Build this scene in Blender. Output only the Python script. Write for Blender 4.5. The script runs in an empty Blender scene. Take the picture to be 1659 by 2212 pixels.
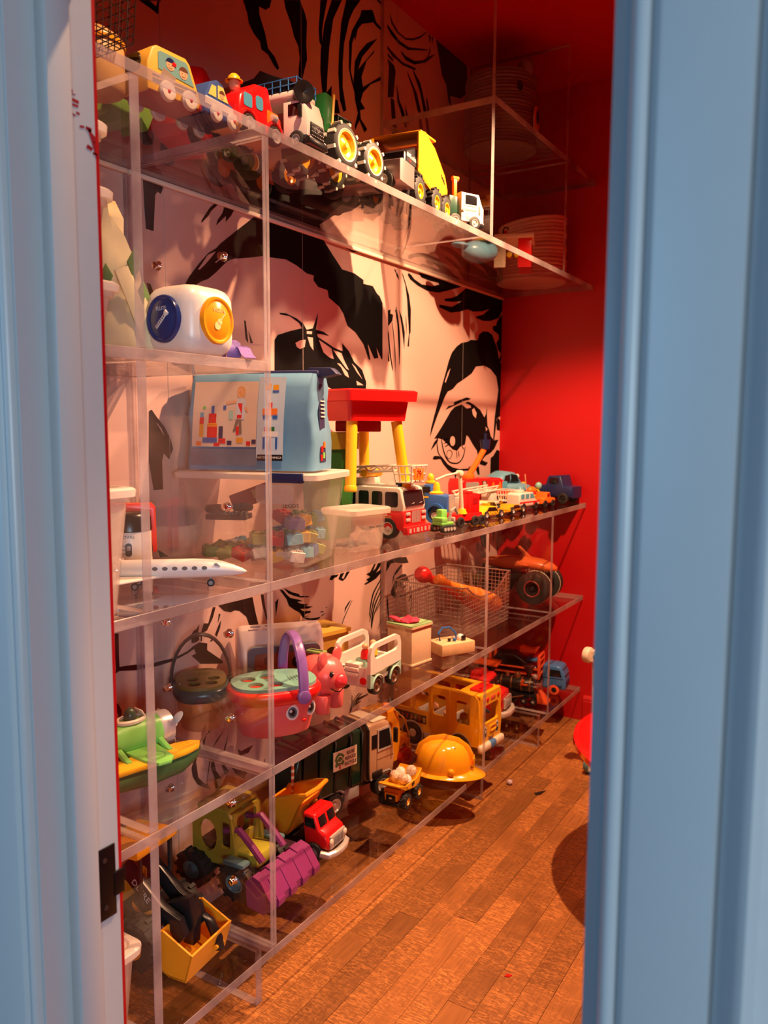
import bpy, bmesh, math, random
from math import pi, sin, cos, radians as RD
from mathutils import Vector, Matrix, Euler
random.seed(7)
S = bpy.context.scene
C = S.collection

# ---------------------------------------------------------------- camera
cam = bpy.data.cameras.new('camera'); camo = bpy.data.objects.new('camera', cam); C.objects.link(camo)
yaw, pitch, roll = 0.5540, -0.1070, 0.0047
fw = Vector((-sin(yaw)*cos(pitch), cos(yaw)*cos(pitch), sin(pitch)))
rt = Vector((cos(yaw), sin(yaw), 0)); up = rt.cross(fw)
r2 = rt*cos(roll)+up*sin(roll); u2 = -rt*sin(roll)+up*cos(roll)
m = Matrix((r2, u2, -fw)).transposed().to_4x4(); m.translation = Vector((1.7174, 0, 1.5))
camo.matrix_world = m
cam.sensor_fit = 'HORIZONTAL'; cam.sensor_width = 36.0; cam.lens = 1734.3/1659*36
cam.clip_start = 0.02; cam.clip_end = 60
cam.dof.use_dof = True; cam.dof.focus_distance = 2.1; cam.dof.aperture_fstop = cam.lens/1000/0.006*1000/1000
S.camera = camo
# ---------------------------------------------------------------- world and light
w = bpy.data.worlds.new('world'); S.world = w; w.use_nodes = True
w.node_tree.nodes['Background'].inputs[0].default_value = (0.3, 0.5, 0.85, 1)
w.node_tree.nodes['Background'].inputs[1].default_value = 0.12
def spot(name, loc, target, power, col, size, blend=.12, rad=.02):
    l = bpy.data.lights.new(name, 'SPOT'); l.energy = power; l.color = col; l.spot_size = RD(size); l.spot_blend = blend; l.shadow_soft_size = rad
    o = bpy.data.objects.new(name, l); C.objects.link(o); o.location = loc
    o.rotation_euler = (Vector(target)-Vector(loc)).to_track_quat('-Z', 'Y').to_euler(); return o
WARM = (1.0, 0.56, 0.30)
spot('ceiling_or_fill_spot', (1.25, 2.50, 3.10), (.62, 2.60, 0), 490, WARM, 96, .3, .025)
spot('ceiling_or_fill_spot', (.95, 1.32, 3.10), (.95, 1.48, 0), 110, WARM, 92, .35, .025)
spot('ceiling_or_fill_spot', (1.55, 3.45, 3.10), (.0, 1.80, .90), 260, (1.0, .58, .36), 50, .6, .08)  # added fill spot for the shaded mural; no known fixture there
hw = bpy.data.lights.new('hall_window', 'AREA'); hw.shape = 'RECTANGLE'; hw.size = 1.3; hw.size_y = 1.7; hw.energy = 34; hw.color = (.28, .62, 1.0)
ho = bpy.data.objects.new('hall_window', hw); C.objects.link(ho); ho.location = (-.7, -2.1, 1.9)
ho.rotation_euler = (Vector((1.5, .66, 1.55))-ho.location).to_track_quat('-Z', 'Y').to_euler()
hb = bpy.data.lights.new('hall_light', 'AREA'); hb.shape = 'RECTANGLE'; hb.size = 1.4; hb.size_y = 1.2; hb.energy = 125; hb.color = (.62, .84, 1.0)
hq = bpy.data.objects.new('hall_light', hb); C.objects.link(hq); hq.location = (4.6, -2.1, 1.45); hq.rotation_euler = (Vector((.3, 1.3, 1.45))-hq.location).to_track_quat('-Z', 'Y').to_euler()
S.view_settings.view_transform = 'Standard'; S.view_settings.look = 'None'; S.view_settings.exposure = 0; S.view_settings.gamma = 1
S.view_settings.use_curve_mapping = False
cy = S.cycles
cy.max_bounces = 14; cy.transparent_max_bounces = 40; cy.diffuse_bounces = 4; cy.glossy_bounces = 5; cy.transmission_bounces = 6
cy.caustics_reflective = False; cy.caustics_refractive = False; cy.sample_clamp_indirect = 4
try: cy.use_denoising = True
except Exception: pass

# ---------------------------------------------------------------- materials
_M = {}
def nt(name):
    m = bpy.data.materials.new(name); m.use_nodes = True; return m, m.node_tree, m.node_tree.nodes['Principled BSDF']
def mat(name, col=(.8, .8, .8), rough=.32, metal=0, coat=0, noise=.06, scale=30, bump=0, sub=0):
    if name in _M: return _M[name]
    m, t, b = nt(name); N = t.nodes
    b.inputs['Roughness'].default_value = rough; b.inputs['Metallic'].default_value = metal; b.inputs['Coat Weight'].default_value = coat
    tc = N.new('ShaderNodeTexCoord'); no = N.new('ShaderNodeTexNoise'); no.inputs['Scale'].default_value = scale; no.inputs['Detail'].default_value = 3
    t.links.new(tc.outputs['Object'], no.inputs['Vector'])
    mx = N.new('ShaderNodeMix'); mx.data_type = 'RGBA'
    mx.inputs[6].default_value = (*[c*(1-noise) for c in col], 1); mx.inputs[7].default_value = (*[min(1, c*(1+noise)) for c in col], 1)
    t.links.new(no.outputs['Fac'], mx.inputs[0]); t.links.new(mx.outputs[2], b.inputs['Base Color'])
    if bump:
        bp = N.new('ShaderNodeBump'); bp.inputs['Strength'].default_value = bump; bp.inputs['Distance'].default_value = .002
        t.links.new(no.outputs['Fac'], bp.inputs['Height']); t.links.new(bp.outputs[0], b.inputs['Normal'])
    _M[name] = m; return m
def clear(name, tint=(.99, .98, .98), ior=1.45, rough=.0):
    """clear acrylic sheet: straight-through transparency with a Fresnel reflection"""
    if name in _M: return _M[name]
    m = bpy.data.materials.new(name); m.use_nodes = True; t = m.node_tree; N = t.nodes; N.clear()
    o = N.new('ShaderNodeOutputMaterial'); mx = N.new('ShaderNodeMixShader'); tr = N.new('ShaderNodeBsdfTransparent'); g = N.new('ShaderNodeBsdfGlossy'); f = N.new('ShaderNodeFresnel')
    tr.inputs[0].default_value = (*tint, 1); g.inputs['Roughness'].default_value = rough; f.inputs[0].default_value = ior
    ge = N.new('ShaderNodeNewGeometry'); mi = N.new('ShaderNodeMapRange'); mi.inputs[3].default_value = ior; mi.inputs[4].default_value = 1/ior
    t.links.new(ge.outputs['Backfacing'], mi.inputs[0]); t.links.new(mi.outputs[0], f.inputs[0])   # same reflectance from inside the sheet as from outside
    t.links.new(f.outputs[0], mx.inputs[0]); t.links.new(tr.outputs[0], mx.inputs[1]); t.links.new(g.outputs[0], mx.inputs[2]); t.links.new(mx.outputs[0], o.inputs[0])
    _M[name] = m; return m
def milky(name, col=(.85, .82, .78), clearness=.5, rough=.25):
    """translucent plastic: part see-through, part scattering"""
    if name in _M: return _M[name]
    m, t, b = nt(name); N = t.nodes; o = N['Material Output']
    b.inputs['Base Color'].default_value = (*col, 1); b.inputs['Roughness'].default_value = rough
    tr = N.new('ShaderNodeBsdfTransparent'); tl = N.new('ShaderNodeBsdfTranslucent'); tl.inputs[0].default_value = (*col, 1)
    a = N.new('ShaderNodeMixShader'); a.inputs[0].default_value = .4; c = N.new('ShaderNodeMixShader')
    no = N.new('ShaderNodeTexNoise'); no.inputs['Scale'].default_value = 9; mr = N.new('ShaderNodeMapRange')
    mr.inputs[3].default_value = clearness-.06; mr.inputs[4].default_value = clearness+.06
    t.links.new(no.outputs['Fac'], mr.inputs[0]); t.links.new(mr.outputs[0], c.inputs[0])
    t.links.new(b.outputs[0], a.inputs[1]); t.links.new(tl.outputs[0], a.inputs[2]); t.links.new(a.outputs[0], c.inputs[1]); t.links.new(tr.outputs[0], c.inputs[2]); t.links.new(c.outputs[0], o.inputs[0])
    _M[name] = m; return m
def edge_mat(name):
    """polished-sawn acrylic edge: pale, streaky, partly clear"""
    m, t, b = nt(name); N = t.nodes; o = N['Material Output']
    b.inputs['Roughness'].default_value = .18
    tc = N.new('ShaderNodeTexCoord'); no = N.new('ShaderNodeTexNoise'); no.inputs['Scale'].default_value = 6; no.inputs['Detail'].default_value = 5
    rp = N.new('ShaderNodeValToRGB'); rp.color_ramp.elements[0].position = .35; rp.color_ramp.elements[0].color = (.42, .33, .34, 1); rp.color_ramp.elements[1].position = .62; rp.color_ramp.elements[1].color = (.9, .78, .76, 1)
    t.links.new(tc.outputs['Object'], no.inputs['Vector']); t.links.new(no.outputs['Fac'], rp.inputs[0]); t.links.new(rp.outputs[0], b.inputs['Base Color'])
    tr = N.new('ShaderNodeBsdfTransparent'); tr.inputs[0].default_value = (.9, .86, .86, 1)
    tl = N.new('ShaderNodeBsdfTranslucent'); t.links.new(rp.outputs[0], tl.inputs[0])
    a = N.new('ShaderNodeMixShader'); a.inputs[0].default_value = .5; c = N.new('ShaderNodeMixShader'); c.inputs[0].default_value = .36
    t.links.new(b.outputs[0], a.inputs[1]); t.links.new(tl.outputs[0], a.inputs[2]); t.links.new(a.outputs[0], c.inputs[1]); t.links.new(tr.outputs[0], c.inputs[2]); t.links.new(c.outputs[0], o.inputs[0])
    return m
def wood_mat(name, dark, light, scale=1.0, rough=.42):
    """quarter-sawn oak: fine grain along Y, wavy ray flecks across it, tone per board"""
    m, t, b = nt(name); N = t.nodes; Lk = t.links.new
    tc = N.new('ShaderNodeTexCoord'); oi = N.new('ShaderNodeObjectInfo'); ge = N.new('ShaderNodeNewGeometry')
    ad = N.new('ShaderNodeVectorMath'); ad.operation = 'ADD'; sc = N.new('ShaderNodeVectorMath'); sc.operation = 'SCALE'; sc.inputs[3].default_value = 7
    cb = N.new('ShaderNodeCombineXYZ'); Lk(oi.outputs['Random'], cb.inputs[0]); Lk(oi.outputs['Random'], cb.inputs[1]); Lk(cb.outputs[0], sc.inputs[0])
    Lk(ge.outputs['Position'], ad.inputs[0]); Lk(sc.outputs[0], ad.inputs[1])
    mp = N.new('ShaderNodeMapping'); mp.inputs['Scale'].default_value = (150*scale, 9*scale, 20); Lk(ad.outputs[0], mp.inputs[0])
    n1 = N.new('ShaderNodeTexNoise'); n1.inputs['Scale'].default_value = 1; n1.inputs['Detail'].default_value = 4; Lk(mp.outputs[0], n1.inputs['Vector'])
    mp2 = N.new('ShaderNodeMapping'); mp2.inputs['Scale'].default_value = (26*scale, 120*scale, 10); mp2.inputs['Rotation'].default_value = (0, 0, .35); Lk(ad.outputs[0], mp2.inputs[0])
    n2 = N.new('ShaderNodeTexNoise'); n2.inputs['Scale'].default_value = 1; n2.inputs['Detail'].default_value = 2; n2.inputs['Distortion'].default_value = 2.2; Lk(mp2.outputs[0], n2.inputs['Vector'])
    r2_ = N.new('ShaderNodeValToRGB'); e = r2_.color_ramp.elements; e[0].position = .50; e[0].color = (0, 0, 0, 1); e[1].position = .60; e[1].color = (1, 1, 1, 1); Lk(n2.outputs['Fac'], r2_.inputs[0])
    n3 = N.new('ShaderNodeTexNoise'); n3.inputs['Scale'].default_value = 5; Lk(ad.outputs[0], n3.inputs['Vector'])
    mk = N.new('ShaderNodeMapRange'); mk.inputs[1].default_value = .36; mk.inputs[2].default_value = .52; Lk(n3.outputs['Fac'], mk.inputs[0])
    mm = N.new('ShaderNodeMath'); mm.operation = 'MULTIPLY'; Lk(r2_.outputs[0], mm.inputs[0]); Lk(mk.outputs[0], mm.inputs[1])
    base = N.new('ShaderNodeMix'); base.data_type = 'RGBA'; base.inputs[6].default_value = (*dark, 1); base.inputs[7].default_value = (*light, 1); Lk(n1.outputs['Fac'], base.inputs[0])
    fl = N.new('ShaderNodeMix'); fl.data_type = 'RGBA'; fl.inputs[7].default_value = (*[min(1, c*1.75) for c in light], 1); Lk(base.outputs[2], fl.inputs[6])
    m2 = N.new('ShaderNodeMath'); m2.operation = 'MULTIPLY'; m2.inputs[1].default_value = .55; Lk(mm.outputs[0], m2.inputs[0]); Lk(m2.outputs[0], fl.inputs[0])
    hv = N.new('ShaderNodeHueSaturation'); vr = N.new('ShaderNodeMapRange'); vr.inputs[3].default_value = .68; vr.inputs[4].default_value = 1.22; Lk(oi.outputs['Random'], vr.inputs[0]); Lk(vr.outputs[0], hv.inputs['Value'])
    Lk(fl.outputs[2], hv.inputs['Color']); Lk(hv.outputs[0], b.inputs['Base Color']); b.inputs['Roughness'].default_value = rough
    bp = N.new('ShaderNodeBump'); bp.inputs['Strength'].default_value = .25; bp.inputs['Distance'].default_value = .001; Lk(n1.outputs['Fac'], bp.inputs['Height']); Lk(bp.outputs[0], b.inputs['Normal'])
    return m

# ---------------------------------------------------------------- mesh building
class MB:
    def __init__(s): s.bm = bmesh.new()
    def _add(s, t, mi=0, mtx=None):
        if mtx is not None: bmesh.ops.transform(t, matrix=mtx, verts=t.verts)
        for f in t.faces: f.material_index = mi
        me = bpy.data.meshes.new('_'); t.to_mesh(me); t.free(); s.bm.from_mesh(me); bpy.data.meshes.remove(me); return s
    def box(s, c, d, r=0, rot=None, mi=0, seg=2, tap=None):
        t = bmesh.new(); bmesh.ops.create_cube(t, size=1)
        for v in t.verts:
            if tap and v.co.z > 0: v.co.x *= tap[0]; v.co.y *= tap[1]
            v.co = Vector((v.co.x*d[0], v.co.y*d[1], v.co.z*d[2]))
        if r: bmesh.ops.bevel(t, geom=t.edges[:], offset=min(r, min(d)*.49), segments=seg, affect='EDGES', profile=.5)
        M = Matrix.Translation(c)
        if rot: M = M @ Euler(rot).to_matrix().to_4x4()
        return s._add(t, mi, M)
    def cyl(s, a, b, r, r1=None, n=16, mi=0, bev=0):
        a = Vector(a); b = Vector(b); d = b-a; t = bmesh.new()
        bmesh.ops.create_cone(t, cap_ends=True, segments=n, radius1=r, radius2=r if r1 is None else r1, depth=d.length)
        if bev:
            es = [e for e in t.edges if len(e.link_faces) == 2 and any(len(f.verts) > 4 for f in e.link_faces)]
            bmesh.ops.bevel(t, geom=es, offset=bev, segments=2, affect='EDGES', profile=.5)
        return s._add(t, mi, Matrix.Translation((a+b)/2) @ d.to_track_quat('Z', 'Y').to_matrix().to_4x4())
    def sph(s, c, r, mi=0, n=16, rot=None):
        t = bmesh.new(); bmesh.ops.create_uvsphere(t, u_segments=n, v_segments=max(6, n*2//3), radius=1)
        r = (r, r, r) if not hasattr(r, '__len__') else r
        M = Matrix.Translation(c)
        if rot: M = M @ Euler(rot).to_matrix().to_4x4()
        return s._add(t, mi, M @ Matrix.Diagonal((*r, 1)))
    def lathe(s, prof, c=(0, 0, 0), ax=(0, 0, 1), n=24, mi=0, sx=1, sy=1):
        t = bmesh.new(); rings = []
        for r, z in prof:
            rings.append([t.verts.new((max(r, 1e-5)*cos(2*pi*i/n)*sx, max(r, 1e-5)*sin(2*pi*i/n)*sy, z)) for i in range(n)])
        for A, B in zip(rings, rings[1:]):
            for i in range(n): t.faces.new((A[i], A[(i+1) % n], B[(i+1) % n], B[i]))
        bmesh.ops.remove_doubles(t, verts=t.verts, dist=1e-6); bmesh.ops.recalc_face_normals(t, faces=t.faces)
        return s._add(t, mi, Matrix.Translation(c) @ Vector(ax).to_track_quat('Z', 'Y').to_matrix().to_4x4())
    def ext(s, poly, lo, hi, ax='y', r=0, mi=0, seg=2):
        """a polygon extruded along ax; 'y': poly is (x,z), 'x': (y,z), 'z': (x,y)"""
        f = {'y': lambda p, h: (p[0], h, p[1]), 'x': lambda p, h: (h, p[0], p[1]), 'z': lambda p, h: (p[0], p[1], h)}[ax]
        t = bmesh.new(); A = [t.verts.new(f(p, lo)) for p in poly]; B = [t.verts.new(f(p, hi)) for p in poly]; n = len(poly)
        t.faces.new(A); t.faces.new(B[::-1])
        for i in range(n): t.faces.new((A[i], B[i], B[(i+1) % n], A[(i+1) % n]))
        bmesh.ops.recalc_face_normals(t, faces=t.faces)
        if r:
            es = [e for e in t.edges if any(len(q.verts) == n for q in e.link_faces)] if n > 4 else t.edges[:]
            bmesh.ops.bevel(t, geom=es, offset=r, segments=seg, affect='EDGES', profile=.5)
        return s._add(t, mi)
    def plate(s, outer, holes, lo, hi, ax='y', mi=0):
        """a flat plate with real openings (outline and holes wound as given), extruded along ax"""
        f = {'y': lambda p, h: (p[0], h, p[1]), 'x': lambda p, h: (h, p[0], p[1]), 'z': lambda p, h: (p[0], p[1], h)}[ax]
        t = bmesh.new(); es = []
        for loop in [outer]+holes:
            vs = [t.verts.new(f(p, lo)) for p in loop]; es += [t.edges.new((vs[i], vs[(i+1) % len(vs)])) for i in range(len(vs))]
        g = bmesh.ops.triangle_fill(t, edges=es, use_beauty=True)
        fs = [q for q in g['geom'] if isinstance(q, bmesh.types.BMFace)]
        e = bmesh.ops.extrude_face_region(t, geom=fs)
        d = Vector(f((0, 0), hi))-Vector(f((0, 0), lo))
        bmesh.ops.translate(t, vec=d, verts=[v for v in e['geom'] if isinstance(v, bmesh.types.BMVert)])
        bmesh.ops.recalc_face_normals(t, faces=t.faces)
        return s._add(t, mi)
    def tube(s, pts, r, n=8, mi=0, closed=False, flat=None):
        P = [Vector(p) for p in pts]; t = bmesh.new(); rings = []; k = len(P)
        for i, p in enumerate(P):
            T = (P[(i+1) % k]-P[i-1]) if closed else (P[min(i+1, k-1)]-P[max(i-1, 0)])
            q = T.to_track_quat('Z', 'Y'); rr = r[i] if hasattr(r, '__len__') else r
            fx, fy = flat or (1, 1)
            rings.append([t.verts.new(p+q @ Vector((rr*fx*cos(2*pi*j/n), rr*fy*sin(2*pi*j/n), 0))) for j in range(n)])
        for i in range(k if closed else k-1):
            A, B = rings[i], rings[(i+1) % k]
            for j in range(n): t.faces.new((A[j], A[(j+1) % n], B[(j+1) % n], B[j]))
        if not closed: t.faces.new(rings[0][::-1]); t.faces.new(rings[-1])
        bmesh.ops.recalc_face_normals(t, faces=t.faces)
        return s._add(t, mi)
    def loft(s, secs, mi=0, caps=True):
        t = bmesh.new(); R = [[t.verts.new(p) for p in sec] for sec in secs]; n = len(secs[0])
        for A, B in zip(R, R[1:]):
            for j in range(n): t.faces.new((A[j], A[(j+1) % n], B[(j+1) % n], B[j]))
        if caps: t.faces.new(R[0][::-1]); t.faces.new(R[-1])
        bmesh.ops.recalc_face_normals(t, faces=t.faces)
        return s._add(t, mi)
    def faces(s, polys, mi=0):
        t = bmesh.new()
        for p in polys:
            try: t.faces.new([t.verts.new(q) for q in p])
            except Exception: pass
        return s._add(t, mi)
def mesh_of(mb, mats, name, smooth=True, ang=35):
    me = bpy.data.meshes.new(name); mb.bm.to_mesh(me); mb.bm.free()
    for m in (mats if isinstance(mats, (list, tuple)) else [mats]): me.materials.append(m)
    if smooth:
        for p in me.polygons: p.use_smooth = True
        me.set_sharp_from_angle(angle=RD(ang))
    return me
def obj(name, mb, mats, parent=None, loc=(0, 0, 0), rot=(0, 0, 0), label=None, smooth=True, ang=35):
    me = mb if isinstance(mb, bpy.types.Mesh) else mesh_of(mb, mats, name, smooth, ang)
    o = bpy.data.objects.new(name, me); C.objects.link(o); o.parent = parent; o.location = loc; o.rotation_euler = rot
    if label: o['label'] = label
    return o
def thing(name, label, cat, loc=(0, 0, 0), rz=0, group=None, rot=None):
    o = bpy.data.objects.new(name, None); C.objects.link(o); o.location = loc; o.rotation_euler = rot or (0, 0, RD(rz)); o.empty_display_size = .05
    o['label'] = label; o['category'] = cat
    if group: o['group'] = group
    return o
def tag(o, label, cat, group=None):
    o['label'] = label; o['category'] = cat
    if group: o['group'] = group
    return o
def struct(name, mb, mats, loc=(0, 0, 0), rot=(0, 0, 0), smooth=False):
    o = obj(name, mb, mats, None, loc, rot, smooth=smooth); o['kind'] = 'structure'; return o
_T = {}
def text(name, s, h, mt, parent, loc, rot, depth=.0006, sx=1, label=None):
    """raised lettering; h = cap height; lies in its local XY plane"""
    k = (s, round(h, 4))
    if k not in _T:
        cu = bpy.data.curves.new('t', 'FONT'); cu.body = s; cu.size = h*1.42; cu.extrude = depth/2; cu.align_x = 'CENTER'; cu.align_y = 'CENTER'; cu.resolution_u = 2
        o = bpy.data.objects.new('t', cu); C.objects.link(o); bpy.context.view_layer.update()
        me = bpy.data.meshes.new_from_object(o.evaluated_get(bpy.context.evaluated_depsgraph_get()))
        bpy.data.objects.remove(o); bpy.data.curves.remove(cu); _T[k] = me
    me = _T[k].copy(); me.materials.clear(); me.materials.append(mt); me.name = name
    o = obj(name, me, None, parent, loc, rot, label); o.scale = (sx, 1, 1); return o
SIDE_R = (pi/2, 0, 0)            # lettering read from local -Y
FRONT = (pi/2, 0, pi/2)          # lettering read from local +X
def rrect(w, h, r, n=4, c=(0, 0)):
    out = []
    for cx, cy_, a in ((w/2-r, h/2-r, 0), (-w/2+r, h/2-r, 90), (-w/2+r, -h/2+r, 180), (w/2-r, -h/2+r, 270)):
        out += [(c[0]+cx+r*cos(RD(a+90*i/n)), c[1]+cy_+r*sin(RD(a+90*i/n))) for i in range(n+1)]
    return out
def circ(r, n=16, c=(0, 0), ry=None):
    return [(c[0]+r*cos(2*pi*i/n), c[1]+(ry or r)*sin(2*pi*i/n)) for i in range(n)]
def arc(c, r, a0, a1, n=8, ry=None):
    return [(c[0]+r*cos(RD(a0+(a1-a0)*i/n)), c[1]+(ry or r)*sin(RD(a0+(a1-a0)*i/n))) for i in range(n+1)]
_W = {}
def wheel(parent, x, y, r, w, tyre, hub, hr=.55, z=None, lugs=0, out=None, lugm=None):
    """a wheel whose axle runs along local Y; out = +1/-1 the side its hub shows on"""
    out = out if out is not None else (1 if y > 0 else -1)
    k = (round(r, 4), round(w, 4), tyre.name, hub.name, hr, lugs, out)
    if k not in _W:
        t = MB(); t.lathe([(r*hr, -w/2), (r*.86, -w/2), (r*.97, -w*.42), (r, -w*.25), (r, w*.25), (r*.97, w*.42), (r*.86, w/2), (r*hr, w/2), (r*hr, -w/2)], ax=(0, 1, 0), n=24)
        for i in range(lugs):
            a = 2*pi*i/lugs
            for sgn in (-1, 1):
                t.box((cos(a+sgn*.08)*r*1.0, sgn*w*.26, sin(a+sgn*.08)*r*1.0), (r*.14, w*.46, r*.16), rot=(0, -a, 0), mi=1)
        h = MB(); h.lathe([(0, w*.5), (r*.12, w*.5), (r*.14, w*.42), (r*hr*.55, w*.30), (r*hr*.8, w*.36), (r*hr*.9, w*.5), (r*hr*1.02, w*.5), (r*hr*1.02, -w*.45), (0, -w*.45)], ax=(0, out, 0), n=20)
        _W[k] = (mesh_of(t, [tyre, lugm or tyre], 'wheel'), mesh_of(h, hub, 'hub'))
    a, b = _W[k]
    o = obj('wheel', a, None, parent, (x, y, (r*1.075 if lugs else r) if z is None else z)); obj('hub', b, None, o); return o
def wheels4(parent, xs, tw, r, w, tyre, hub, **kw):
    for x in xs:
        for sg in (1, -1): wheel(parent, x, sg*tw, r, w, tyre, hub, **kw)

# ---------------------------------------------------------------- palette
white = mat('white_plastic', (.82, .78, .70)); cream = mat('cream_plastic', (.78, .68, .52)); black = mat('black_plastic', (.012, .012, .013), .28)
rubber = mat('black_rubber', (.018, .017, .016), .6); grey = mat('grey_plastic', (.33, .31, .30)); silver = mat('silver_plastic', (.62, .58, .54), .28, .35)
chrome = mat('chrome', (.85, .82, .8), .12, 1.0); red = mat('red_plastic', (.75, .012, .012), .25); darkred = mat('dark_red_plastic', (.35, .01, .012), .3)
yellow = mat('yellow_plastic', (.92, .52, .02), .28); amber = mat('amber_yellow_plastic', (.85, .36, .015), .3); orange = mat('orange_plastic', (.9, .20, .02), .3)
green = mat('green_plastic', (.02, .16, .035), .3); lime = mat('lime_green_plastic', (.22, .62, .12), .3); olive = mat('olive_yellow_plastic', (.40, .36, .04), .35)
blue = mat('blue_plastic', (.03, .13, .42), .3); skyblue = mat('sky_blue_plastic', (.16, .42, .58), .3); navy = mat('navy_plastic', (.012, .025, .10), .3)
teal = mat('teal_plastic', (.24, .58, .52), .3); mint = mat('mint_plastic', (.38, .62, .52), .3); pink = mat('pink_plastic', (.85, .20, .20), .3); purple = mat('purple_plastic', (.26, .12, .42), .3)
plum = mat('plum_plastic', (.26, .035, .16), .34); window = mat('dark_window', (.012, .012, .014), .1); bluewin = mat('blue_window_print', (.10, .42, .60), .25)
pine = mat('pine_wood', (.72, .48, .25), .5, noise=.2, scale=40); birch = mat('birch_wood', (.74, .54, .34), .5, noise=.12, scale=50); tan = mat('tan_plastic', (.62, .38, .14), .4); steel = mat('wire_steel', (.50, .44, .40), .35, .85); skin = mat('peach_plastic', (.80, .42, .22), .4); brown = mat('brown_plastic', (.14, .06, .03), .4)
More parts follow.
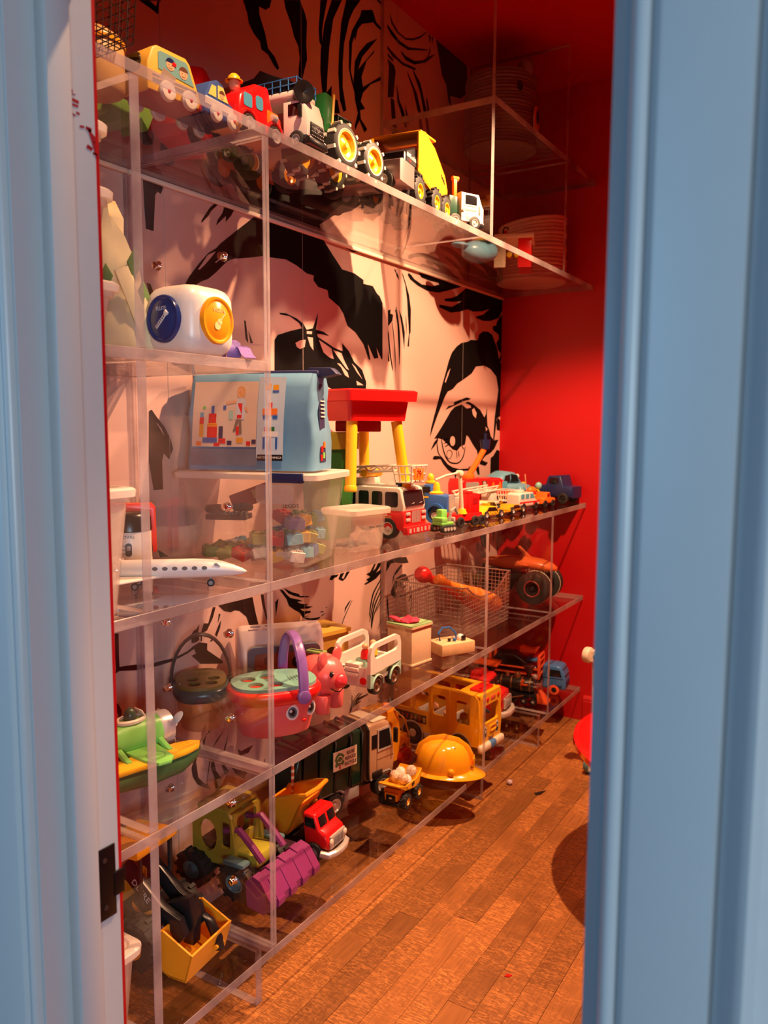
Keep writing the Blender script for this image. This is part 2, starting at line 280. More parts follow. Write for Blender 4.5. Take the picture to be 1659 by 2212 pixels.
MURAL_BLACK=[[[1.955,2.772],[2.089,2.829],[2.08,2.803],[2.06,2.787],[2.029,2.784],[2.03,2.761],[2.057,2.715],[2.069,2.678],[2.104,2.663],[2.124,2.638],[2.115,2.628],[2.097,2.637],[2.069,2.659],[2.038,2.662],[2.031,2.683],[2.004,2.694],[1.98,2.716],[1.974,2.742]],[[2.152,2.855],[2.234,2.89],[2.261,2.861],[2.272,2.838],[2.268,2.763],[2.272,2.719],[2.231,2.611],[2.224,2.614],[2.226,2.67],[2.232,2.708],[2.225,2.742],[2.202,2.765],[2.184,2.802],[2.159,2.832]],[[2.349,2.939],[2.389,2.956],[2.372,2.902],[2.359,2.85],[2.356,2.792],[2.342,2.801],[2.338,2.841],[2.345,2.895]],[[2.415,2.967],[2.477,2.993],[2.424,2.909],[2.399,2.803],[2.388,2.709],[2.383,2.65],[2.414,2.684],[2.412,2.64],[2.422,2.59],[2.37,2.597],[2.355,2.659],[2.347,2.713],[2.35,2.776],[2.372,2.873]],[[2.504,3.005],[2.597,3.044],[2.55,2.99],[2.522,2.944],[2.49,2.853],[2.481,2.781],[2.481,2.702],[2.504,2.63],[2.485,2.619],[2.463,2.652],[2.454,2.742],[2.459,2.816],[2.472,2.914],[2.49,2.965]],[[2.602,3.011],[2.676,3.043],[2.686,3.033],[2.702,3.011],[2.746,3.003],[2.743,2.994],[2.707,2.995],[2.681,3.001],[2.646,2.984],[2.607,2.966],[2.579,2.937],[2.56,2.887],[2.555,2.902],[2.541,2.872],[2.536,2.811],[2.532,2.779],[2.555,2.727],[2.579,2.715],[2.558,2.708],[2.536,2.741],[2.52,2.78],[2.522,2.87],[2.541,2.917],[2.593,2.987]],[[2.712,2.956],[2.667,2.91],[2.608,2.852],[2.579,2.796],[2.692,2.907],[2.687,2.895],[2.637,2.848],[2.603,2.779],[2.613,2.747],[2.747,2.835],[2.748,2.82],[2.667,2.776],[2.613,2.727],[2.598,2.691],[2.628,2.675],[2.594,2.659],[2.599,2.63],[2.643,2.607],[2.623,2.588],[2.589,2.622],[2.56,2.577],[2.558,2.592],[2.579,2.644],[2.56,2.684],[2.55,2.746],[2.56,2.819],[2.588,2.86],[2.637,2.909]],[[2.436,2.645],[2.449,2.647],[2.463,2.607],[2.431,2.597]],[[2.706,3.09],[2.725,3.098],[2.747,3.092],[2.745,3.084]],[[2.798,3.085],[2.822,3.06],[2.867,3.04],[2.923,3.04],[2.981,3.061],[3.041,3.093],[3.096,3.133],[3.092,3.125],[3.041,3.085],[2.982,3.053],[2.923,3.033],[2.856,3.032],[2.812,3.05]],[[2.782,3.036],[2.823,3.023],[2.878,3.01],[2.947,3.014],[3.104,3.065],[3.097,3.057],[2.941,3.001],[2.867,2.997],[2.812,3.008],[2.782,3.023]],[[2.884,2.979],[2.924,2.972],[2.995,2.979],[3.067,3.008],[3.104,3.034],[3.168,3.07],[3.165,3.065],[3.092,3.009],[2.995,2.965],[2.925,2.956],[2.89,2.968]],[[3.086,3.018],[3.11,3.044],[3.128,3.092],[3.127,3.062],[3.104,3.025]],[[2.782,2.957],[2.835,2.947],[2.902,2.939],[3.007,2.955],[3.001,2.945],[2.902,2.929],[2.824,2.932],[2.783,2.946]],[[2.786,2.932],[2.829,2.924],[2.826,2.913],[2.786,2.921]],[[2.784,2.91],[2.835,2.904],[2.846,2.887],[2.831,2.784],[2.788,2.769],[2.792,2.83],[2.797,2.885]],[[2.934,2.921],[2.972,2.892],[3.015,2.862],[3.059,2.79],[3.022,2.796],[2.985,2.863],[2.943,2.904]],[[2.977,2.945],[3.044,2.912],[3.077,2.859],[3.109,2.806],[3.078,2.802],[3.045,2.872],[2.99,2.927]],[[2.852,2.843],[2.87,2.813],[2.876,2.787],[2.91,2.76],[2.94,2.702],[2.923,2.697],[2.887,2.747],[2.859,2.782]],[[3.095,2.871],[3.108,2.864],[3.128,2.812],[3.112,2.807]],[[2.921,2.789],[2.945,2.749],[2.952,2.717],[2.934,2.723]],[[3.028,2.798],[3.06,2.767],[3.08,2.704],[3.049,2.7]],[[3.084,2.798],[3.116,2.785],[3.137,2.714],[3.104,2.74]],[[2.809,2.776],[2.837,2.775],[2.86,2.65],[2.827,2.635]],[[3.176,3.133],[3.219,3.132],[3.451,3.14],[3.482,3.126],[3.485,3.02],[3.42,2.973],[3.362,2.96],[3.313,2.95],[3.328,2.903],[3.299,2.921],[3.277,2.98],[3.235,3.008],[3.207,3.069]],[[3.112,3.131],[3.13,3.127],[3.128,3.097],[3.118,3.105]],[[3.138,3.13],[3.153,3.13],[3.147,3.099]],[[1.686,1.889],[1.71,1.923],[1.746,1.962],[1.787,2.001],[1.822,2.022],[1.838,2.037],[1.904,2.085],[1.966,2.129],[1.992,2.148],[1.933,2.188],[1.895,2.22],[1.835,2.277],[1.807,2.335],[1.845,2.293],[1.935,2.268],[2.043,2.266],[2.209,2.271],[2.34,2.322],[2.481,2.34],[2.603,2.327],[2.541,2.289],[2.423,2.245],[2.339,2.197],[2.361,2.149],[2.416,2.109],[2.477,2.067],[2.556,2.066],[2.619,2.051],[2.619,2.037],[2.685,2.038],[2.715,2.014],[2.736,2.006],[2.757,1.982],[2.758,1.764],[2.752,1.763],[2.712,1.807],[2.727,1.767],[2.697,1.762],[2.649,1.817],[2.668,1.757],[2.659,1.754],[2.621,1.81],[2.565,1.85],[2.511,1.869],[2.485,1.91],[2.459,1.931],[2.393,1.955],[2.385,1.98],[2.329,1.983],[2.301,2.002],[2.305,2.018],[2.263,2.019],[2.208,2.036],[2.15,2.046],[2.075,2.039],[2.028,2.035],[1.977,2.022],[1.897,2.004],[1.867,1.991],[1.82,1.952],[1.786,1.927],[1.758,1.916],[1.725,1.897],[1.686,1.888]],[[1.817,2.148],[1.832,2.149],[1.805,2.126],[1.791,2.108],[1.763,2.082],[1.762,2.088],[1.78,2.111],[1.797,2.132]],[[1.859,2.148],[1.903,2.15],[1.888,2.129],[1.864,2.106],[1.866,2.124],[1.841,2.103],[1.822,2.087],[1.83,2.105],[1.85,2.128]],[[2.088,1.779],[2.105,1.796],[2.169,1.815],[2.235,1.831],[2.261,1.829],[2.296,1.837],[2.328,1.893],[2.32,1.858],[2.316,1.834],[2.359,1.832],[2.396,1.82],[2.351,1.822],[2.32,1.821],[2.327,1.81],[2.384,1.794],[2.425,1.781],[2.481,1.773],[2.476,1.803],[2.52,1.776],[2.556,1.739],[2.611,1.713],[2.64,1.668],[2.635,1.627],[2.556,1.614],[2.433,1.625],[2.318,1.662],[2.203,1.668],[2.103,1.647],[2.086,1.655]],[[2.113,1.869],[2.148,1.871],[2.206,1.861],[2.243,1.847],[2.261,1.829],[2.235,1.831],[2.22,1.847],[2.169,1.864],[2.12,1.864]],[[1.941,1.825],[1.948,1.824],[1.959,1.757],[1.947,1.768]],[[1.96,1.796],[1.981,1.759],[1.969,1.757]],[[2.498,2.147],[2.529,2.15],[2.583,2.148],[2.547,2.141]],[[2.844,2.13],[2.854,2.127],[2.875,2.11],[2.885,2.092],[2.867,2.102]],[[2.904,2.125],[2.917,2.116],[2.943,2.078],[2.965,2.043],[2.982,1.986],[2.981,1.891],[2.972,1.881],[2.969,1.831],[2.956,1.832],[2.968,1.889],[2.958,1.957],[2.95,2.024],[2.935,2.077]],[[2.954,2.122],[2.96,2.132],[2.982,2.127],[3.008,2.114],[3.072,2.102],[3.166,2.107],[3.233,2.125],[3.223,2.131],[3.146,2.128],[3.071,2.13],[3.045,2.146],[3.117,2.161],[3.457,2.148],[3.315,2.11],[3.225,2.088],[3.119,2.082],[3.036,2.092],[2.973,2.108]],[[3.28,2.068],[3.357,2.083],[3.41,2.1],[3.507,2.149],[3.929,2.178],[3.929,2.093],[3.89,2.054],[3.787,2.027],[3.7,2.018],[3.616,2.023],[3.621,2.031],[3.699,2.048],[3.772,2.085],[3.686,2.062],[3.58,2.049],[3.522,2.052],[3.434,2.031],[3.349,2.016],[3.236,2.026],[3.234,2.037],[3.266,2.039],[3.358,2.043],[3.465,2.083],[3.368,2.067],[3.291,2.06]],[[3.929,2.078],[3.929,1.842],[3.908,1.828],[3.9,1.843],[3.926,1.877],[3.885,1.892],[3.863,1.925],[3.895,1.949],[3.888,1.97],[3.821,1.984],[3.814,2.004],[3.859,2.012],[3.865,2.031]],[[3.161,1.448],[3.17,1.488],[3.198,1.544],[3.236,1.614],[3.275,1.691],[3.295,1.725],[3.334,1.798],[3.365,1.838],[3.412,1.869],[3.461,1.89],[3.522,1.9],[3.562,1.913],[3.638,1.918],[3.655,1.947],[3.696,1.966],[3.752,1.972],[3.81,1.962],[3.843,1.929],[3.871,1.905],[3.9,1.843],[3.929,1.826],[3.929,1.553],[3.888,1.541],[3.861,1.428],[3.847,1.433],[3.861,1.552],[3.901,1.688],[3.871,1.756],[3.798,1.789],[3.722,1.802],[3.625,1.791],[3.579,1.755],[3.489,1.721],[3.423,1.698],[3.38,1.672],[3.328,1.658],[3.297,1.63],[3.267,1.592],[3.228,1.544],[3.19,1.492]],[[3.304,1.574],[3.34,1.593],[3.404,1.614],[3.526,1.638],[3.574,1.633],[3.549,1.626],[3.492,1.619],[3.404,1.597],[3.34,1.582]],[[3.201,1.443],[3.23,1.464],[3.28,1.502],[3.362,1.57],[3.404,1.59],[3.481,1.604],[3.526,1.615],[3.549,1.618],[3.608,1.605],[3.682,1.581],[3.733,1.545],[3.751,1.561],[3.765,1.598],[3.764,1.556],[3.773,1.503],[3.799,1.477],[3.814,1.45],[3.854,1.428],[3.914,1.43],[3.863,1.384],[3.818,1.364],[3.754,1.35],[3.717,1.33],[3.742,1.323],[3.787,1.314],[3.756,1.299],[3.693,1.309],[3.667,1.342],[3.653,1.379],[3.604,1.411],[3.556,1.447],[3.532,1.457],[3.516,1.412],[3.466,1.403],[3.433,1.384],[3.389,1.39],[3.324,1.42],[3.282,1.44],[3.241,1.445]],[[3.188,1.354],[3.203,1.366],[3.243,1.365],[3.284,1.356],[3.337,1.323],[3.391,1.306],[3.458,1.296],[3.561,1.294],[3.644,1.316],[3.681,1.294],[3.689,1.257],[3.67,1.258],[3.639,1.291],[3.597,1.287],[3.586,1.262],[3.561,1.284],[3.481,1.287],[3.481,1.267],[3.458,1.283],[3.431,1.279],[3.421,1.243],[3.409,1.271],[3.338,1.298],[3.295,1.324],[3.264,1.35],[3.203,1.349]],[[3.167,1.39],[3.201,1.427],[3.241,1.45],[3.236,1.431],[3.202,1.408]],[[3.929,1.371],[3.929,1.22],[3.817,1.229],[3.819,1.337],[3.851,1.347],[3.896,1.378]],[[3.895,1.547],[3.929,1.531],[3.929,1.476],[3.891,1.482],[3.883,1.52]],[[2.798,1.959],[2.819,1.966],[2.815,1.949],[2.838,1.947],[2.832,1.922],[2.8,1.897]],[[2.885,1.974],[2.911,1.943],[2.933,1.886],[2.93,1.817],[2.921,1.851],[2.907,1.909]],[[2.801,1.798],[2.813,1.76],[2.801,1.758]],[[3.268,1.44],[3.271,1.43],[3.275,1.416],[3.281,1.401],[3.288,1.387],[3.297,1.374],[3.307,1.362],[3.319,1.35],[3.331,1.341],[3.345,1.334],[3.359,1.328],[3.374,1.325],[3.39,1.323],[3.407,1.321],[3.425,1.321],[3.444,1.322],[3.461,1.326],[3.475,1.331],[3.487,1.338],[3.498,1.347],[3.506,1.356],[3.513,1.368],[3.517,1.381],[3.52,1.393],[3.522,1.402],[3.518,1.402],[3.514,1.394],[3.509,1.382],[3.503,1.369],[3.496,1.358],[3.487,1.349],[3.477,1.342],[3.465,1.335],[3.453,1.331],[3.439,1.328],[3.423,1.327],[3.407,1.328],[3.392,1.329],[3.378,1.331],[3.366,1.334],[3.354,1.338],[3.342,1.344],[3.33,1.353],[3.319,1.363],[3.308,1.375],[3.299,1.388],[3.291,1.401],[3.284,1.417],[3.279,1.431],[3.275,1.44]],[[3.224,1.431],[3.225,1.421],[3.227,1.406],[3.231,1.391],[3.238,1.378],[3.248,1.369],[3.261,1.362],[3.274,1.357],[3.283,1.353],[3.285,1.354],[3.278,1.359],[3.267,1.364],[3.256,1.371],[3.247,1.379],[3.241,1.392],[3.236,1.407],[3.232,1.421],[3.228,1.431]],[[3.293,1.434],[3.303,1.435],[3.317,1.437],[3.331,1.44],[3.34,1.443],[3.339,1.444],[3.328,1.443],[3.314,1.441],[3.3,1.438],[3.291,1.436]],[[3.296,1.419],[3.307,1.42],[3.322,1.423],[3.336,1.427],[3.345,1.43],[3.344,1.431],[3.333,1.43],[3.318,1.427],[3.303,1.423],[3.294,1.421]],[[3.307,1.404],[3.318,1.406],[3.333,1.409],[3.347,1.413],[3.356,1.417],[3.355,1.418],[3.344,1.416],[3.328,1.413],[3.314,1.409],[3.304,1.406]],[[3.423,1.384],[3.423,1.376],[3.426,1.365],[3.429,1.354],[3.433,1.347],[3.435,1.347],[3.435,1.354],[3.433,1.365],[3.43,1.376],[3.427,1.384]],[[3.444,1.383],[3.444,1.377],[3.446,1.368],[3.449,1.359],[3.453,1.353],[3.455,1.353],[3.456,1.36],[3.454,1.368],[3.451,1.377],[3.448,1.383]],[[3.475,1.41],[3.48,1.405],[3.488,1.397],[3.498,1.39],[3.506,1.386],[3.508,1.386],[3.504,1.392],[3.495,1.399],[3.486,1.406],[3.478,1.411]],[[3.327,1.372],[3.33,1.375],[3.333,1.38],[3.337,1.385],[3.342,1.387],[3.348,1.388],[3.356,1.386],[3.365,1.384],[3.371,1.382],[3.374,1.379],[3.376,1.375],[3.377,1.37],[3.376,1.366],[3.372,1.361],[3.365,1.355],[3.357,1.35],[3.352,1.348],[3.347,1.349],[3.341,1.352],[3.334,1.356],[3.33,1.36],[3.328,1.364],[3.327,1.368],[3.327,1.372],[3.326,1.374],[3.324,1.374],[3.324,1.372],[3.323,1.368],[3.324,1.363],[3.326,1.359],[3.33,1.355],[3.337,1.35],[3.344,1.347],[3.353,1.345],[3.362,1.348],[3.37,1.353],[3.377,1.359],[3.382,1.365],[3.383,1.37],[3.383,1.375],[3.38,1.38],[3.375,1.384],[3.368,1.387],[3.358,1.389],[3.348,1.39],[3.339,1.389],[3.333,1.386],[3.329,1.381],[3.326,1.376],[3.324,1.372]],[[2.798,1.876],[2.799,1.861],[2.803,1.838],[2.807,1.813],[2.812,1.791],[2.818,1.771],[2.825,1.751],[2.831,1.735],[2.837,1.723],[2.84,1.724],[2.838,1.736],[2.833,1.753],[2.827,1.772],[2.822,1.792],[2.817,1.814],[2.812,1.839],[2.807,1.862],[2.802,1.877]],[[2.829,1.917],[2.832,1.903],[2.837,1.883],[2.842,1.86],[2.847,1.835],[2.85,1.806],[2.854,1.772],[2.857,1.74],[2.86,1.718],[2.862,1.719],[2.861,1.741],[2.859,1.772],[2.856,1.807],[2.852,1.836],[2.848,1.861],[2.842,1.884],[2.836,1.904],[2.832,1.917]],[[2.852,1.969],[2.856,1.96],[2.861,1.947],[2.868,1.929],[2.874,1.905],[2.878,1.869],[2.883,1.824],[2.887,1.78],[2.891,1.75],[2.893,1.75],[2.893,1.781],[2.89,1.825],[2.886,1.87],[2.882,1.906],[2.876,1.93],[2.869,1.948],[2.862,1.961],[2.857,1.97]],[[2.857,1.98],[2.861,1.963],[2.868,1.938],[2.875,1.91],[2.881,1.88],[2.884,1.848],[2.885,1.811],[2.887,1.778],[2.889,1.754],[2.892,1.754],[2.894,1.778],[2.895,1.812],[2.895,1.849],[2.892,1.882],[2.886,1.911],[2.878,1.94],[2.87,1.965],[2.863,1.982]],[[2.94,1.955],[2.94,1.94],[2.941,1.919],[2.944,1.897],[2.946,1.883],[2.948,1.883],[2.948,1.898],[2.947,1.919],[2.944,1.941],[2.942,1.955]],[[2.101,0.944],[2.119,0.939],[2.14,0.919],[2.16,0.904],[2.198,0.892],[2.229,0.881],[2.197,0.883],[2.219,0.872],[2.26,0.863],[2.244,0.859],[2.291,0.849],[2.263,0.847],[2.213,0.855],[2.235,0.842],[2.277,0.836],[2.274,0.829],[2.246,0.831],[2.238,0.824],[2.269,0.819],[2.235,0.821],[2.274,0.808],[2.314,0.803],[2.336,0.802],[2.326,0.796],[2.297,0.797],[2.252,0.809],[2.227,0.823],[2.213,0.841],[2.181,0.858],[2.152,0.877],[2.139,0.903]],[[2.124,0.945],[2.145,0.935],[2.171,0.922],[2.209,0.909],[2.214,0.901],[2.266,0.891],[2.264,0.888],[2.219,0.895],[2.182,0.907],[2.15,0.921]],[[2.392,0.931],[2.404,0.944],[2.453,0.942],[2.441,0.934],[2.422,0.932],[2.41,0.926]],[[2.45,0.924],[2.463,0.942],[2.491,0.943],[2.472,0.924],[2.485,0.92],[2.504,0.943],[2.528,0.942],[2.497,0.918],[2.478,0.912]],[[2.644,0.912],[2.672,0.917],[2.7,0.944],[2.714,0.944],[2.693,0.918],[2.714,0.926],[2.729,0.944],[2.758,0.942],[2.743,0.926],[2.715,0.907],[2.762,0.917],[2.762,0.905],[2.715,0.883],[2.665,0.874],[2.634,0.871],[2.63,0.876],[2.658,0.881],[2.644,0.891],[2.675,0.897]],[[2.536,0.83],[2.523,0.817],[2.504,0.802],[2.491,0.786],[2.494,0.804],[2.517,0.822]],[[2.799,0.941],[2.833,0.945],[2.871,0.947],[2.959,0.939],[2.98,0.911],[2.935,0.914],[2.864,0.928],[2.833,0.928],[2.795,0.898]],[[2.931,0.908],[2.903,0.89],[2.864,0.871],[2.842,0.834],[2.849,0.87],[2.88,0.897],[2.911,0.911]],[[2.834,0.799],[2.834,0.811],[2.849,0.829],[2.872,0.858],[2.92,0.867],[2.952,0.866],[2.977,0.845],[2.985,0.823],[2.952,0.832],[2.936,0.839],[2.928,0.824],[2.953,0.812],[2.977,0.816],[2.928,0.801],[2.904,0.82],[2.881,0.82],[2.865,0.798],[2.881,0.787],[2.945,0.775],[2.986,0.785],[3.002,0.803],[3.002,0.791],[2.969,0.771],[2.921,0.769],[2.865,0.777],[2.842,0.79]],[[2.982,0.739],[2.986,0.76],[3.007,0.764],[3.007,0.752]],[[2.078,0.904],[2.096,0.914],[2.09,0.892],[2.08,0.854]],[[2.756,0.879],[2.744,0.871],[2.727,0.859],[2.71,0.845],[2.696,0.833],[2.688,0.822],[2.683,0.811],[2.679,0.8],[2.675,0.789],[2.671,0.775],[2.668,0.76],[2.665,0.746],[2.664,0.736],[2.667,0.736],[2.671,0.745],[2.675,0.758],[2.679,0.773],[2.684,0.786],[2.688,0.798],[2.692,0.808],[2.697,0.818],[2.705,0.829],[2.718,0.841],[2.734,0.855],[2.75,0.868],[2.761,0.877]],[[2.757,0.857],[2.746,0.848],[2.731,0.836],[2.716,0.821],[2.704,0.807],[2.696,0.795],[2.689,0.782],[2.684,0.769],[2.679,0.757],[2.675,0.744],[2.672,0.731],[2.669,0.72],[2.668,0.712],[2.67,0.711],[2.674,0.719],[2.678,0.73],[2.682,0.742],[2.687,0.755],[2.692,0.767],[2.698,0.779],[2.704,0.792],[2.712,0.804],[2.724,0.818],[2.738,0.833],[2.751,0.846],[2.761,0.855]],[[2.76,0.833],[2.75,0.825],[2.737,0.813],[2.722,0.799],[2.711,0.787],[2.702,0.775],[2.696,0.764],[2.69,0.752],[2.686,0.74],[2.682,0.726],[2.68,0.71],[2.679,0.696],[2.679,0.686],[2.681,0.686],[2.684,0.695],[2.687,0.708],[2.691,0.724],[2.695,0.737],[2.7,0.749],[2.705,0.761],[2.712,0.772],[2.72,0.783],[2.731,0.796],[2.744,0.81],[2.757,0.822],[2.765,0.831]],[[2.757,0.805],[2.75,0.798],[2.74,0.788],[2.729,0.776],[2.719,0.765],[2.711,0.755],[2.703,0.745],[2.696,0.734],[2.691,0.723],[2.687,0.711],[2.685,0.698],[2.683,0.686],[2.683,0.678],[2.685,0.677],[2.687,0.685],[2.69,0.696],[2.693,0.709],[2.697,0.721],[2.703,0.732],[2.71,0.742],[2.718,0.752],[2.726,0.763],[2.735,0.774],[2.745,0.786],[2.755,0.796],[2.761,0.804]],[[2.758,0.785],[2.748,0.778],[2.735,0.766],[2.722,0.754],[2.715,0.746],[2.716,0.745],[2.727,0.752],[2.74,0.764],[2.753,0.776],[2.76,0.784]],[[2.759,0.713],[2.753,0.705],[2.745,0.692],[2.738,0.68],[2.734,0.67],[2.735,0.67],[2.741,0.678],[2.749,0.691],[2.756,0.703],[2.761,0.712]],[[2.542,0.825],[2.532,0.816],[2.519,0.803],[2.506,0.79],[2.495,0.778],[2.488,0.77],[2.483,0.764],[2.48,0.758],[2.476,0.753],[2.471,0.747],[2.467,0.742],[2.464,0.738],[2.462,0.735],[2.463,0.734],[2.466,0.737],[2.47,0.741],[2.475,0.745],[2.48,0.751],[2.484,0.756],[2.488,0.762],[2.493,0.768],[2.5,0.776],[2.51,0.788],[2.523,0.802],[2.536,0.815],[2.544,0.824]],[[2.801,0.793],[2.801,0.78],[2.802,0.762],[2.804,0.742],[2.807,0.723],[2.811,0.706],[2.816,0.689],[2.822,0.673],[2.827,0.662],[2.829,0.662],[2.828,0.672],[2.825,0.687],[2.821,0.705],[2.817,0.722],[2.815,0.74],[2.812,0.76],[2.809,0.779],[2.807,0.792]],[[3.01,0.777],[3.008,0.764],[3.006,0.745],[3.004,0.724],[3.001,0.706],[2.998,0.691],[2.993,0.676],[2.989,0.663],[2.987,0.654],[2.988,0.654],[2.992,0.662],[2.997,0.675],[3.002,0.689],[3.006,0.705],[3.009,0.723],[3.011,0.744],[3.012,0.763],[3.012,0.776]],[[2.335,0.82],[2.339,0.818],[2.345,0.817],[2.351,0.816],[2.355,0.816],[2.355,0.817],[2.351,0.819],[2.345,0.82],[2.339,0.821],[2.335,0.821]],[[2.368,0.828],[2.37,0.828],[2.373,0.828],[2.376,0.829],[2.377,0.83],[2.376,0.831],[2.373,0.831],[2.37,0.831],[2.368,0.83],[2.367,0.829]],[[2.341,0.803],[2.347,0.803],[2.354,0.805],[2.361,0.807],[2.365,0.809],[2.364,0.81],[2.358,0.809],[2.351,0.808],[2.344,0.806],[2.34,0.804]],[[1.804,0.945],[1.963,0.943],[1.975,0.894],[1.991,0.846],[1.947,0.851],[1.932,0.884],[1.9,0.909],[1.879,0.916],[1.859,0.913],[1.829,0.923]],[[1.78,0.944],[1.792,0.942],[1.779,0.911],[1.754,0.878],[1.733,0.873],[1.73,0.849],[1.725,0.85],[1.73,0.88],[1.74,0.902],[1.759,0.898]],[[1.688,0.852],[1.687,0.879],[1.698,0.889],[1.707,0.89],[1.722,0.902],[1.716,0.88],[1.72,0.855],[1.706,0.851]],[[1.806,0.92],[1.813,0.915],[1.8,0.889]],[[1.815,0.897],[1.81,0.873],[1.795,0.848],[1.787,0.857],[1.803,0.882]],[[1.782,0.851],[1.775,0.839],[1.763,0.841]],[[1.408,0.849],[1.421,0.849],[1.473,0.842],[1.52,0.83],[1.561,0.829],[1.616,0.825],[1.669,0.832],[1.697,0.843],[1.72,0.848],[1.753,0.837],[1.752,0.816],[1.8,0.78],[1.82,0.764],[1.82,0.757],[1.723,0.781],[1.687,0.814],[1.705,0.817],[1.697,0.833],[1.674,0.826],[1.616,0.817],[1.556,0.817],[1.519,0.82],[1.472,0.826],[1.421,0.838],[1.404,0.833]],[[1.408,0.944],[1.421,0.941],[1.42,0.877],[1.421,0.846],[1.408,0.849],[1.406,0.881]],[[1.403,0.755],[1.415,0.745],[1.424,0.723],[1.417,0.696],[1.414,0.714],[1.402,0.736]],[[2.004,0.944],[2.018,0.942],[2.026,0.899],[2.039,0.847],[2.031,0.852],[2.012,0.905]],[[1.75,0.559],[1.765,0.557],[1.741,0.551],[1.733,0.522],[1.744,0.507],[1.734,0.471],[1.73,0.498],[1.726,0.538]],[[1.822,0.542],[1.794,0.519],[1.768,0.499],[1.752,0.443],[1.741,0.397],[1.758,0.368],[1.727,0.388],[1.699,0.41],[1.681,0.441],[1.677,0.468],[1.692,0.504],[1.702,0.529],[1.726,0.552],[1.706,0.52],[1.696,0.482],[1.704,0.429],[1.727,0.402],[1.739,0.394],[1.747,0.441],[1.758,0.488],[1.784,0.519]],[[1.842,0.528],[1.829,0.503],[1.82,0.466],[1.812,0.439],[1.839,0.396],[1.821,0.392],[1.807,0.427],[1.813,0.468]],[[1.768,0.477],[1.781,0.421],[1.806,0.386],[1.799,0.33],[1.777,0.335],[1.776,0.394],[1.757,0.441]],[[1.88,0.458],[1.898,0.444],[1.956,0.445],[1.933,0.426],[1.89,0.43]],[[1.852,0.406],[1.878,0.389],[1.916,0.382],[1.932,0.365],[1.91,0.346],[1.873,0.372]],[[2.541,0.447],[2.546,0.441],[2.545,0.421],[2.589,0.441],[2.6,0.438],[2.55,0.418],[2.564,0.42],[2.607,0.434],[2.615,0.431],[2.586,0.422],[2.656,0.418],[2.663,0.414],[2.6,0.411],[2.575,0.406],[2.609,0.404],[2.608,0.402],[2.582,0.398],[2.557,0.395],[2.532,0.38],[2.522,0.367],[2.525,0.386],[2.536,0.412]],[[2.564,0.36],[2.593,0.366],[2.637,0.369],[2.679,0.366],[2.705,0.354],[2.717,0.341],[2.709,0.34],[2.686,0.356],[2.656,0.363],[2.619,0.364],[2.582,0.356]],[[1.557,1.541],[1.572,1.524],[1.602,1.494],[1.624,1.459],[1.632,1.432],[1.617,1.402],[1.597,1.42],[1.59,1.398],[1.591,1.319],[1.556,1.319],[1.542,1.4],[1.547,1.537]],[[1.565,1.151],[1.608,1.125],[1.573,1.128]],[[1.547,2.149],[1.608,2.148],[1.618,2.145],[1.609,2.126],[1.598,2.13],[1.589,2.119],[1.58,2.022],[1.553,2.023],[1.549,2.091]],[[1.55,1.881],[1.564,1.88],[1.574,1.859],[1.593,1.852],[1.615,1.857],[1.617,1.849],[1.61,1.837],[1.58,1.834],[1.563,1.842]],[[1.549,2.599],[1.627,2.632],[1.618,2.619],[1.616,2.591],[1.583,2.596]],[[3.709,0.943],[3.78,0.945],[3.783,0.875],[3.735,0.885],[3.72,0.907],[3.729,0.916],[3.714,0.924]],[[3.868,0.947],[3.888,0.947],[3.876,0.893],[3.869,0.893]],[[3.924,0.946],[3.929,0.947],[3.929,0.815],[3.919,0.845]],[[3.785,0.834],[3.782,0.789],[3.738,0.706],[3.682,0.691],[3.725,0.773]]]
MURAL_WHITE=[[[1.744,1.948],[1.754,1.959],[1.785,1.996],[1.819,2.012],[1.804,1.996],[1.773,1.966],[1.751,1.948]],[[1.815,1.98],[1.838,1.996],[1.835,1.99],[1.818,1.978]],[[2.197,1.778],[2.223,1.789],[2.254,1.794],[2.249,1.769],[2.223,1.76],[2.205,1.765]],[[2.265,1.805],[2.296,1.805],[2.299,1.761],[2.28,1.776]],[[2.261,1.824],[2.292,1.826],[2.29,1.816],[2.261,1.815]],[[2.331,1.801],[2.408,1.777],[2.421,1.74],[2.392,1.745],[2.359,1.759]],[[2.417,1.773],[2.472,1.765],[2.485,1.744],[2.52,1.707],[2.502,1.711],[2.459,1.742]],[[2.442,1.727],[2.468,1.714],[2.494,1.686],[2.52,1.678],[2.511,1.697],[2.463,1.726]],[[2.538,1.733],[2.565,1.72],[2.612,1.677],[2.574,1.701]],[[2.57,1.67],[2.621,1.655],[2.575,1.653]],[[3.47,1.604],[3.504,1.612],[3.573,1.599],[3.574,1.589],[3.527,1.585]],[[3.586,1.579],[3.609,1.59],[3.64,1.565],[3.632,1.539],[3.599,1.554]],[[3.747,1.498],[3.773,1.487],[3.755,1.474]],[[3.295,1.701],[3.325,1.745],[3.351,1.766],[3.331,1.732],[3.304,1.697]],[[3.34,1.596],[3.361,1.604],[3.395,1.607],[3.388,1.599],[3.351,1.593]],[[3.409,1.43],[3.408,1.422],[3.405,1.416],[3.399,1.411],[3.391,1.408],[3.383,1.407],[3.375,1.408],[3.367,1.411],[3.361,1.417],[3.357,1.423],[3.355,1.43],[3.357,1.438],[3.36,1.444],[3.366,1.449],[3.373,1.452],[3.382,1.453],[3.39,1.452],[3.398,1.449],[3.404,1.444],[3.408,1.437]],[[1.571,1.507],[1.59,1.49],[1.601,1.468],[1.593,1.477]],[[1.586,2.613],[1.614,2.625],[1.608,2.608]]]
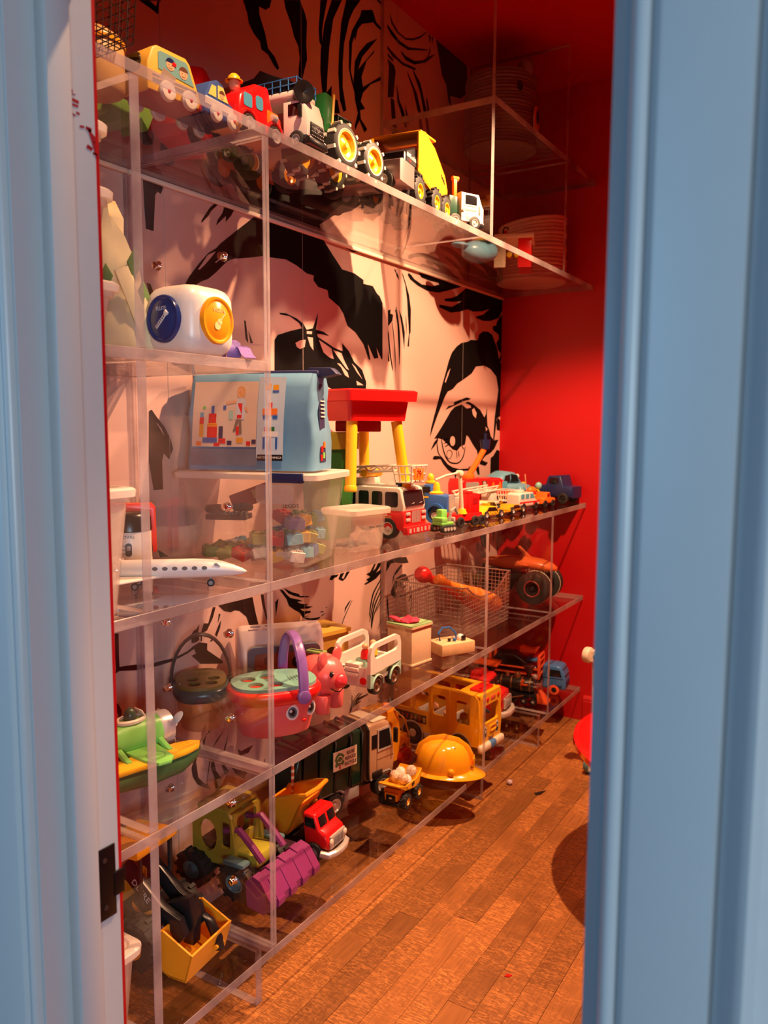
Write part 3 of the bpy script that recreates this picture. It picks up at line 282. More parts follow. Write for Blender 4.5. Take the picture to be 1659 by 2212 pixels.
# ================================================================ the room
L = 3.931; D = .4742; ZC = 3.134; XR = 2.6; YB = .814; YF = .675
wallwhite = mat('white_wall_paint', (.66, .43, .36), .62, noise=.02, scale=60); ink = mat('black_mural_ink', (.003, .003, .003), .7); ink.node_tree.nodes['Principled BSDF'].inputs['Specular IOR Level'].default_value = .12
redpaint = mat('red_wall_paint', (.46, .003, .006), .42, noise=.05, scale=6); trimpaint = mat('white_trim_paint', (.48, .48, .49), .35, noise=.02); hallpaint = mat('hall_wall_paint', (.6, .6, .62), .6)
plankdark = mat('subfloor_dark', (.03, .012, .006), .8)
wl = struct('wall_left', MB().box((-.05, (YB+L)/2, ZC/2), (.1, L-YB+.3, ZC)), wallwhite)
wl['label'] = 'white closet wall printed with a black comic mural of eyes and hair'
def mural(name, polys, x, mt):
    b = MB()
    for q in polys: b.faces([[(x, y, z) for y, z in q]])
    o = obj(name, b, mt, wl, smooth=False); return o
mural('mural_ink_print', MURAL_BLACK, .0008, ink)
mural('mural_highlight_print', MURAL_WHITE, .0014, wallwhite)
b = MB()
for y in (1.62, 2.24, 2.86, 3.48): b.box((.0004, y, ZC/2), (.0009, .0016, ZC))
obj('wallpaper_seam', b, mat('seam', (.5, .42, .38), .6), wl)
struct('wall_back', MB().box((XR/2-.1, L+.05, ZC/2), (XR+.4, .1, ZC)), redpaint)
struct('wall_right', MB().box((XR+.05, (YB+L)/2, ZC/2), (.1, L-YB+.3, ZC)), redpaint)
struct('ceiling', MB().box((XR/2, (YF+L)/2, ZC+.05), (XR+.4, L-YF+.4, .1)), redpaint)
XL, XO, ZH = .717, 1.524, 2.15       # door opening
b = MB(); YW = YF+.012
for x0, x1, z0, z1 in ((-.1, XL-.018, 0, ZC), (XO+.018, XR+.1, 0, ZC), (XL-.018, XO+.018, ZH+.018, ZC)):
    b.box(((x0+x1)/2, (YW+YB-.004)/2, (z0+z1)/2), (x1-x0, YB-.004-YW, z1-z0))
struct('wall_front', b, hallpaint)
b = MB()                              # closet side of the door wall is painted red
for x0, x1, z0, z1 in ((-.1, XL-.018, 0, ZC), (XO+.018, XR+.1, 0, ZC), (XL-.018, XO+.018, ZH+.018, ZC)):
    b.box(((x0+x1)/2, YB-.002, (z0+z1)/2), (x1-x0, .004, z1-z0))
b.box((XL-.0095, YB+.0032, ZH/2), (.018, .0066, ZH))
struct('trim_1', b, redpaint)
# door frame: jambs, stops and moulded casings
dj = MB()
for x, sg in ((XL, -1), (XO, 1)): dj.box((x+sg*.009, (YF+YB)/2, ZH/2), (.018, YB-YF, ZH))
dj.box(((XL+XO)/2, (YF+YB)/2, ZH+.009), (XO-XL+.036, YB-YF, .018))
frame = struct('door_1', dj, trimpaint); frame['label'] = 'white painted door frame without its door'
for x, sg in ((XL, 1), (XO, -1)): obj('door_stop', MB().box((x+sg*.0115, .7395, ZH/2), (.023, .039, ZH), .0015), trimpaint, frame)
obj('door_stop', MB().box(((XL+XO)/2, .7395, ZH-.0115), (XO-XL, .039, .023), .0015), trimpaint, frame)
prof = [(0, 0), (.001, -.008), (.006, -.0125), (.011, -.013), (.0145, -.010), (.016, -.006), (.019, -.0085), (.022, -.013), (.026, -.0145), (.092, -.0165), (.094, -.010), (.104, -.018), (.113, -.029), (.120, -.031), (.124, -.026), (.124, .012), (0, .012)]
obj('casing', MB().ext([(XO+.006+a, YW-.012+c) for a, c in prof], 0, ZH+.1, 'z'), trimpaint, frame, ang=60)
obj('casing', MB().ext([(XL-.006-a, YW-.012+c) for a, c in prof], 0, ZH+.1, 'z'), trimpaint, frame, ang=60)
iron = mat('black_iron', (.006, .006, .007), .35, .5)
h = obj('hinge_plate', MB().box((XL+.0015, .789, .781), (.003, .034, .118), .001).box((XL+.002, .812, .772), (.004, .02, .04), .001), iron, frame, label='black metal strike plate let into the jamb')
obj('screw', MB().cyl((XL+.003, .785, .82), (XL+.0042, .785, .82), .004).cyl((XL+.003, .785, .742), (XL+.0042, .785, .742), .004), mat('dark_screw', (.08, .08, .08), .3, .8), h)
b = MB()                              # smear of red wall paint on the jamb
random.seed(3)
for i in range(14):
    y = .772+random.random()**.8*.042; z = 1.955-(y-.772)*1.6+random.uniform(-.012, .02)
    b.box((XL+.0003, y, z), (.0006, random.uniform(.002, .011), random.uniform(.001, .005)), rot=(random.uniform(-.5, .2), 0, 0))
b.ext([(.7685, 1.975), (.772, 1.972), (.7745, 1.955), (.773, 1.93), (.7715, 1.905), (.770, 1.93), (.7705, 1.955)], XL, XL+.0006, 'x')
b.ext([(.800, 1.925), (.814, 1.915), (.814, 1.885), (.808, 1.905)], XL, XL+.0006, 'x')
obj('paint_smear', b, mat('dried_red_paint', (.30, .012, .02), .4), frame, label='dried red paint smear')
# floor: loose planks laid along Y
fl = struct('floor', MB().box((XR/2, (YF+L)/2, -.03), (XR+.4, L-YF+.4, .04)), plankdark)
oak = wood_mat('oak_floor', (.155, .050, .014), (.46, .175, .045))
pm = MB().box((0, 0, 0), (1, 1, .0104), .0), None
plank = mesh_of(pm[0], oak, 'plank', smooth=False)
random.seed(11)
PW = .0765
x = -.008; row = 0
while x < XR:
    y = YB-.2-random.random()*.5
    while y < L:
        ln = random.choice((.55, .7, .9, 1.15, 1.4)); y1 = min(y+ln, L)
        o = obj('plank', plank, None, fl, (x+PW/2, (y+y1)/2, -.0055+random.uniform(-.0004, .0003))); o.scale = (PW-.0011, y1-y-.0011, 1); y = y1
    x += PW; row += 1
bp = [(0, 0), (-.016, 0), (-.016, .105), (-.013, .112), (-.015, .118), (-.010, .128), (-.004, .133), (0, .135)]
struct('baseboard_back', MB().ext([(L+p, z) for p, z in bp], D+.02, XR, 'x'), redpaint)

# ================================================================ acrylic shelving
acr = clear('clear_acrylic'); edge = edge_mat('acrylic_edge')
def sheet(name, parent, lo, hi):
    """a sheet of acrylic: clear faces, pale sawn edges"""
    b = MB(); d = [hi[i]-lo[i] for i in range(3)]; t = d.index(min(d))
    b.box([(hi[i]+lo[i])/2 for i in range(3)], d, .0012, seg=1)
    b.bm.normal_update()
    for f in b.bm.faces: f.material_index = 0 if abs(f.normal[t]) > .9 else 1
    return obj(name, b, [acr, edge], parent, smooth=False)
T = .0235; P1 = 1.118; P2 = 1.4996; P3 = 2.7687; P4 = 3.4746; X0 = .004
Z = dict(S1=2.1826, S15=2.6701, S2=1.649, S3=1.1215, S4=.6526, S5=.1757)
UA = thing('acrylic_shelf_unit', 'clear acrylic shelf unit nearest the door, the one with a short shelf at eye level', 'shelf', (0, 0, 0))
UB = thing('acrylic_shelf_unit', 'long clear acrylic shelf unit running on to the red wall', 'shelf', (0, 0, 0))
UC = thing('acrylic_shelf_unit', 'small clear acrylic box unit under the ceiling holding the bear basket', 'shelf', (0, 0, 0))
YA = .834; H = T/2
for k in ('S1', 'S2', 'S3', 'S4', 'S5'): sheet('shelf_board', UA, (X0, YA, Z[k]-T), (D, P2-H, Z[k]))
for k in ('S1', 'S3', 'S4', 'S5'): sheet('shelf_board', UB, (X0, P2-H+.0005, Z[k]-T), (D, L-.003, Z[k]))
def stack(y0, y1, ks, par, inset=.0):
    for lo, hi in zip(ks, ks[1:]): sheet('divider', par, (X0, y0, lo+.0003), (D-inset, y1, hi-T-.0003))
lev = [Z['S5'], Z['S4'], Z['S3'], Z['S2'], Z['S1']]; lev2 = [Z['S5'], Z['S4'], Z['S3'], Z['S1']]
stack(P1-T, P1, lev, UA, .0015)
stack(P2-T, P2-H-.0003, lev, UA, .0015); stack(P2-H+.0008, P2, lev2, UB, .0015)
stack(P3-T, P3, [Z['S5'], Z['S4'], Z['S3']], UB, .0015); stack(P4-T, P4, [Z['S5'], Z['S4'], Z['S3']], UB, .0015)
P3U, P4U = 2.752, 3.527
sheet('divider', UC, (X0, P3U-T, Z['S1']+.0004), (D-.0015, P3U, ZC-.003)); sheet('divider', UC, (X0, P4U-T, Z['S1']+.0004), (D-.0015, P4U, Z['S15']-T-.0003))
sheet('divider', UC, (X0, P4U-T, Z['S15']+.0003), (D-.0015, P4U, ZC-.003)); sheet('shelf_board', UC, (X0, P3U+.0004, Z['S15']-T), (D, L-.003, Z['S15']))
for y, par in ((1.473, UA), (2.842, UB), (3.473, UB)): sheet('leg', par, (.06, y, .0008), (.424, y+T, Z['S5']-T-.0005))
sheet('leg', UA, (.06, .87, .0008), (.424, .87+T, Z['S5']-T-.0005))
for par, y0, y1 in ((UA, YA, P2-H), (UB, P2-H, L-.01)): obj('edge_glow_strip', MB().box((.008, (y0+y1)/2, Z['S1']-T-.0065), (.012, y1-y0-.004, .012), .002), mat('cream_edge_glow', (.86, .74, .58), .4), par)  # added cream strip imitates the bright light line along the board's rear edge
def bolt(par, y, x, z, sg=-1):
    b = MB().cyl((x, y, z), (x, y+sg*.013, z), .007, n=14, bev=.001).cyl((x, y+sg*.012, z), (x, y+sg*.017, z), .0095, n=6, bev=.001).cyl((x, y+sg*.001, z), (x, y+sg*.003, z), .012, n=16)
    obj('bolt', b, chrome, par)
BOLTS = ((.352, .98), (.352, .76), (.13, .80), (.352, .535), (.352, .325), (.13, .98), (.13, .52), (.352, 1.9), (.13, 1.9), (.352, 1.75), (.352, 1.3))
for x, z in BOLTS: bolt(UA, P2-T, x, z)
# ================================================================ top shelf (S1)
ZT = {k: v+.0006 for k, v in Z.items()}
z1 = ZT['S1']
# wire basket hanging over the shelf front by the door
def wire_basket(name, label, loc, rz, W, Dp, Hh, cell, mt, wr=.0011, rim=.0026, dip=0, flare=.0, group=None):
    """open-top basket of welded wire: W along local X, Dp along local Y; the wires are real rods"""
    t = thing(name, label, 'basket', loc, rz, group)
    b = MB(); hw_, hd = W/2, Dp/2
    def pt(u, v, h):
        k = 1+flare*(h/Hh); return (u*hw_*k, v*hd*k, h+wr)
    def rod(p, q): b.cyl(p, q, wr, n=5)
    nx, ny, nz = round(W/cell), round(Dp/cell), round(Hh/cell)
    for i in range(nx+1):
        u = -1+2*i/nx; rod(pt(u, -1, 0), pt(u, 1, 0))
        top = Hh-dip*max(0, 1-(u/.8)**2)
        rod(pt(u, -1, 0), pt(u, -1, top)); rod(pt(u, 1, 0), pt(u, 1, Hh))
    for j in range(ny+1):
        v = -1+2*j/ny; rod(pt(-1, v, 0), pt(1, v, 0)); rod(pt(-1, v, 0), pt(-1, v, Hh)); rod(pt(1, v, 0), pt(1, v, Hh))
    for k in range(1, nz+1):
        h = Hh*k/nz-.0004
        for A, B in (((-1, 1), (1, 1)), ((-1, -1), (-1, 1)), ((1, -1), (1, 1))): rod(pt(*A, h), pt(*B, h))
        if h <= Hh-dip: rod(pt(-1, -1, h), pt(1, -1, h))
        elif dip:
            for sg in (-1, 1): rod(pt(sg, -1, h), pt(sg*.82, -1, h))
    o = obj('wire_mesh', b, mt, t); o['kind'] = 'stuff'
    r = MB(); pts = [pt(1, -1, Hh), pt(1, 1, Hh), pt(-1, 1, Hh), pt(-1, -1, Hh)]
    if dip: pts += [pt(-.85, -1, Hh-.004), pt(-.55, -1, Hh-dip*.7), pt(-.25, -1, Hh-dip), pt(.25, -1, Hh-dip), pt(.55, -1, Hh-dip*.7), pt(.85, -1, Hh-.004)]
    r.tube(pts, rim, n=6, closed=True); obj('rim', r, mt, t); return t
wire_basket('wire_basket', 'dark wire basket at the door end of the top shelf', (.435, .93, z1), 90, .27, .17, .15, .017, mat('bronze_wire', (.10, .06, .05), .4, .8), flare=.08)
# wooden toys with printed sides
def wood_car(name, label, loc, rz, prof, wdt, col, xs, r, roofc=None, under=None):
    t = thing(name, label, 'toy vehicle', loc, rz)
    obj('body', MB().ext(prof, -wdt/2, wdt/2, 'y', .006), col, t)
    if under: obj('chassis', MB().box((0, 0, r*1.0), (abs(prof[0][0])*1.9, wdt*.96, r*.7), .003), under, t)
    for x in xs:
        for sg in (-1, 1):
            w_ = obj('wheel', MB().lathe([(0, -.006), (r*.8, -.006), (r, -.002), (r, .002), (r*.85, .006), (r*.55, .007), (0, .0045)], ax=(0, sg, 0), n=20), white, t, (x, sg*(wdt/2+.005), r))
            obj('axle_cap', MB().lathe([(0, .0085), (.0035, .0075), (.0045, .0048), (.0045, .002)], ax=(0, sg, 0), n=10), red, w_)
    return t
t = wood_car('toy_school_bus', 'wooden toy school bus with two children painted in its window', (.33, 1.312, z1), 87,
    [(-.078, .014), (.064, .014), (.070, .03), (.064, .045), (.040, .100), (.028, .110), (-.05, .110), (-.064, .102), (-.078, .068)], .094, mat('painted_yellow_wood', (.80, .46, .06), .4, noise=.15), (-.03, .031), .021, under=darkred)
def side_print(par, name, pts, y, mt, d=.0008): return obj(name, MB().ext(pts, y-d, y+.0002, 'y'), mt, par)
w_ = side_print(t, 'side_window', [(-.050, .062), (.048, .055), (.031, .094), (.026, .099), (-.045, .099), (-.05, .095)], -.0475, mat('teal_print', (.17, .38, .36), .4))
for x, z, cap, hair in ((-.018, .079, navy, None), (.018, .073, None, brown)):
    obj('child_face', MB().ext(circ(.0115, 16, (x, z)), -.0492, -.0480, 'y'), skin, w_)
    k = MB().ext(arc((x, z+.003), .0125, 10, 170, 8, .011)+[(x-.0125, z+.003), (x+.0125, z+.003)][::-1][:0], -.0498, -.0481, 'y'); obj('child_hair', k, cap or brown, w_)
    if cap: obj('cap_peak', MB().ext(circ(.006, 12, (x+.010, z+.004), .004), -.0503, -.0481, 'y'), red, w_)
    k = MB()
    for q in (-.004, .004): k.ext(circ(.0011, 8, (x+q, z-.0005)), -.0495, -.0481, 'y')
    k.tube([(x-.005, -.0494, z-.005), (x-.0025, -.0494, z-.0072), (x+.0025, -.0494, z-.0072), (x+.005, -.0494, z-.005)], .0005, 4); obj('child_smile', k, black, w_)
obj('rear_window', MB().ext(rrect(.05, .036, .01, c=(0, .074)), -.080, -.0765, 'x'), window, t)
k = obj('side_stripe', MB().box((-.005, -.0473, .046), (.12, .001, .004)).box((-.005, -.0473, .036), (.12, .001, .008)), black, t)
obj('paper_tag', MB().box((-.03, -.054, .048), (.045, .0006, .022), rot=(.5, .1, .25)), mat('paper', (.80, .68, .42), .7), t)
t = wood_car('toy_car', 'small blue wooden car with yellow windows and white wheels', (.335, 1.442, z1), 93,
    [(-.058, .016), (.060, .016), (.062, .035), (.052, .052), (.028, .060), (.008, .092), (-.012, .098), (-.038, .086), (-.054, .056), (-.060, .035)], .092, mat('painted_blue_wood', (.045, .10, .30), .4, noise=.15), (-.026, .032), .0185, under=navy)
yw = mat('yellow_print', (.80, .68, .16), .4)
side_print(t, 'side_window', [(-.046, .056), (-.02, .056), (-.02, .080), (-.034, .080)], -.0465, yw); w_ = side_print(t, 'side_window', [(-.014, .056), (.022, .056), (.005, .085), (-.014, .085)], -.0465, yw)
obj('driver_print', MB().ext(circ(.0075, 12, (-.001, .066)), -.0482, -.0470, 'y').ext(arc((-.001, .069), .009, 0, 180, 6, .008), -.0486, -.0470, 'y', mi=1), [skin, brown], w_)
side_print(t, 'white_band', [(-.058, .034), (.06, .034), (.052, .050), (-.056, .050)], -.0465, white)
# green tray with wheels
t = thing('toy_trailer', 'green toy trailer with a wavy lower edge, lying behind the wooden bus', 'toy vehicle', (.17, 1.225, z1), 90)
b = MB(); pr = [(-.15, .0), (-.12, .0), (-.10, .022), (-.08, .0), (-.05, 0), (-.03, .022), (-.01, 0), (.03, 0), (.05, .022), (.07, 0), (.11, 0), (.13, .022), (.15, .0), (.17, .04), (.15, .062), (-.13, .062), (-.165, .04)]
b.ext(pr, -.045, .045, 'y', .004); obj('tray', b, mat('bright_green_plastic', (.20, .44, .06), .35), t)
obj('inset_floor', MB().box((0, 0, .0635), (.24, .062, .003), .001), mat('mid_green_plastic', (.08, .25, .05), .4), t)
t = thing('toy_car', 'big rounded red toy car behind the wooden bus', 'toy vehicle', (.155, 1.535, z1), -62)
b = MB(); b.ext([(-.13, .03), (.13, .03), (.145, .07), (.13, .11), (.06, .135), (.02, .205), (-.03, .225), (-.08, .215), (-.125, .16), (-.14, .09)], -.065, .065, 'y', .026, seg=3); obj('body', b, red, t)
obj('side_window', MB().ext(rrect(.05, .03, .008, c=(-.03, .17)), -.0662, -.064, 'y'), bluewin, t); obj('grille', MB().box((.02, -.0655, .09), (.06, .003, .004)).box((.02, -.0655, .10), (.06, .003, .004)).box((.02, -.0655, .08), (.06, .003, .004)), darkred, t)
obj('lamp', MB().cyl((.133, -.03, .12), (.142, -.03, .12), .014, bev=.003), yellow, t); wheels4(t, (-.08, .08), .06, .034, .02, rubber, grey)
t = thing('toy_drum', 'plain tan wooden drum behind the wooden bus, by the wire basket', 'drum', (.285, 1.17, z1), 0)
obj('shell', MB().lathe([(0, 0), (.055, 0), (.06, .008), (.06, .10), (.055, .108), (.03, .125), (0, .128)], n=28), tan, t); obj('hoop', MB().lathe([(.0605, .09), (.063, .09), (.063, .098), (.0605, .098), (.0605, .09)], n=28), amber, t)
# red fire engine with a driver on its roof
t = thing('toy_fire_engine', 'shiny red fire engine with a helmeted driver sticking out of its roof', 'toy vehicle', (.352, 1.562, z1), 91)
obj('body', MB().ext([(-.076, .022), (.084, .022), (.088, .045), (.082, .075), (.05, .085), (.035, .128), (.028, .134), (-.012, .128), (-.035, .108), (-.06, .100), (-.074, .085), (-.08, .05)], -.045, .045, 'y', .012, seg=3), red, t)
obj('chassis', MB().box((0, 0, .018), (.168, .088, .014), .004), mat('apricot_plastic', (.80, .42, .12), .4), t)
for x in (-.047, .05):
    for y in (-.0455, .0455): obj('mudguard', MB().tube([(x+.031*cos(RD(q)), y, .024+.031*sin(RD(q))) for q in range(-10, 200, 15)], .0055, 8), red, t)
wheels4(t, (-.047, .05), .043, .0235, .02, rubber, silver, hr=.72)
side_print(t, 'side_window', rrect(.030, .030, .006, c=(-.048, .078)), -.0455, bluewin); side_print(t, 'side_window', rrect(.026, .031, .008, c=(-.006, .084)), -.0455, bluewin)
p_ = obj('hose_panel', MB().box((.044, -.0452, .064), (.042, .003, .030), .004), orange, t); obj('hose_reel', MB().cyl((.035, -.050, .064), (.053, -.050, .064), .008, n=14, bev=.001), silver, p_)
dr = obj('driver', MB().sph((-.052, -.008, .118), (.014, .014, .015)).sph((-.040, -.012, .116), .0035), skin, t)
obj('helmet', MB().lathe([(.021, 0), (.0215, .002), (.0155, .004), (.014, .011), (.008, .017), (0, .018)], c=(-.053, -.008, .124), n=18), yellow, dr)
obj('driver_eyes', MB().sph((-.044, -.021, .119), .0014, n=8).sph((-.0385, -.0155, .119), .0014, n=8), black, dr)
obj('siren', MB().sph((.074, -.01, .094), (.010, .010, .011)), red, t)
# white service truck with blue railings
t = thing('toy_truck', 'white toy lorry with blue railings and a black grille', 'toy vehicle', (.41, 1.692, z1), 4)
obj('cab', MB().ext([(-.02, .03), (.052, .03), (.055, .06), (.050, .088), (.040, .118), (-.02, .118)], -.04, .04, 'y', .006), white, t)
obj('windscreen', MB().ext([(-.034, .086), (.034, .086), (.031, .112), (-.031, .112)], .0, .0015, 'x'), window, t, (.0475, 0, .004), (0, -.28, 0))
obj('grille', MB().box((.056, 0, .046), (.004, .06, .036), .002), black, t); b = MB()
for i in range(8):
    for j in range(4): b.box((.0583, -.026+i*.0075, .033+j*.009), (.001, .0022, .0022), rot=(pi/4, 0, 0))
obj('grille_dots', b, silver, t); obj('badge', MB().lathe([(.005, 0), (.0065, .001), (.0065, -.001), (.005, -.001), (.005, 0)], c=(.0588, 0, .051), ax=(1, 0, 0), n=16), silver, t)
obj('bumper', MB().box((.052, 0, .018), (.02, .086, .018), .004), black, t)
for y in (-.034, .034): obj('headlamp', MB().box((.058, y, .024), (.006, .014, .01), .002), chrome, t)
for y in (-.05, .05): obj('mirror', MB().box((.038, y, .085), (.008, .014, .03), .003), black, t)
obj('side_window', MB().box((.015, -.0405, .095), (.036, .001, .028)), window, t)
obj('bed', MB().box((-.13, 0, .045), (.21, .07, .02), .003), grey, t)
pl = obj('work_platform', MB().box((-.075, .0, .135), (.20, .084, .014), .003).box((-.075, 0, .152), (.19, .07, .02), .003, mi=1), [white, black], t)
b = MB()
for sg in (-1, 1):
    for z in (.155, .170): b.cyl((-.17, sg*.043, z), (.025, sg*.043, z), .0016, n=6)
    for i in range(9): b.cyl((-.17+i*.0243, sg*.043, .142), (-.17+i*.0243, sg*.043, .172), .0016, n=6)
for z in (.155, .170): b.cyl((.025, -.043, z), (.025, .043, z), .0016, n=6)
obj('railing', b, mat('blue_rail', (.04, .20, .55), .35), pl)
obj('boom', MB().ext([(-.17, .16), (-.02, .16), (-.01, .175), (-.06, .195), (-.10, .215), (-.12, .20), (-.17, .195)], -.025, .025, 'y', .004), black, t)
obj('searchlight', MB().lathe([(0, -.02), (.018, -.02), (.022, 0), (.027, .018), (.024, .018), (0, .010)], c=(.03, -.03, .134), ax=(.7, -.5, -.1)), black, t)
wheels4(t, (.022, -.19), .036, .022, .02, rubber, grey)
# green tractor on big treaded wheels
t = thing('toy_tractor', 'green toy tractor on big yellow-hubbed wheels with black and cream treads', 'toy vehicle', (.36, 1.91, z1), 89)
obj('bonnet', MB().box((.055, 0, .105), (.10, .055, .045), .006).box((.05, 0, .075), (.12, .04, .03), .004), green, t)
obj('front_panel', MB().box((-.105, -.02, .135), (.036, .09, .10), .006, rot=(0, .12, 0)), green, t); obj('stripe', MB().box((-.085, -.0655, .14), (.007, .002, .10), rot=(0, .12, 0)), yellow, t)
obj('cab_frame', MB().box((.02, 0, .165), (.07, .06, .006), .002).cyl((-.01, .025, .12), (-.01, .025, .165), .004).cyl((-.01, -.025, .12), (-.01, -.025, .165), .004).cyl((.05, .025, .12), (.05, .025, .165), .004).cyl((.05, -.025, .12), (.05, -.025, .165), .004), black, t)
for y in (-.03, .03): obj('loader_arm', MB().tube([(-.04, y, .07), (-.08, y, .05), (-.11, y, .06)], .009, 8), green, t)
obj('bucket', MB().ext([(-.155, .03), (-.10, .03), (-.095, .08), (-.11, .085), (-.15, .05)], -.055, .055, 'y', .003), green, t)
treadw = mat('cream_tread', (.72, .68, .56), .5)
for x, r in ((-.058, .058), (.077, .053)):
    for sg in (-1, 1):
        wheel(t, x, sg*.068, r, .05, rubber, yellow, hr=.66, lugs=9, lugm=treadw, z=r*1.07)
        obj('hub_ring', MB().lathe([(r*.66, .0255), (r*.72, .0262), (r*.74, .025), (r*.66, .024), (r*.66, .0255)], ax=(0, sg, 0), n=24), treadw, t, (x, sg*.068, r*1.07))
# silver pick-up behind the tractor wheels
t = thing('toy_pickup', 'silver toy pick-up with dark glass behind the tractor', 'toy vehicle', (.33, 2.128, z1), 188)
obj('body', MB().ext([(-.14, .03), (.13, .03), (.135, .07), (.11, .088), (.05, .095), (-.14, .095)], -.06, .06, 'y', .012), mat('pickup_silver', (.42, .34, .33), .25, .5), t)
obj('cab', MB().ext([(-.05, .094), (.065, .094), (.03, .140), (-.035, .143)], -.052, .052, 'y', .010), window, t); obj('roof', MB().box((-.004, 0, .142), (.06, .096, .006), .003), mat('pickup_silver'), t)
wheels4(t, (-.085, .085), .055, .033, .03, rubber, silver, lugs=0)
# yellow dump truck with a black nose
t = thing('toy_dump_truck', 'large yellow tipper truck with a black bonnet, bed tilted up', 'toy vehicle', (.325, 2.392, z1), 97)
b = MB(); outer = [(-.115, .115), (-.06, .098), (.10, .060), (.135, .085), (.145, .12), (.12, .16), (.02, .225), (-.06, .250), (-.115, .235)]
b.plate(outer, [], -.085, -.079).plate(outer, [], .079, .085)
b.ext([(-.118, .115), (-.06, .096), (.10, .057), (.138, .083), (.138, .09), (.10, .066), (-.06, .104), (-.118, .122)], -.085, .085, 'y')
b.ext([(.138, .083), (.148, .12), (.122, .162), (.02, .228), (.02, .220), (.116, .158), (.140, .12), (.132, .088)], -.085, .085, 'y')
b.box((-.03, 0, .246), (.13, .17, .008), .003, rot=(0, -.05, 0)); obj('bed_shade', MB().box((0, 0, .15), (.12, .156, .004)).box((.03, 0, .16), (.004, .156, .13)), black, t); obj('dump_bed', b, amber, t)  # black sheets inside the bed stand in for the shade there
b = MB()
for i in range(3): b.box((.09+i*.011, -.0855, .152-i*.006), (.005, .002, .016), rot=(0, -.5, 0))
obj('bed_decal', b, black, t)
obj('chassis', MB().box((-.02, 0, .055), (.30, .09, .03), .005), black, t)
obj('bonnet', MB().ext([(-.205, .05), (-.09, .05), (-.09, .185), (-.12, .185), (-.205, .150)], -.075, .075, 'y', .006).box((-.15, -.075, .10), (.10, .04, .012), .004).box((-.15, .075, .10), (.10, .04, .012), .004), black, t)
pl = obj('name_plate', MB().box((-.150, -.0762, .140), (.085, .002, .030)), mat('plate_black', (.02, .02, .02), .4), t)
text('plate_lettering', 'Tonka', .014, white, pl, (-.143, -.0774, .145), SIDE_R); text('plate_number', '802', .007, mat('plate_red', (.5, .03, .02), .4), pl, (-.165, -.0774, .131), SIDE_R)
b = MB()
for i in range(4): b.box((-.188+i*.008, -.0775, .146), (.004, .001, .012), rot=(0, .4, 0))
obj('plate_stripes', b, white, pl)
wheels4(t, (-.125, .115), .078, .046, .04, rubber, yellow, hr=.5, lugs=14)
wheels4(t, (.02,), .078, .046, .04, rubber, yellow, hr=.5, lugs=14)
# white cab-over lorry
t = thing('toy_lorry', 'white cab-over toy lorry with an orange lever behind the cab', 'toy vehicle', (.405, 2.648, z1), 62)
obj('cab', MB().ext([(-.045, .026), (.052, .026), (.052, .076), (.046, .082), (.030, .122), (-.045, .124)], -.05, .05, 'y', .005), white, t)
obj('windscreen', MB().box((0, -.0225, 0), (.0015, .04, .034), .0005).box((0, .0225, 0), (.0015, .04, .034), .0005), window, t, (.0405, 0, .100), (0, -.38, 0))
obj('side_window', MB().box((-.005, -.0505, .099), (.05, .0015, .032), .0005), window, t); obj('window_frame', MB().plate(rrect(.06, .042, .003, c=(-.005, .099)), [rrect(.05, .032, .002, c=(-.005, .099))[::-1]], -.0515, -.050), white, t)
obj('front_panel', MB().box((.053, .004, .048), (.0025, .05, .044), .001), cream, t); obj('crest', MB().ext([(-.036, .062), (-.026, .062), (-.026, .054), (-.031, .048), (-.036, .054)], .0525, .0535, 'x'), grey, t)
obj('door_lines', MB().box((-.005, -.0506, .066), (.05, .001, .006)).box((.032, -.0515, .07), (.006, .004, .03), .001).box((-.038, -.0515, .062), (.008, .004, .008), .001), grey, t)
obj('hatch', MB().box((-.008, -.0505, .046), (.03, .0015, .022), .0004), mat('off_white_plastic', (.66, .60, .52)), t)
obj('bumper', MB().box((.045, 0, .02), (.02, .10, .016), .003), black, t)
obj('bed', MB().box((-.07, 0, .035), (.06, .08, .02), .003).box((-.075, .0, .075), (.035, .09, .065), .004), mat('dark_green_plastic', (.02, .07, .04)), t)
obj('lever', MB().box((-.055, -.02, .13), (.014, .014, .085), .003).cyl((-.064, -.02, .172), (-.04, -.02, .172), .008), orange, t)
wheels4(t, (.012, -.07), .043, .024, .02, rubber, silver)
# tool bench and blue whale toy and rope basket
t = thing('toy_tool_bench', 'wooden toy tool bench with red side panels in front of the rope basket', 'tool bench', (.285, 3.405, z1), 20)
obj('bench_top', MB().box((0, 0, .133), (.17, .19, .018), .003), birch, t)
for y in (-.072, .072): obj('side_panel', MB().box((.045, y, .062), (.058, .012, .122), .002), red, t)
obj('side_panel', MB().box((-.06, -.085, .062), (.05, .014, .122), .002), birch, t)
for x in (-.02, .012): obj('peg', MB().cyl((x, -.088, .055), (x, -.05, .055), .012, n=14, bev=.002), yellow, t)
for x, y, c_ in ((-.04, -.04, red), (.0, .03, red), (.05, .05, black)): obj('screw_knob', MB().cyl((x, y, .142), (x, y, .152), .014, n=12, bev=.002).cyl((x, y, .15), (x, y, .166), .008, n=10, bev=.002), c_, t)
obj('hook', MB().tube([(-.05, -.05, .142), (-.05, -.05, .165), (-.045, -.045, .178), (-.032, -.045, .178), (-.028, -.045, .168)], .003, 6), black, t)
t = thing('toy_whale', 'pale blue rounded toy seen through the top shelf near its far end', 'toy', (.22, 3.16, z1), 70)
obj('body', MB().sph((0, 0, .045), (.085, .05, .045)).sph((.06, 0, .055), (.045, .042, .04)).sph((-.10, 0, .06), (.045, .03, .012)), skyblue, t); obj('cap', MB().lathe([(.04, 0), (.045, .004), (.045, .012), (.03, .022), (0, .024)], c=(.03, 0, .088), n=20), yellow, t)
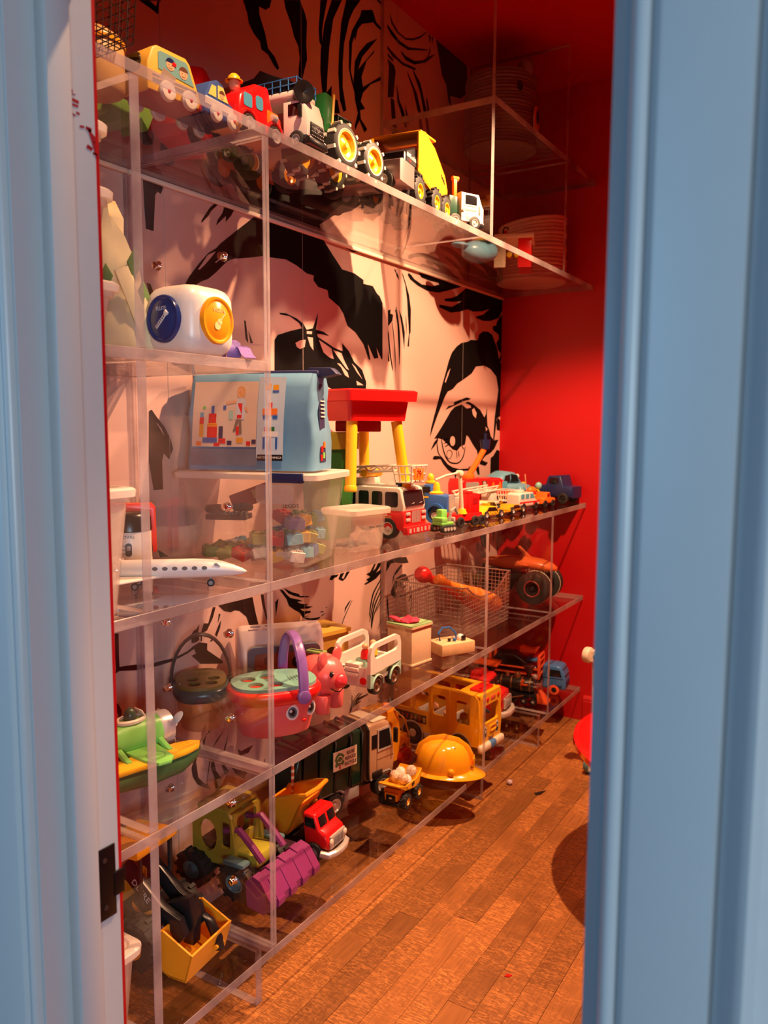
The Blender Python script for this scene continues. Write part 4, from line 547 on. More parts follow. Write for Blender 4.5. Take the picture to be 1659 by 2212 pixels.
obj('eye', MB().sph((.088, -.03, .06), .006, n=8), black, t)
rope = mat('cotton_rope', (.80, .54, .42), .85, noise=.25, scale=260, bump=.9)
def rope_basket(label, loc, R, Hh, n, mt, lean=.0, dip=.0):
    t = thing('rope_basket', label, 'basket', loc)
    for i in range(n):
        z = Hh*(i+.5)/n; rr = R*(1+lean*(i/n)+.012*sin(i*1.7)); pts = []
        for k in range(40):
            a = 2*pi*k/40; zz = z+dip*(i/n)*cos(a-.6)
            pts.append((rr*cos(a), rr*sin(a), zz))
        obj('rope_coil', MB().tube(pts, Hh/n*.53, 7, closed=True), mt, t)
    obj('base', MB().lathe([(0, .003), (R*.98, .003), (R*.98, .012), (0, .012)], n=36), mt, t); return t
rope_basket('pale coiled rope basket at the far end of the top shelf', (.225, 3.755, z1), .158, .285, 17, rope, -.04, .022)
obj('handle_tab', MB().box((.14, -.06, .235), (.004, .03, .02), .002, rot=(0, 0, -.4)), brown, bpy.data.objects['rope_basket'])
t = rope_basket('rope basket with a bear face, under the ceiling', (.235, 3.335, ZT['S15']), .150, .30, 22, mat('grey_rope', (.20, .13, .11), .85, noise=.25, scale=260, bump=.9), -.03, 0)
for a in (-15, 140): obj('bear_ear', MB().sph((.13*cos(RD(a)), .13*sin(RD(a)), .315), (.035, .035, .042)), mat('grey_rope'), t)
def on_rim(a, z, rx, rz, mt, nm, par, R=.152, d=.004, n=16):
    b = MB().lathe([(0, d), (.8, d*.8), (1, 0), (1, -.003), (0, -.003)], ax=(0, 0, 1), n=n); o = obj(nm, b, mt, par, (R*cos(RD(a)), R*sin(RD(a)), z)); o.rotation_euler = Vector((cos(RD(a)), sin(RD(a)), 0)).to_track_quat('Z', 'Y').to_euler(); o.scale = (rx, rz, 1); return o
mz = on_rim(6, .115, .042, .058, mat('felt_cream', (.62, .40, .26), .9), 'bear_muzzle', t, .158)
on_rim(6, .125, .018, .03, black, 'bear_nose', t, .163); on_rim(-36, .225, .014, .02, black, 'bear_eye', t, .154); on_rim(36, .225, .014, .02, black, 'bear_eye', t, .154)
# dim toys at the back of the top shelf
t = thing('toy_loader', 'orange-brown toy loader standing against the mural behind the fire engine', 'toy vehicle', (.11, 1.86, z1), 88)
obj('body', MB().ext([(-.13, .05), (.13, .05), (.14, .12), (.05, .15), (.02, .25), (-.08, .26), (-.12, .16)], -.055, .055, 'y', .012), mat('rust_orange_plastic', (.5, .15, .03), .4), t); obj('side_window', MB().box((-.035, -.0555, .20), (.07, .002, .06), .0008), window, t); wheels4(t, (-.075, .085), .055, .048, .035, rubber, amber)
t = thing('toy_excavator', 'orange toy excavator at the mural behind the green tractor', 'toy vehicle', (.095, 2.19, z1), 84)
obj('body', MB().box((-.04, 0, .16), (.14, .09, .12), .012), orange, t); obj('track', MB().box((-.03, -.05, .045), (.20, .035, .085), .03, seg=3), rubber, t); obj('track', MB().box((-.03, .05, .045), (.20, .035, .085), .03, seg=3), rubber, t); obj('turntable', MB().cyl((-.03, 0, .07), (-.03, 0, .11), .04), grey, t)
obj('cab', MB().box((-.01, -.02, .255), (.07, .05, .09), .01), amber, t); obj('boom', MB().tube([(.02, .03, .18), (.08, .03, .33), (.15, .03, .26)], .014, 8), orange, t); obj('bucket', MB().ext([(.13, .20), (.19, .20), (.185, .25), (.15, .27)], .005, .055, 'y', .004), orange, t)
# ================================================================ short shelf at eye level (S2)
z2 = ZT['S2']
milk = milky('clear_milky_plastic', (.86, .80, .72), .42); milkw = milky('white_milky_plastic', (.88, .83, .76), .12); frost = milky('frosted_box_plastic', (.86, .78, .70), .58, .2)
def tub(name, label, loc, rz, W, Dp, Hh, lidm, bodym, tap=.86, lid=.022, group=None, cat='storage box'):
    """lidded plastic box with tapering walls, hollow; W along local X, Dp along local Y"""
    t = thing(name, label, cat, loc, rz, group); b = MB(); th = .0025
    def ring(k, z, ins=0): return [(x, y, z) for x, y in rrect(W*k-2*ins, Dp*k-2*ins, .025*k+.004)]
    b.loft([ring(tap*.96, .0), ring(tap, .006), ring(1, Hh-.03), ring(1, Hh-.028, -.005), ring(1, Hh-.004, -.005)], caps=False)
    b.faces([ring(tap*.96, .0)]); b.loft([ring(1, Hh-.004, th), ring(tap, .006, th)], caps=False)
    obj('body', b, bodym, t)
    l = MB(); l.loft([ring(1, Hh-.018, -.012), ring(1, Hh-.004, -.013), ring(1, Hh, -.009), ring(1, Hh+.001, .004), ring(1, Hh-.003, .008)], caps=False); l.faces([ring(1, Hh-.003, .008)]); l.faces([ring(1, Hh-.018, -.012)[::-1]])
    obj('lid', l, lidm, t); return t
zt = 0
for i, (h, lb) in enumerate(((.115, 'lidded plastic box at the bottom of the stack beside the cloth bag'), (.165, 'lidded plastic box in the middle of the stack beside the cloth bag'), (.115, 'lidded plastic box on top of the stack beside the cloth bag'))):
    tub('storage_box', lb, (.405, .955, z2+zt), 0, .135-.006*i, .19-.012*i, h, milkw, milk, .82, group='stacked boxes on the eye-level shelf'); zt += h+.0018
cloth = mat('cream_cloth', (.78, .66, .38), .85, noise=.1, scale=12, bump=.3); leafg = mat('green_print', (.16, .26, .08), .85)
t = thing('cloth_bag', 'slumped cream cloth bag printed with green diamonds', 'bag', (.235, 1.215, z2), 28)
random.seed(5); secs = []
for k in range(9):
    f = k/8; z = .335*f**.9; w_ = .088*(1-.55*f**1.6); d_ = .055*(1-.5*f**1.5); cx_ = -.02*f+.03*(1-f)
    secs.append([(cx_+(w_+.010*sin(j*2.3+k*1.1)+.006*sin(j*5+k))*cos(2*pi*j/18), .0+(d_*.42 if k > 6 else d_*.7)*sin(2*pi*j/18)+.006*sin(k*1.9+j), z+.004*sin(j*1.7)) for j in range(18)])
secs[0] = [(x, y, 0.001) for x, y, z in secs[0]]
obj('cloth', MB().loft(secs), cloth, t, ang=80)
for (x, z, s) in ((.085, .20, .026), (.098, .125, .03), (.105, .05, .028), (.03, .17, .02)): obj('diamond_print', MB().ext([(0, s*1.3), (s*.7, 0), (0, -s*1.3), (-s*.7, 0)], -.002, .002, 'y', .0006), leafg, t, (x-.008, -.034+.03*max(0, (x-.05)/.05), z), (.1, 0, .9 if x > .06 else .1))
obj('strap', MB().box((.09, -.030, .09), (.03, .004, .20), .0015, rot=(.0, -.35, .5)), cloth, t)
t = thing('board_game_box', 'flat tan cardboard box standing at the wall behind the cloth bag', 'box', (.075, 1.40, z2), 90)
obj('carton', MB().box((0, 0, .055), (.17, .05, .11), .001), mat('cardboard', (.52, .33, .18), .75), t); obj('lid_seam', MB().box((0, 0, .085), (.172, .052, .0015)), brown, t)
# musical cube
t = thing('musical_cube', 'white rounded music cube with a blue flute button and an orange violin button', 'toy', (.395, 1.318, z2+.001), 0)
R_ = .072; b = MB(); s_ = .075
bm_ = bmesh.new(); bmesh.ops.create_cube(bm_, size=2*s_); bmesh.ops.bevel(bm_, geom=bm_.edges[:], offset=.043, segments=5, affect='EDGES', profile=.55); bmesh.ops.rotate(bm_, verts=bm_.verts, matrix=Matrix.Rotation(0, 3, 'Z'), cent=(0, 0, 0)); b._add(bm_)
obj('shell', b, mat('ivory_plastic', (.84, .76, .64), .3), t, (0, 0, s_))
obj('seam', MB().box((.036, -.076, .07), (.012, .001, .001)), grey, t)
def button(par, ang, mt, word, pic, wm):
    nrm = Vector((cos(RD(ang)), sin(RD(ang)), 0)); q = nrm.to_track_quat('Z', 'Y')
    o = obj('button', MB().lathe([(.050, -.035), (.051, .000), (.049, .004), (.045, .004), (.042, .0015), (.039, .0015), (.036, .0035), (0, .005)], n=32), mt, par, tuple(nrm*.0772+Vector((0, 0, s_)))); o.rotation_euler = q.to_euler()
    text('word', word, .0085, wm, o, (0, .021, .0046), (0, 0, 0)); obj('picture', pic, wm, o, (0, 0, .0045)); return o
f = MB().box((0, -.004, .001), (.044, .0085, .0008), .0003, rot=(0, 0, .72)).cyl((.0155, .0095, .001), (.0205, .014, .0012), .0055, n=10)
g = MB()
for i in range(6): g.box((-.013+i*.0045, -.0155+i*.004, .0019), (.0016, .0045, .0006), rot=(0, 0, .72))
bb = button(t, -93, mat('deep_blue_plastic', (.022, .045, .18), .22), 'FLUTE', f, white); obj('flute_holes', g, navy, bb, (0, 0, .0045))
v = MB().ext(circ(.0095, 16, (-.006, -.012), .0085)+[], .0005, .0013, 'z').ext(circ(.0075, 14, (.001, -.003), .007), .0005, .0013, 'z').box((.012, .009, .001), (.026, .0028, .0008), rot=(0, 0, .8))
button(t, 3, mat('bright_orange_plastic', (.90, .33, .012), .22), 'VIOLIN', v, mat('peach_print', (.95, .62, .25), .4))
# ribbon bow resting beyond the cube
t = thing('ribbon_bow', 'purple ribbed ribbon bow by the shelf end beyond the music cube', 'ribbon', (.395, 1.436, z2), -25)
rib = mat('purple_ribbon', (.20, .12, .40), .6, noise=.3, scale=200)
def strip(name, pts, wd, par):
    b = MB(); L_ = []
    for i, p in enumerate(pts): p = Vector(p); L_.append((p+Vector((0, -wd/2, 0)), p+Vector((0, wd/2, 0))))
    for (a, b_), (c, d) in zip(L_, L_[1:]): b.faces([[a, c, d, b_]])
    bmesh.ops.remove_doubles(b.bm, verts=b.bm.verts, dist=1e-5); bmesh.ops.solidify(b.bm, geom=b.bm.faces[:], thickness=.0012)
    return obj(name, b, rib, par, ang=60)
strip('loop', [(-.06, 0, .003), (-.055, 0, .018), (-.04, 0, .034), (-.015, 0, .046), (.012, 0, .048), (.034, 0, .040), (.042, 0, .024), (.036, 0, .006)], .034, t); strip('tail', [(.03, .02, .034), (.05, .02, .028), (.066, .02, .012), (.085, .02, .003)], .03, t); strip('tail', [(-.055, -.02, .004), (-.02, -.02, .012), (.02, -.02, .004)], .026, t)

# ================================================================ worktop-height shelf (S3)
z3 = ZT['S3']
t = tub('storage_box', 'lidded plastic box by the door on the shelf below eye level', (.385, .972, z3), 0, .16, .22, .255, milkw, frost, .80)
obj('latch', MB().box((.088, 0, .235), (.014, .06, .03), .004), milkw, t)
# lantern
t = thing('toy_lantern', 'white toy lantern with a red carry handle behind the near box', 'lantern', (.068, 1.408, z3), -42)
obj('body', MB().lathe([(0, 0), (.052, 0), (.058, .006), (.058, .105), (.054, .115), (0, .116)], n=32), white, t); obj('black_collar', MB().lathe([(.0585, .106), (.060, .108), (.058, .142), (.052, .150), (0, .151)], n=32), black, t)
obj('base_band', MB().lathe([(.0585, .006), (.0600, .008), (.0600, .016), (.0585, .018)], n=32), black, t)
obj('handle', MB().ext([(-.070, .05), (-.060, .045), (-.050, .155), (.050, .155), (.060, .045), (.070, .05), (.068, .165), (.058, .176), (-.058, .176), (-.068, .165)], -.014, .014, 'x', .003), mat('coral_red_plastic', (.80, .05, .02), .3), t)
sw = obj('switch_plate', MB().ext(rrect(.016, .034, .007, c=(.0, .062)), .0575, .0595, 'x'), black, t); obj('switch', MB().box((.0600, 0, .066), (.003, .010, .012), .001), grey, sw)
text('word', 'STARS', .0075, black, t, (.0585, .0, .094), FRONT); w_ = text('word', 'DISCOVERY', .0095, black, t, (.0525, -.0255, .054), (pi/2, 0, pi/2-.45)); w_.rotation_euler = Euler((0, pi/2-.0, -.45), 'XYZ'); 
for i, s in enumerate(('STARS', 'OFF', 'SPACE')): text('switch_word', s, .0028, black, t, (.0585, -.013, .072-i*.010), FRONT)
# jet
t = thing('toy_jet', 'white toy jet airliner with dark round windows on the shelf below eye level', 'toy airplane', (.257, 1.279, z3-.004), 40)
b = MB(); sec = []
for x, r, zz in ((.245, .001, .035), (.235, .007, .036), (.215, .013, .039), (.19, .018, .0425), (.165, .0215, .0445), (.12, .023, .045), (-.10, .023, .045), (-.16, .018, .048), (-.21, .008, .053)):
    sec.append([(x, r*cos(2*pi*j/20), zz+r*1.0*sin(2*pi*j/20)) for j in range(20)])
b.loft(sec); obj('fuselage', b, white, t, ang=60)
b = MB()
for i in range(6): b.ext(circ(.0065, 14, (.035+i*.0225, .049), .0045), -.0240, -.0225, 'y')
o = obj('cabin_window', b, mat('smoke_window', (.16, .14, .12), .25), t); o['kind'] = 'stuff'
obj('cockpit_window', MB().ext([(.172, .052), (.184, .052), (.176, .059), (.170, .059)], -.0195, -.012, 'y'), grey, t)
for sg in (-1, 1):
    obj('wing', MB().ext([(.05, sg*.015), (-.04, sg*.02), (-.10, sg*.132), (-.075, sg*.135)], .026, .032, 'z', .002), white, t)
    e = obj('engine', MB().lathe([(0, -.045), (.012, -.045), (.019, -.01), (.0195, .03), (.0165, .036), (.0155, .03), (.0145, .0), (0, .0)], c=(-.085, sg*.042, .05), ax=(1, 0, 0), n=22), white, t); obj('intake', MB().lathe([(.0195, .028), (.0205, .032), (.0165, .0375), (.0155, .032)], c=(-.085, sg*.042, .05), ax=(1, 0, 0), n=22), chrome, e)
    obj('tailplane', MB().ext([(-.17, sg*.008), (-.205, sg*.008), (-.225, sg*.06), (-.205, sg*.062)], .058, .062, 'z', .001), white, t)
obj('fin', MB().ext([(-.15, .06), (-.205, .06), (-.235, .12), (-.21, .122)], -.003, .003, 'y', .001), white, t)
for x, y in ((.16, 0), (-.01, -.03), (-.01, .03)): wheel(t, x, y, .009, .007, rubber, grey, out=-1 if y <= 0 else 1)
obj('undercarriage', MB().cyl((.16, .006, .01), (.16, .003, .03), .003).cyl((-.01, -.024, .01), (-.01, -.01, .03), .003).cyl((-.01, .024, .01), (-.01, .01, .03), .003).cyl((-.01, -.024, .011), (-.01, .024, .011), .002), grey, t)
# big block box with the bag on its lid
BX = (.236, 1.748, z3)
t = tub('storage_box', 'largest clear plastic box, full of toy bricks, under the printed block bag', BX, 14, .41, .245, .252, milkw, milky('box_plastic', (.85, .78, .68), .85, .12), .85)
obj('latch', MB().box((.13, -.131, .240), (.10, .016, .026), .005), navy, t)
obj('grip', MB().ext(rrect(.11, .05, .012, c=(.09, .195)), -.1215, -.119, 'y'), frost, t); text('label', 'LEGOS', .011, black, t, (.135, -.1165, .165), SIDE_R)
obj('maker_badge', MB().ext(rrect(.05, .014, .006, c=(.11, .034)), -.1085, -.106, 'y'), frost, t)
rb = random.Random(21)
bcols = [('red_brick', (.70, .04, .02)), ('blue_brick', (.04, .12, .32)), ('yellow_brick', (.80, .45, .04)), ('green_brick', (.12, .30, .06)), ('white_brick', (.72, .62, .54)), ('sky_brick', (.15, .42, .52)), ('purple_brick', (.16, .10, .28)), ('lime_brick', (.42, .46, .10))]
bmats = [mat(n, c, .3) for n, c in bcols]; _bk = {}
def brick_mesh(L_, m_):
    k = (L_, m_.name)
    if k not in _bk:
        b = MB().box((0, 0, 0), (.022*L_, .044, .028), .0015, seg=1)
        for i in range(L_):
            for j in (-.011, .011): b.cyl((-.011*(L_-1)+i*.022, j, .013), (-.011*(L_-1)+i*.022, j, .0185), .0066, n=10)
        b.cyl((0, -.022, 0), (0, -.0228, 0), .0085, n=12); _bk[k] = mesh_of(b, m_, 'brick')
    return _bk[k]
cb, sb = cos(RD(14)), sin(RD(14)); grid = []
for lay in range(4):
    for i in range(6):
        for j in range(4):
            u = -.125+i*.050; v = -.078+j*.050
            if lay >= (3 if u > .02 else 1) or (lay == 2 and rb.random() < .35): continue
            grid.append((u+rb.uniform(-.005, .005), v+rb.uniform(-.005, .005),   .026+lay*.044))
def lab_of(n, i): return n
nb = {}
for u, v, z in grid:
    m_ = rb.choice(bmats); L_ = rb.choice((2, 2, 2)); o = obj('toy_brick', brick_mesh(L_, m_), None, None, (BX[0]+u*cb-v*sb, BX[1]+u*sb+v*cb, z3+z), (rb.uniform(-.35, .35), rb.uniform(-.35, .35), rb.uniform(0, 6.3)))
    cn = m_.name.split('_')[0]; tag(o, f'loose {cn} toy brick inside the largest clear plastic box', 'brick', f'{cn} bricks in the largest box')
t = thing('toy_car_chassis', 'black studded toy car base with two tyres, inside the largest box at its left end', 'toy vehicle', (.115, 1.735, z3+.075), 25, None)
obj('plate', MB().box((0, 0, .04), (.12, .07, .016), .003), black, t); b = MB()
for i in range(6):
    for j in range(3): b.cyl((-.045+i*.018, -.02+j*.02, .048), (-.045+i*.018, -.02+j*.02, .053), .005, n=8)
o = obj('studs', b, black, t); o['kind'] = 'stuff'
for x, y in ((-.03, -.03), (.035, .02)): obj('tyre', MB().lathe([(.014, .0), (.026, .0), (.030, .006), (.030, .014), (.026, .02), (.014, .02), (.014, 0)], c=(x, y, .0545), n=24), rubber, t)
t = thing('toy_activity_board', 'dark red picture panel leaning inside the largest box', 'toy', (.12, 1.82, z3+.10), 14)
obj('board', MB().box((0, 0, .065), (.13, .006, .05), .003, rot=(0, -.35, 0)), darkred, t); obj('picture', MB().box((.025, -.004, .078), (.03, .004, .026), .003, rot=(0, -.35, 0)), mat('butter_plastic', (.72, .55, .25)), t)
# printed soft bag of blocks on the lid
t = thing('block_bag', 'blue zip bag of building blocks with a printed scene, on the largest box', 'bag', (.222, 1.752, z3+.2542), 18)
W2, D2, H2 = .186, .092, .222; secs = []
for k in range(8):
    f = k/7; ww = W2*(1-.03*f); dd = D2*(1-.42*f**2); z = .001+H2*f
    pts = []
    for x, y in rrect(2*ww, 2*dd, .022*(1-f*.4), 3): pts.append((x+.004*sin(z*60+y*40)*(.2 < f < 1), y+.005*sin(x*38+f*7)*(0 < f < 1), z+(.010*cos(x*9)*f if f > .5 else 0)))
    secs.append(pts)
bagblue = mat('bag_blue_fabric', (.13, .32, .50), .55, noise=.12, scale=25, bump=.3); bagnavy = mat('bag_navy_fabric', (.02, .025, .09), .55)
obj('sack', MB().loft(secs), bagblue, t, ang=70)
obj('zip_band', MB().box((0, 0, H2+.002), (2*W2*.99, .078, .014), .005), bagnavy, t); obj('zip_corner', MB().ext([(.15, 0), (.235, .012), (.215, .028), (.15, .028)], -.025, .025, 'y', .004), bagnavy, t, (0, 0, H2-.012)); obj('pull_tab', MB().box((-.187, -.02, H2-.012), (.008, .02, .028), .002), bagnavy, t)
def panel_on(name, pts, mt, lift=.0, par=t):
    """flat print on the bag's front: follows the slope of the front face"""
    def yy(z): return -(D2*(1-.42*(z/H2)**2))-.0062-lift
    b = MB(); b.faces([[(x, yy(z), z) for x, z in pts]]); return obj(name, b, mt, par, smooth=False)
pscene = mat('print_warm_room', (.80, .62, .46), .5, noise=.2, scale=8)
def strips(name, x0, x1, z0, z1, mt, lift, n=5):
    o = None
    b = MB()
    def yy(z): return -(D2*(1-.42*(z/H2)**2))-.0062-lift
    for i in range(n):
        a, c = z0+(z1-z0)*i/n, z0+(z1-z0)*(i+1)/n
        b.faces([[(x0, yy(a), a), (x1, yy(a), a), (x1, yy(c), c), (x0, yy(c), c)]])
    return obj(name, b, mt, t, smooth=False)
strips('scene_print', -.163, .026, .055, .205, pscene, .0); strips('grey_band_print', -.166, .03, .012, .05, mat('print_slate', (.12, .17, .24), .5, noise=.4, scale=30), .0, 2); strips('side_column_print', .027, .104, .03, .215, mat('print_pale_blue', (.55, .66, .72), .5), .0005); strips('black_title_print', .030, .103, .024, .038, black, .001, 1)
def yq(z): return -(D2*(1-.42*(z/H2)**2))-.0075
def P_(name, pts, mt): b = MB(); b.faces([[(x*.86-.013, yq(z)-.0003, z) for x, z in q] for q in pts]); return obj(name, b, mt, t, smooth=False)
def bx(x, z, w_, h_): return [(x-w_/2, z-h_/2), (x+w_/2, z-h_/2), (x+w_/2, z+h_/2), (x-w_/2, z+h_/2)]
# a child among block towers, as on the printed panel
P_('child_print', [[(-.034, .090), (-.024, .090), (-.014, .118), (-.022, .122)], [(-.012, .084), (-.003, .084), (-.006, .118), (-.016, .120)]], mat('print_trousers', (.22, .15, .11), .5))
P_('child_shirt_print', [[(-.028, .118), (.004, .118), (.006, .160), (-.004, .168), (-.020, .166), (-.026, .150)]], mat('print_pale_shirt', (.62, .66, .70), .5)); P_('child_top_print', [[(-.022, .120), (-.006, .120), (-.005, .155), (-.020, .155)]], red)
P_('child_skin_print', [circ(.0115, 14, (-.014, .178)), [(-.062, .158), (-.028, .162), (-.026, .156), (-.060, .152)], [(.004, .148), (.016, .140), (.014, .134), (.002, .142)]], skin); P_('child_hair_print', [arc((-.012, .180), .0145, -70, 170, 10)], mat('print_fair_hair', (.75, .36, .10), .6))
tow = [(-.135, .085, red), (-.135, .10, blue), (-.135, .115, red), (-.135, .127, green), (-.128, .078, red)]
for x, z, w_, h_, m_ in ((-.105, .09, .034, .03, red), (-.105, .118, .026, .026, red), (-.105, .140, .010, .018, blue), (-.105, .105, .034, .008, amber), (-.142, .092, .014, .03, amber), (-.142, .115, .014, .016, red), (-.142, .128, .012, .012, skyblue), (-.075, .085, .014, .034, navy), (-.112, .070, .05, .012, blue), (-.07, .068, .024, .012, red), (-.045, .064, .016, .010, navy), (-.01, .07, .022, .012, amber), (.02, .063, .014, .010, red), (.038, .067, .014, .010, navy), (-.15, .062, .018, .010, orange), (-.088, .060, .02, .008, red), (-.135, .145, .010, .006, lime), (-.018, .092, .010, .02, red), (-.065, .145, .010, .01, blue), (-.042, .128, .014, .02, mint)): P_('block_print', [bx(x, z, w_, h_)], m_)
def Q_(name, pts, mt): b = MB(); b.faces([[(x-.021, yq(z)-.0008, z) for x, z in q] for q in pts]); return obj(name, b, mt, t, smooth=False)
for x, z, w_, h_, m_ in ((.075, .193, .018, .014, amber), (.070, .200, .010, .012, skyblue), (.098, .190, .016, .014, amber), (.098, .182, .018, .006, blue), (.085, .135, .042, .016, orange), (.073, .124, .014, .010, blue), (.100, .124, .014, .010, blue), (.085, .150, .012, .012, red), (.088, .085, .046, .012, white), (.075, .095, .008, .012, red), (.092, .096, .016, .010, green), (.070, .064, .006, .026, blue), (.088, .062, .006, .026, blue), (.106, .064, .006, .026, blue)): Q_('picture_print', [bx(x, z, w_, h_)], m_)
text('maker_lettering', 'MATTEL.COM/MEGA', .0062, white, t, (.067, yq(.03)-.002, .031), SIDE_R, sx=.85)
# printed end of the bag
b = MB()
for z0, z1, w0, m_ in ((.02, .20, .05, 0),): b.faces([[(W2+.0015, -.03, z0), (W2+.0015, .02, z0), (W2-.004, .016, z1), (W2-.004, -.026, z1)]])
obj('end_print', b, bagnavy, t, smooth=False)
for i in range(5): obj('end_text_print', MB().box((W2+.0012-.001*i*.4, -.005, .125+i*.009), (.002, .034-.004*(i % 2), .003)), white, t)
for y, z, m_ in ((-.015, .05, red), (.0, .035, lime), (.005, .06, orange), (-.02, .03, red)): obj('end_block_print', MB().box((W2+.002, y, z), (.002, .014, .014)), m_, t)
for ch in t.children:
    ch.scale.z *= 1.18 if not ch.rotation_euler.x else 1; ch.location.z *= 1.18
# small box for vehicles
t = tub('storage_box', 'small clear box lettered SMALL VEHICLES at the foot of the green bin', (.345, 2.055, z3), 80, .165, .125, .128, milky('lid_plastic', (.85, .80, .72), .5), milky('small_box_plastic', (.86, .78, .70), .74, .2), .9)
text('label', 'SMALL VEHICLES', .0075, mat('label_ink', (.05, .04, .04), .6), t, (.025, -.0640, .070), SIDE_R, sx=.9)
for i in range(9):
    o = thing('toy_car', f'grey miniature car inside the box of small vehicles', 'toy vehicle', (.322+.022*(i % 3), 2.00+.036*(i//3), z3+.006+.026*0), 75+rb.uniform(-25, 25), 'miniature cars in the small box')
    obj('body', MB().ext([(-.012, .004), (.012, .004), (.012, .009), (.006, .010), (.003, .015), (-.007, .015), (-.012, .010)], -.005, .005, 'y', .001), grey, o)
# green recycling bin on a stand of its own behind the small box, red tray table above it
t = thing('toy_recycling_bin', 'tall green toy bin with an olive rim under the red tray table', 'bin', (.138, 2.195, z3), 75)
b = MB()
def rr_(k, z, w_=.17, d_=.13): return [(x, y, z) for x, y in rrect(w_*k, d_*k, .02)]
b.loft([rr_(.76, 0), rr_(.78, .01), rr_(.95, .31), rr_(.90, .31), rr_(.74, .012)], caps=False); b.faces([rr_(.76, 0)]); obj('bin_body', b, green, t)
b = MB().loft([rr_(.98, .300), rr_(1.04, .300), rr_(1.04, .352), rr_(.98, .356), rr_(.93, .356), rr_(.93, .300)], caps=False); obj('rim', b, olive, t); obj('rib', MB().box((.03, -.057, .20), (.045, .006, .18), .002), mat('light_green_plastic', (.04, .22, .04)), t)
obj('inner_tray', MB().box((0, 0, .345), (.155, .118, .012), .004), olive, t)
t = thing('toy_tray_table', 'red tray table with four yellow legs sitting on the green bin', 'table', (.205, 2.275, z3+.3575), 70)
b = MB()
def rq(w_, d_, z, r=.018): return [(x, y, z) for x, y in rrect(w_, d_, r)]
b.loft([rq(.22, .22, .040), rq(.235, .235, .036), rq(.25, .25, .098), rq(.29, .29, .100), rq(.296, .296, .132), rq(.28, .28, .137), rq(.25, .25, .126), rq(.23, .23, .05)], caps=False); b.faces([rq(.22, .22, .040), rq(.23, .23, .05)]); obj('tray', b, red, t)
obj('rest', MB().box((0, 0, .018), (.10, .13, .036), .004), darkred, t)
for x in (-.092, .092):
    for y in (-.092, .092):
        lg = obj('leg', MB().cyl((x, y, .036), (x*1.25, y*1.25, -.185), .0185, n=18).cyl((x*1.22, y*1.22, -.172), (x*1.25, y*1.25, -.19), .0215, n=18, bev=.003), yellow, t)
# vehicles on the same shelf, towards the red wall
firered = mat('fire_red', (.68, .02, .02), .22); ladderw = mat('ladder_white', (.80, .74, .64), .4)
def ladder(par, name, p0, p1, wd, mt, n=7, r=.004, up=(0, 0, 1)):
    p0, p1 = Vector(p0), Vector(p1); sd = (p1-p0).cross(Vector(up)).normalized()*wd/2; h = Vector(up)*.018; b = MB()
    for s_ in (-1, 1):
        b.tube([p0+sd*s_, p1+sd*s_], r, 6).tube([p0+sd*s_+h, p1+sd*s_+h], r*.8, 6)
        for i in range(n): a = p0+(p1-p0)*(i/n)+sd*s_; c = p0+(p1-p0)*((i+1)/n)+sd*s_; b.tube([a, c+h] if i % 2 else [a+h, c], r*.6, 5)
    for i in range(n+1): a = p0+(p1-p0)*(i/n); b.tube([a-sd, a+sd], r*.6, 5)
    return obj(name, b, mt, par)
def basket_cage(par, c, w_, d_, h_, mt, plate, num):
    b = MB(); x, y, z = c
    for k in (0, .5, 1):
        f = .8+.2*k; q = [(x-w_/2*f, y-d_/2*f, z+h_*k), (x+w_/2*f, y-d_/2*f, z+h_*k), (x+w_/2*f, y+d_/2*f, z+h_*k), (x-w_/2*f, y+d_/2*f, z+h_*k)]; b.tube(q, .0028, 6, closed=True)
    for u in (-1, -.33, .33, 1):
        for v in (-1, 1): b.tube([(x+u*w_/2*.8, y+v*d_/2*.8, z), (x+u*w_/2, y+v*d_/2, z+h_)], .0024, 5); b.tube([(x+v*w_/2*.8, y+u*d_/2*.8, z), (x+v*w_/2, y+u*d_/2, z+h_)], .0024, 5)
    b.box((x, y, z), (w_*.8, d_*.8, .003)); o = obj('rescue_basket', b, mt, par)
    p_ = obj('number_plate', MB().box((x+w_/2*.92, y-d_*.0, z+h_*.5), (.003, d_*.6, h_*.7)), orange, o); text('number', num, h_*.42, darkred, p_, (x+w_/2*.92+.0022, y, z+h_*.5), FRONT)
t = thing('toy_fire_truck', 'large white-over-red fire truck with a silver grille beside the small box', 'toy vehicle', (.232, 2.352, z3), -2)
b = MB(); b.box((.012, 0, .066), (.29, .145, .062), .006).box((.145, 0, .060), (.03, .142, .06), .006); obj('lower_body', b, firered, t)
obj('upper_body', MB().ext([(-.13, .095), (.152, .095), (.156, .11), (.142, .168), (.13, .174), (-.13, .174)], -.0705, .0705, 'y', .005), mat('fire_white', (.74, .68, .60), .3), t)
st = MB()
for z in (.072, .078, .088): st.box((-.01, -.0732, z), (.24, .001, .002))
obj('gold_stripe', st, mat('gold_print', (.75, .50, .25), .4), t)
for x, w_ in ((.108, .05), (.05, .042), (-.005, .042), (-.06, .042)): obj('side_window', MB().ext(rrect(w_, .05, .008, c=(x, .134)), -.0718, -.0695, 'y'), window, t)
obj('windscreen', MB().ext(rrect(.118, .052, .006, c=(0, 0)), -.001, .0015, 'x'), window, t, (.1515, 0, .137), (0, -.235, 0)); obj('wiper', MB().box((.1565, -.02, .118), (.002, .03, .003), rot=(.2, 0, 0)).box((.1565, .03, .118), (.002, .03, .003), rot=(.2, 0, 0)), silver, t)
g = MB()
for i in range(8): g.box((.1605, -.0245+i*.007, .075), (.003, .0028, .04))
gr = obj('grille', MB().box((.159, 0, .075), (.003, .058, .044), .001), darkred, t); obj('grille_bars', g, silver, gr)
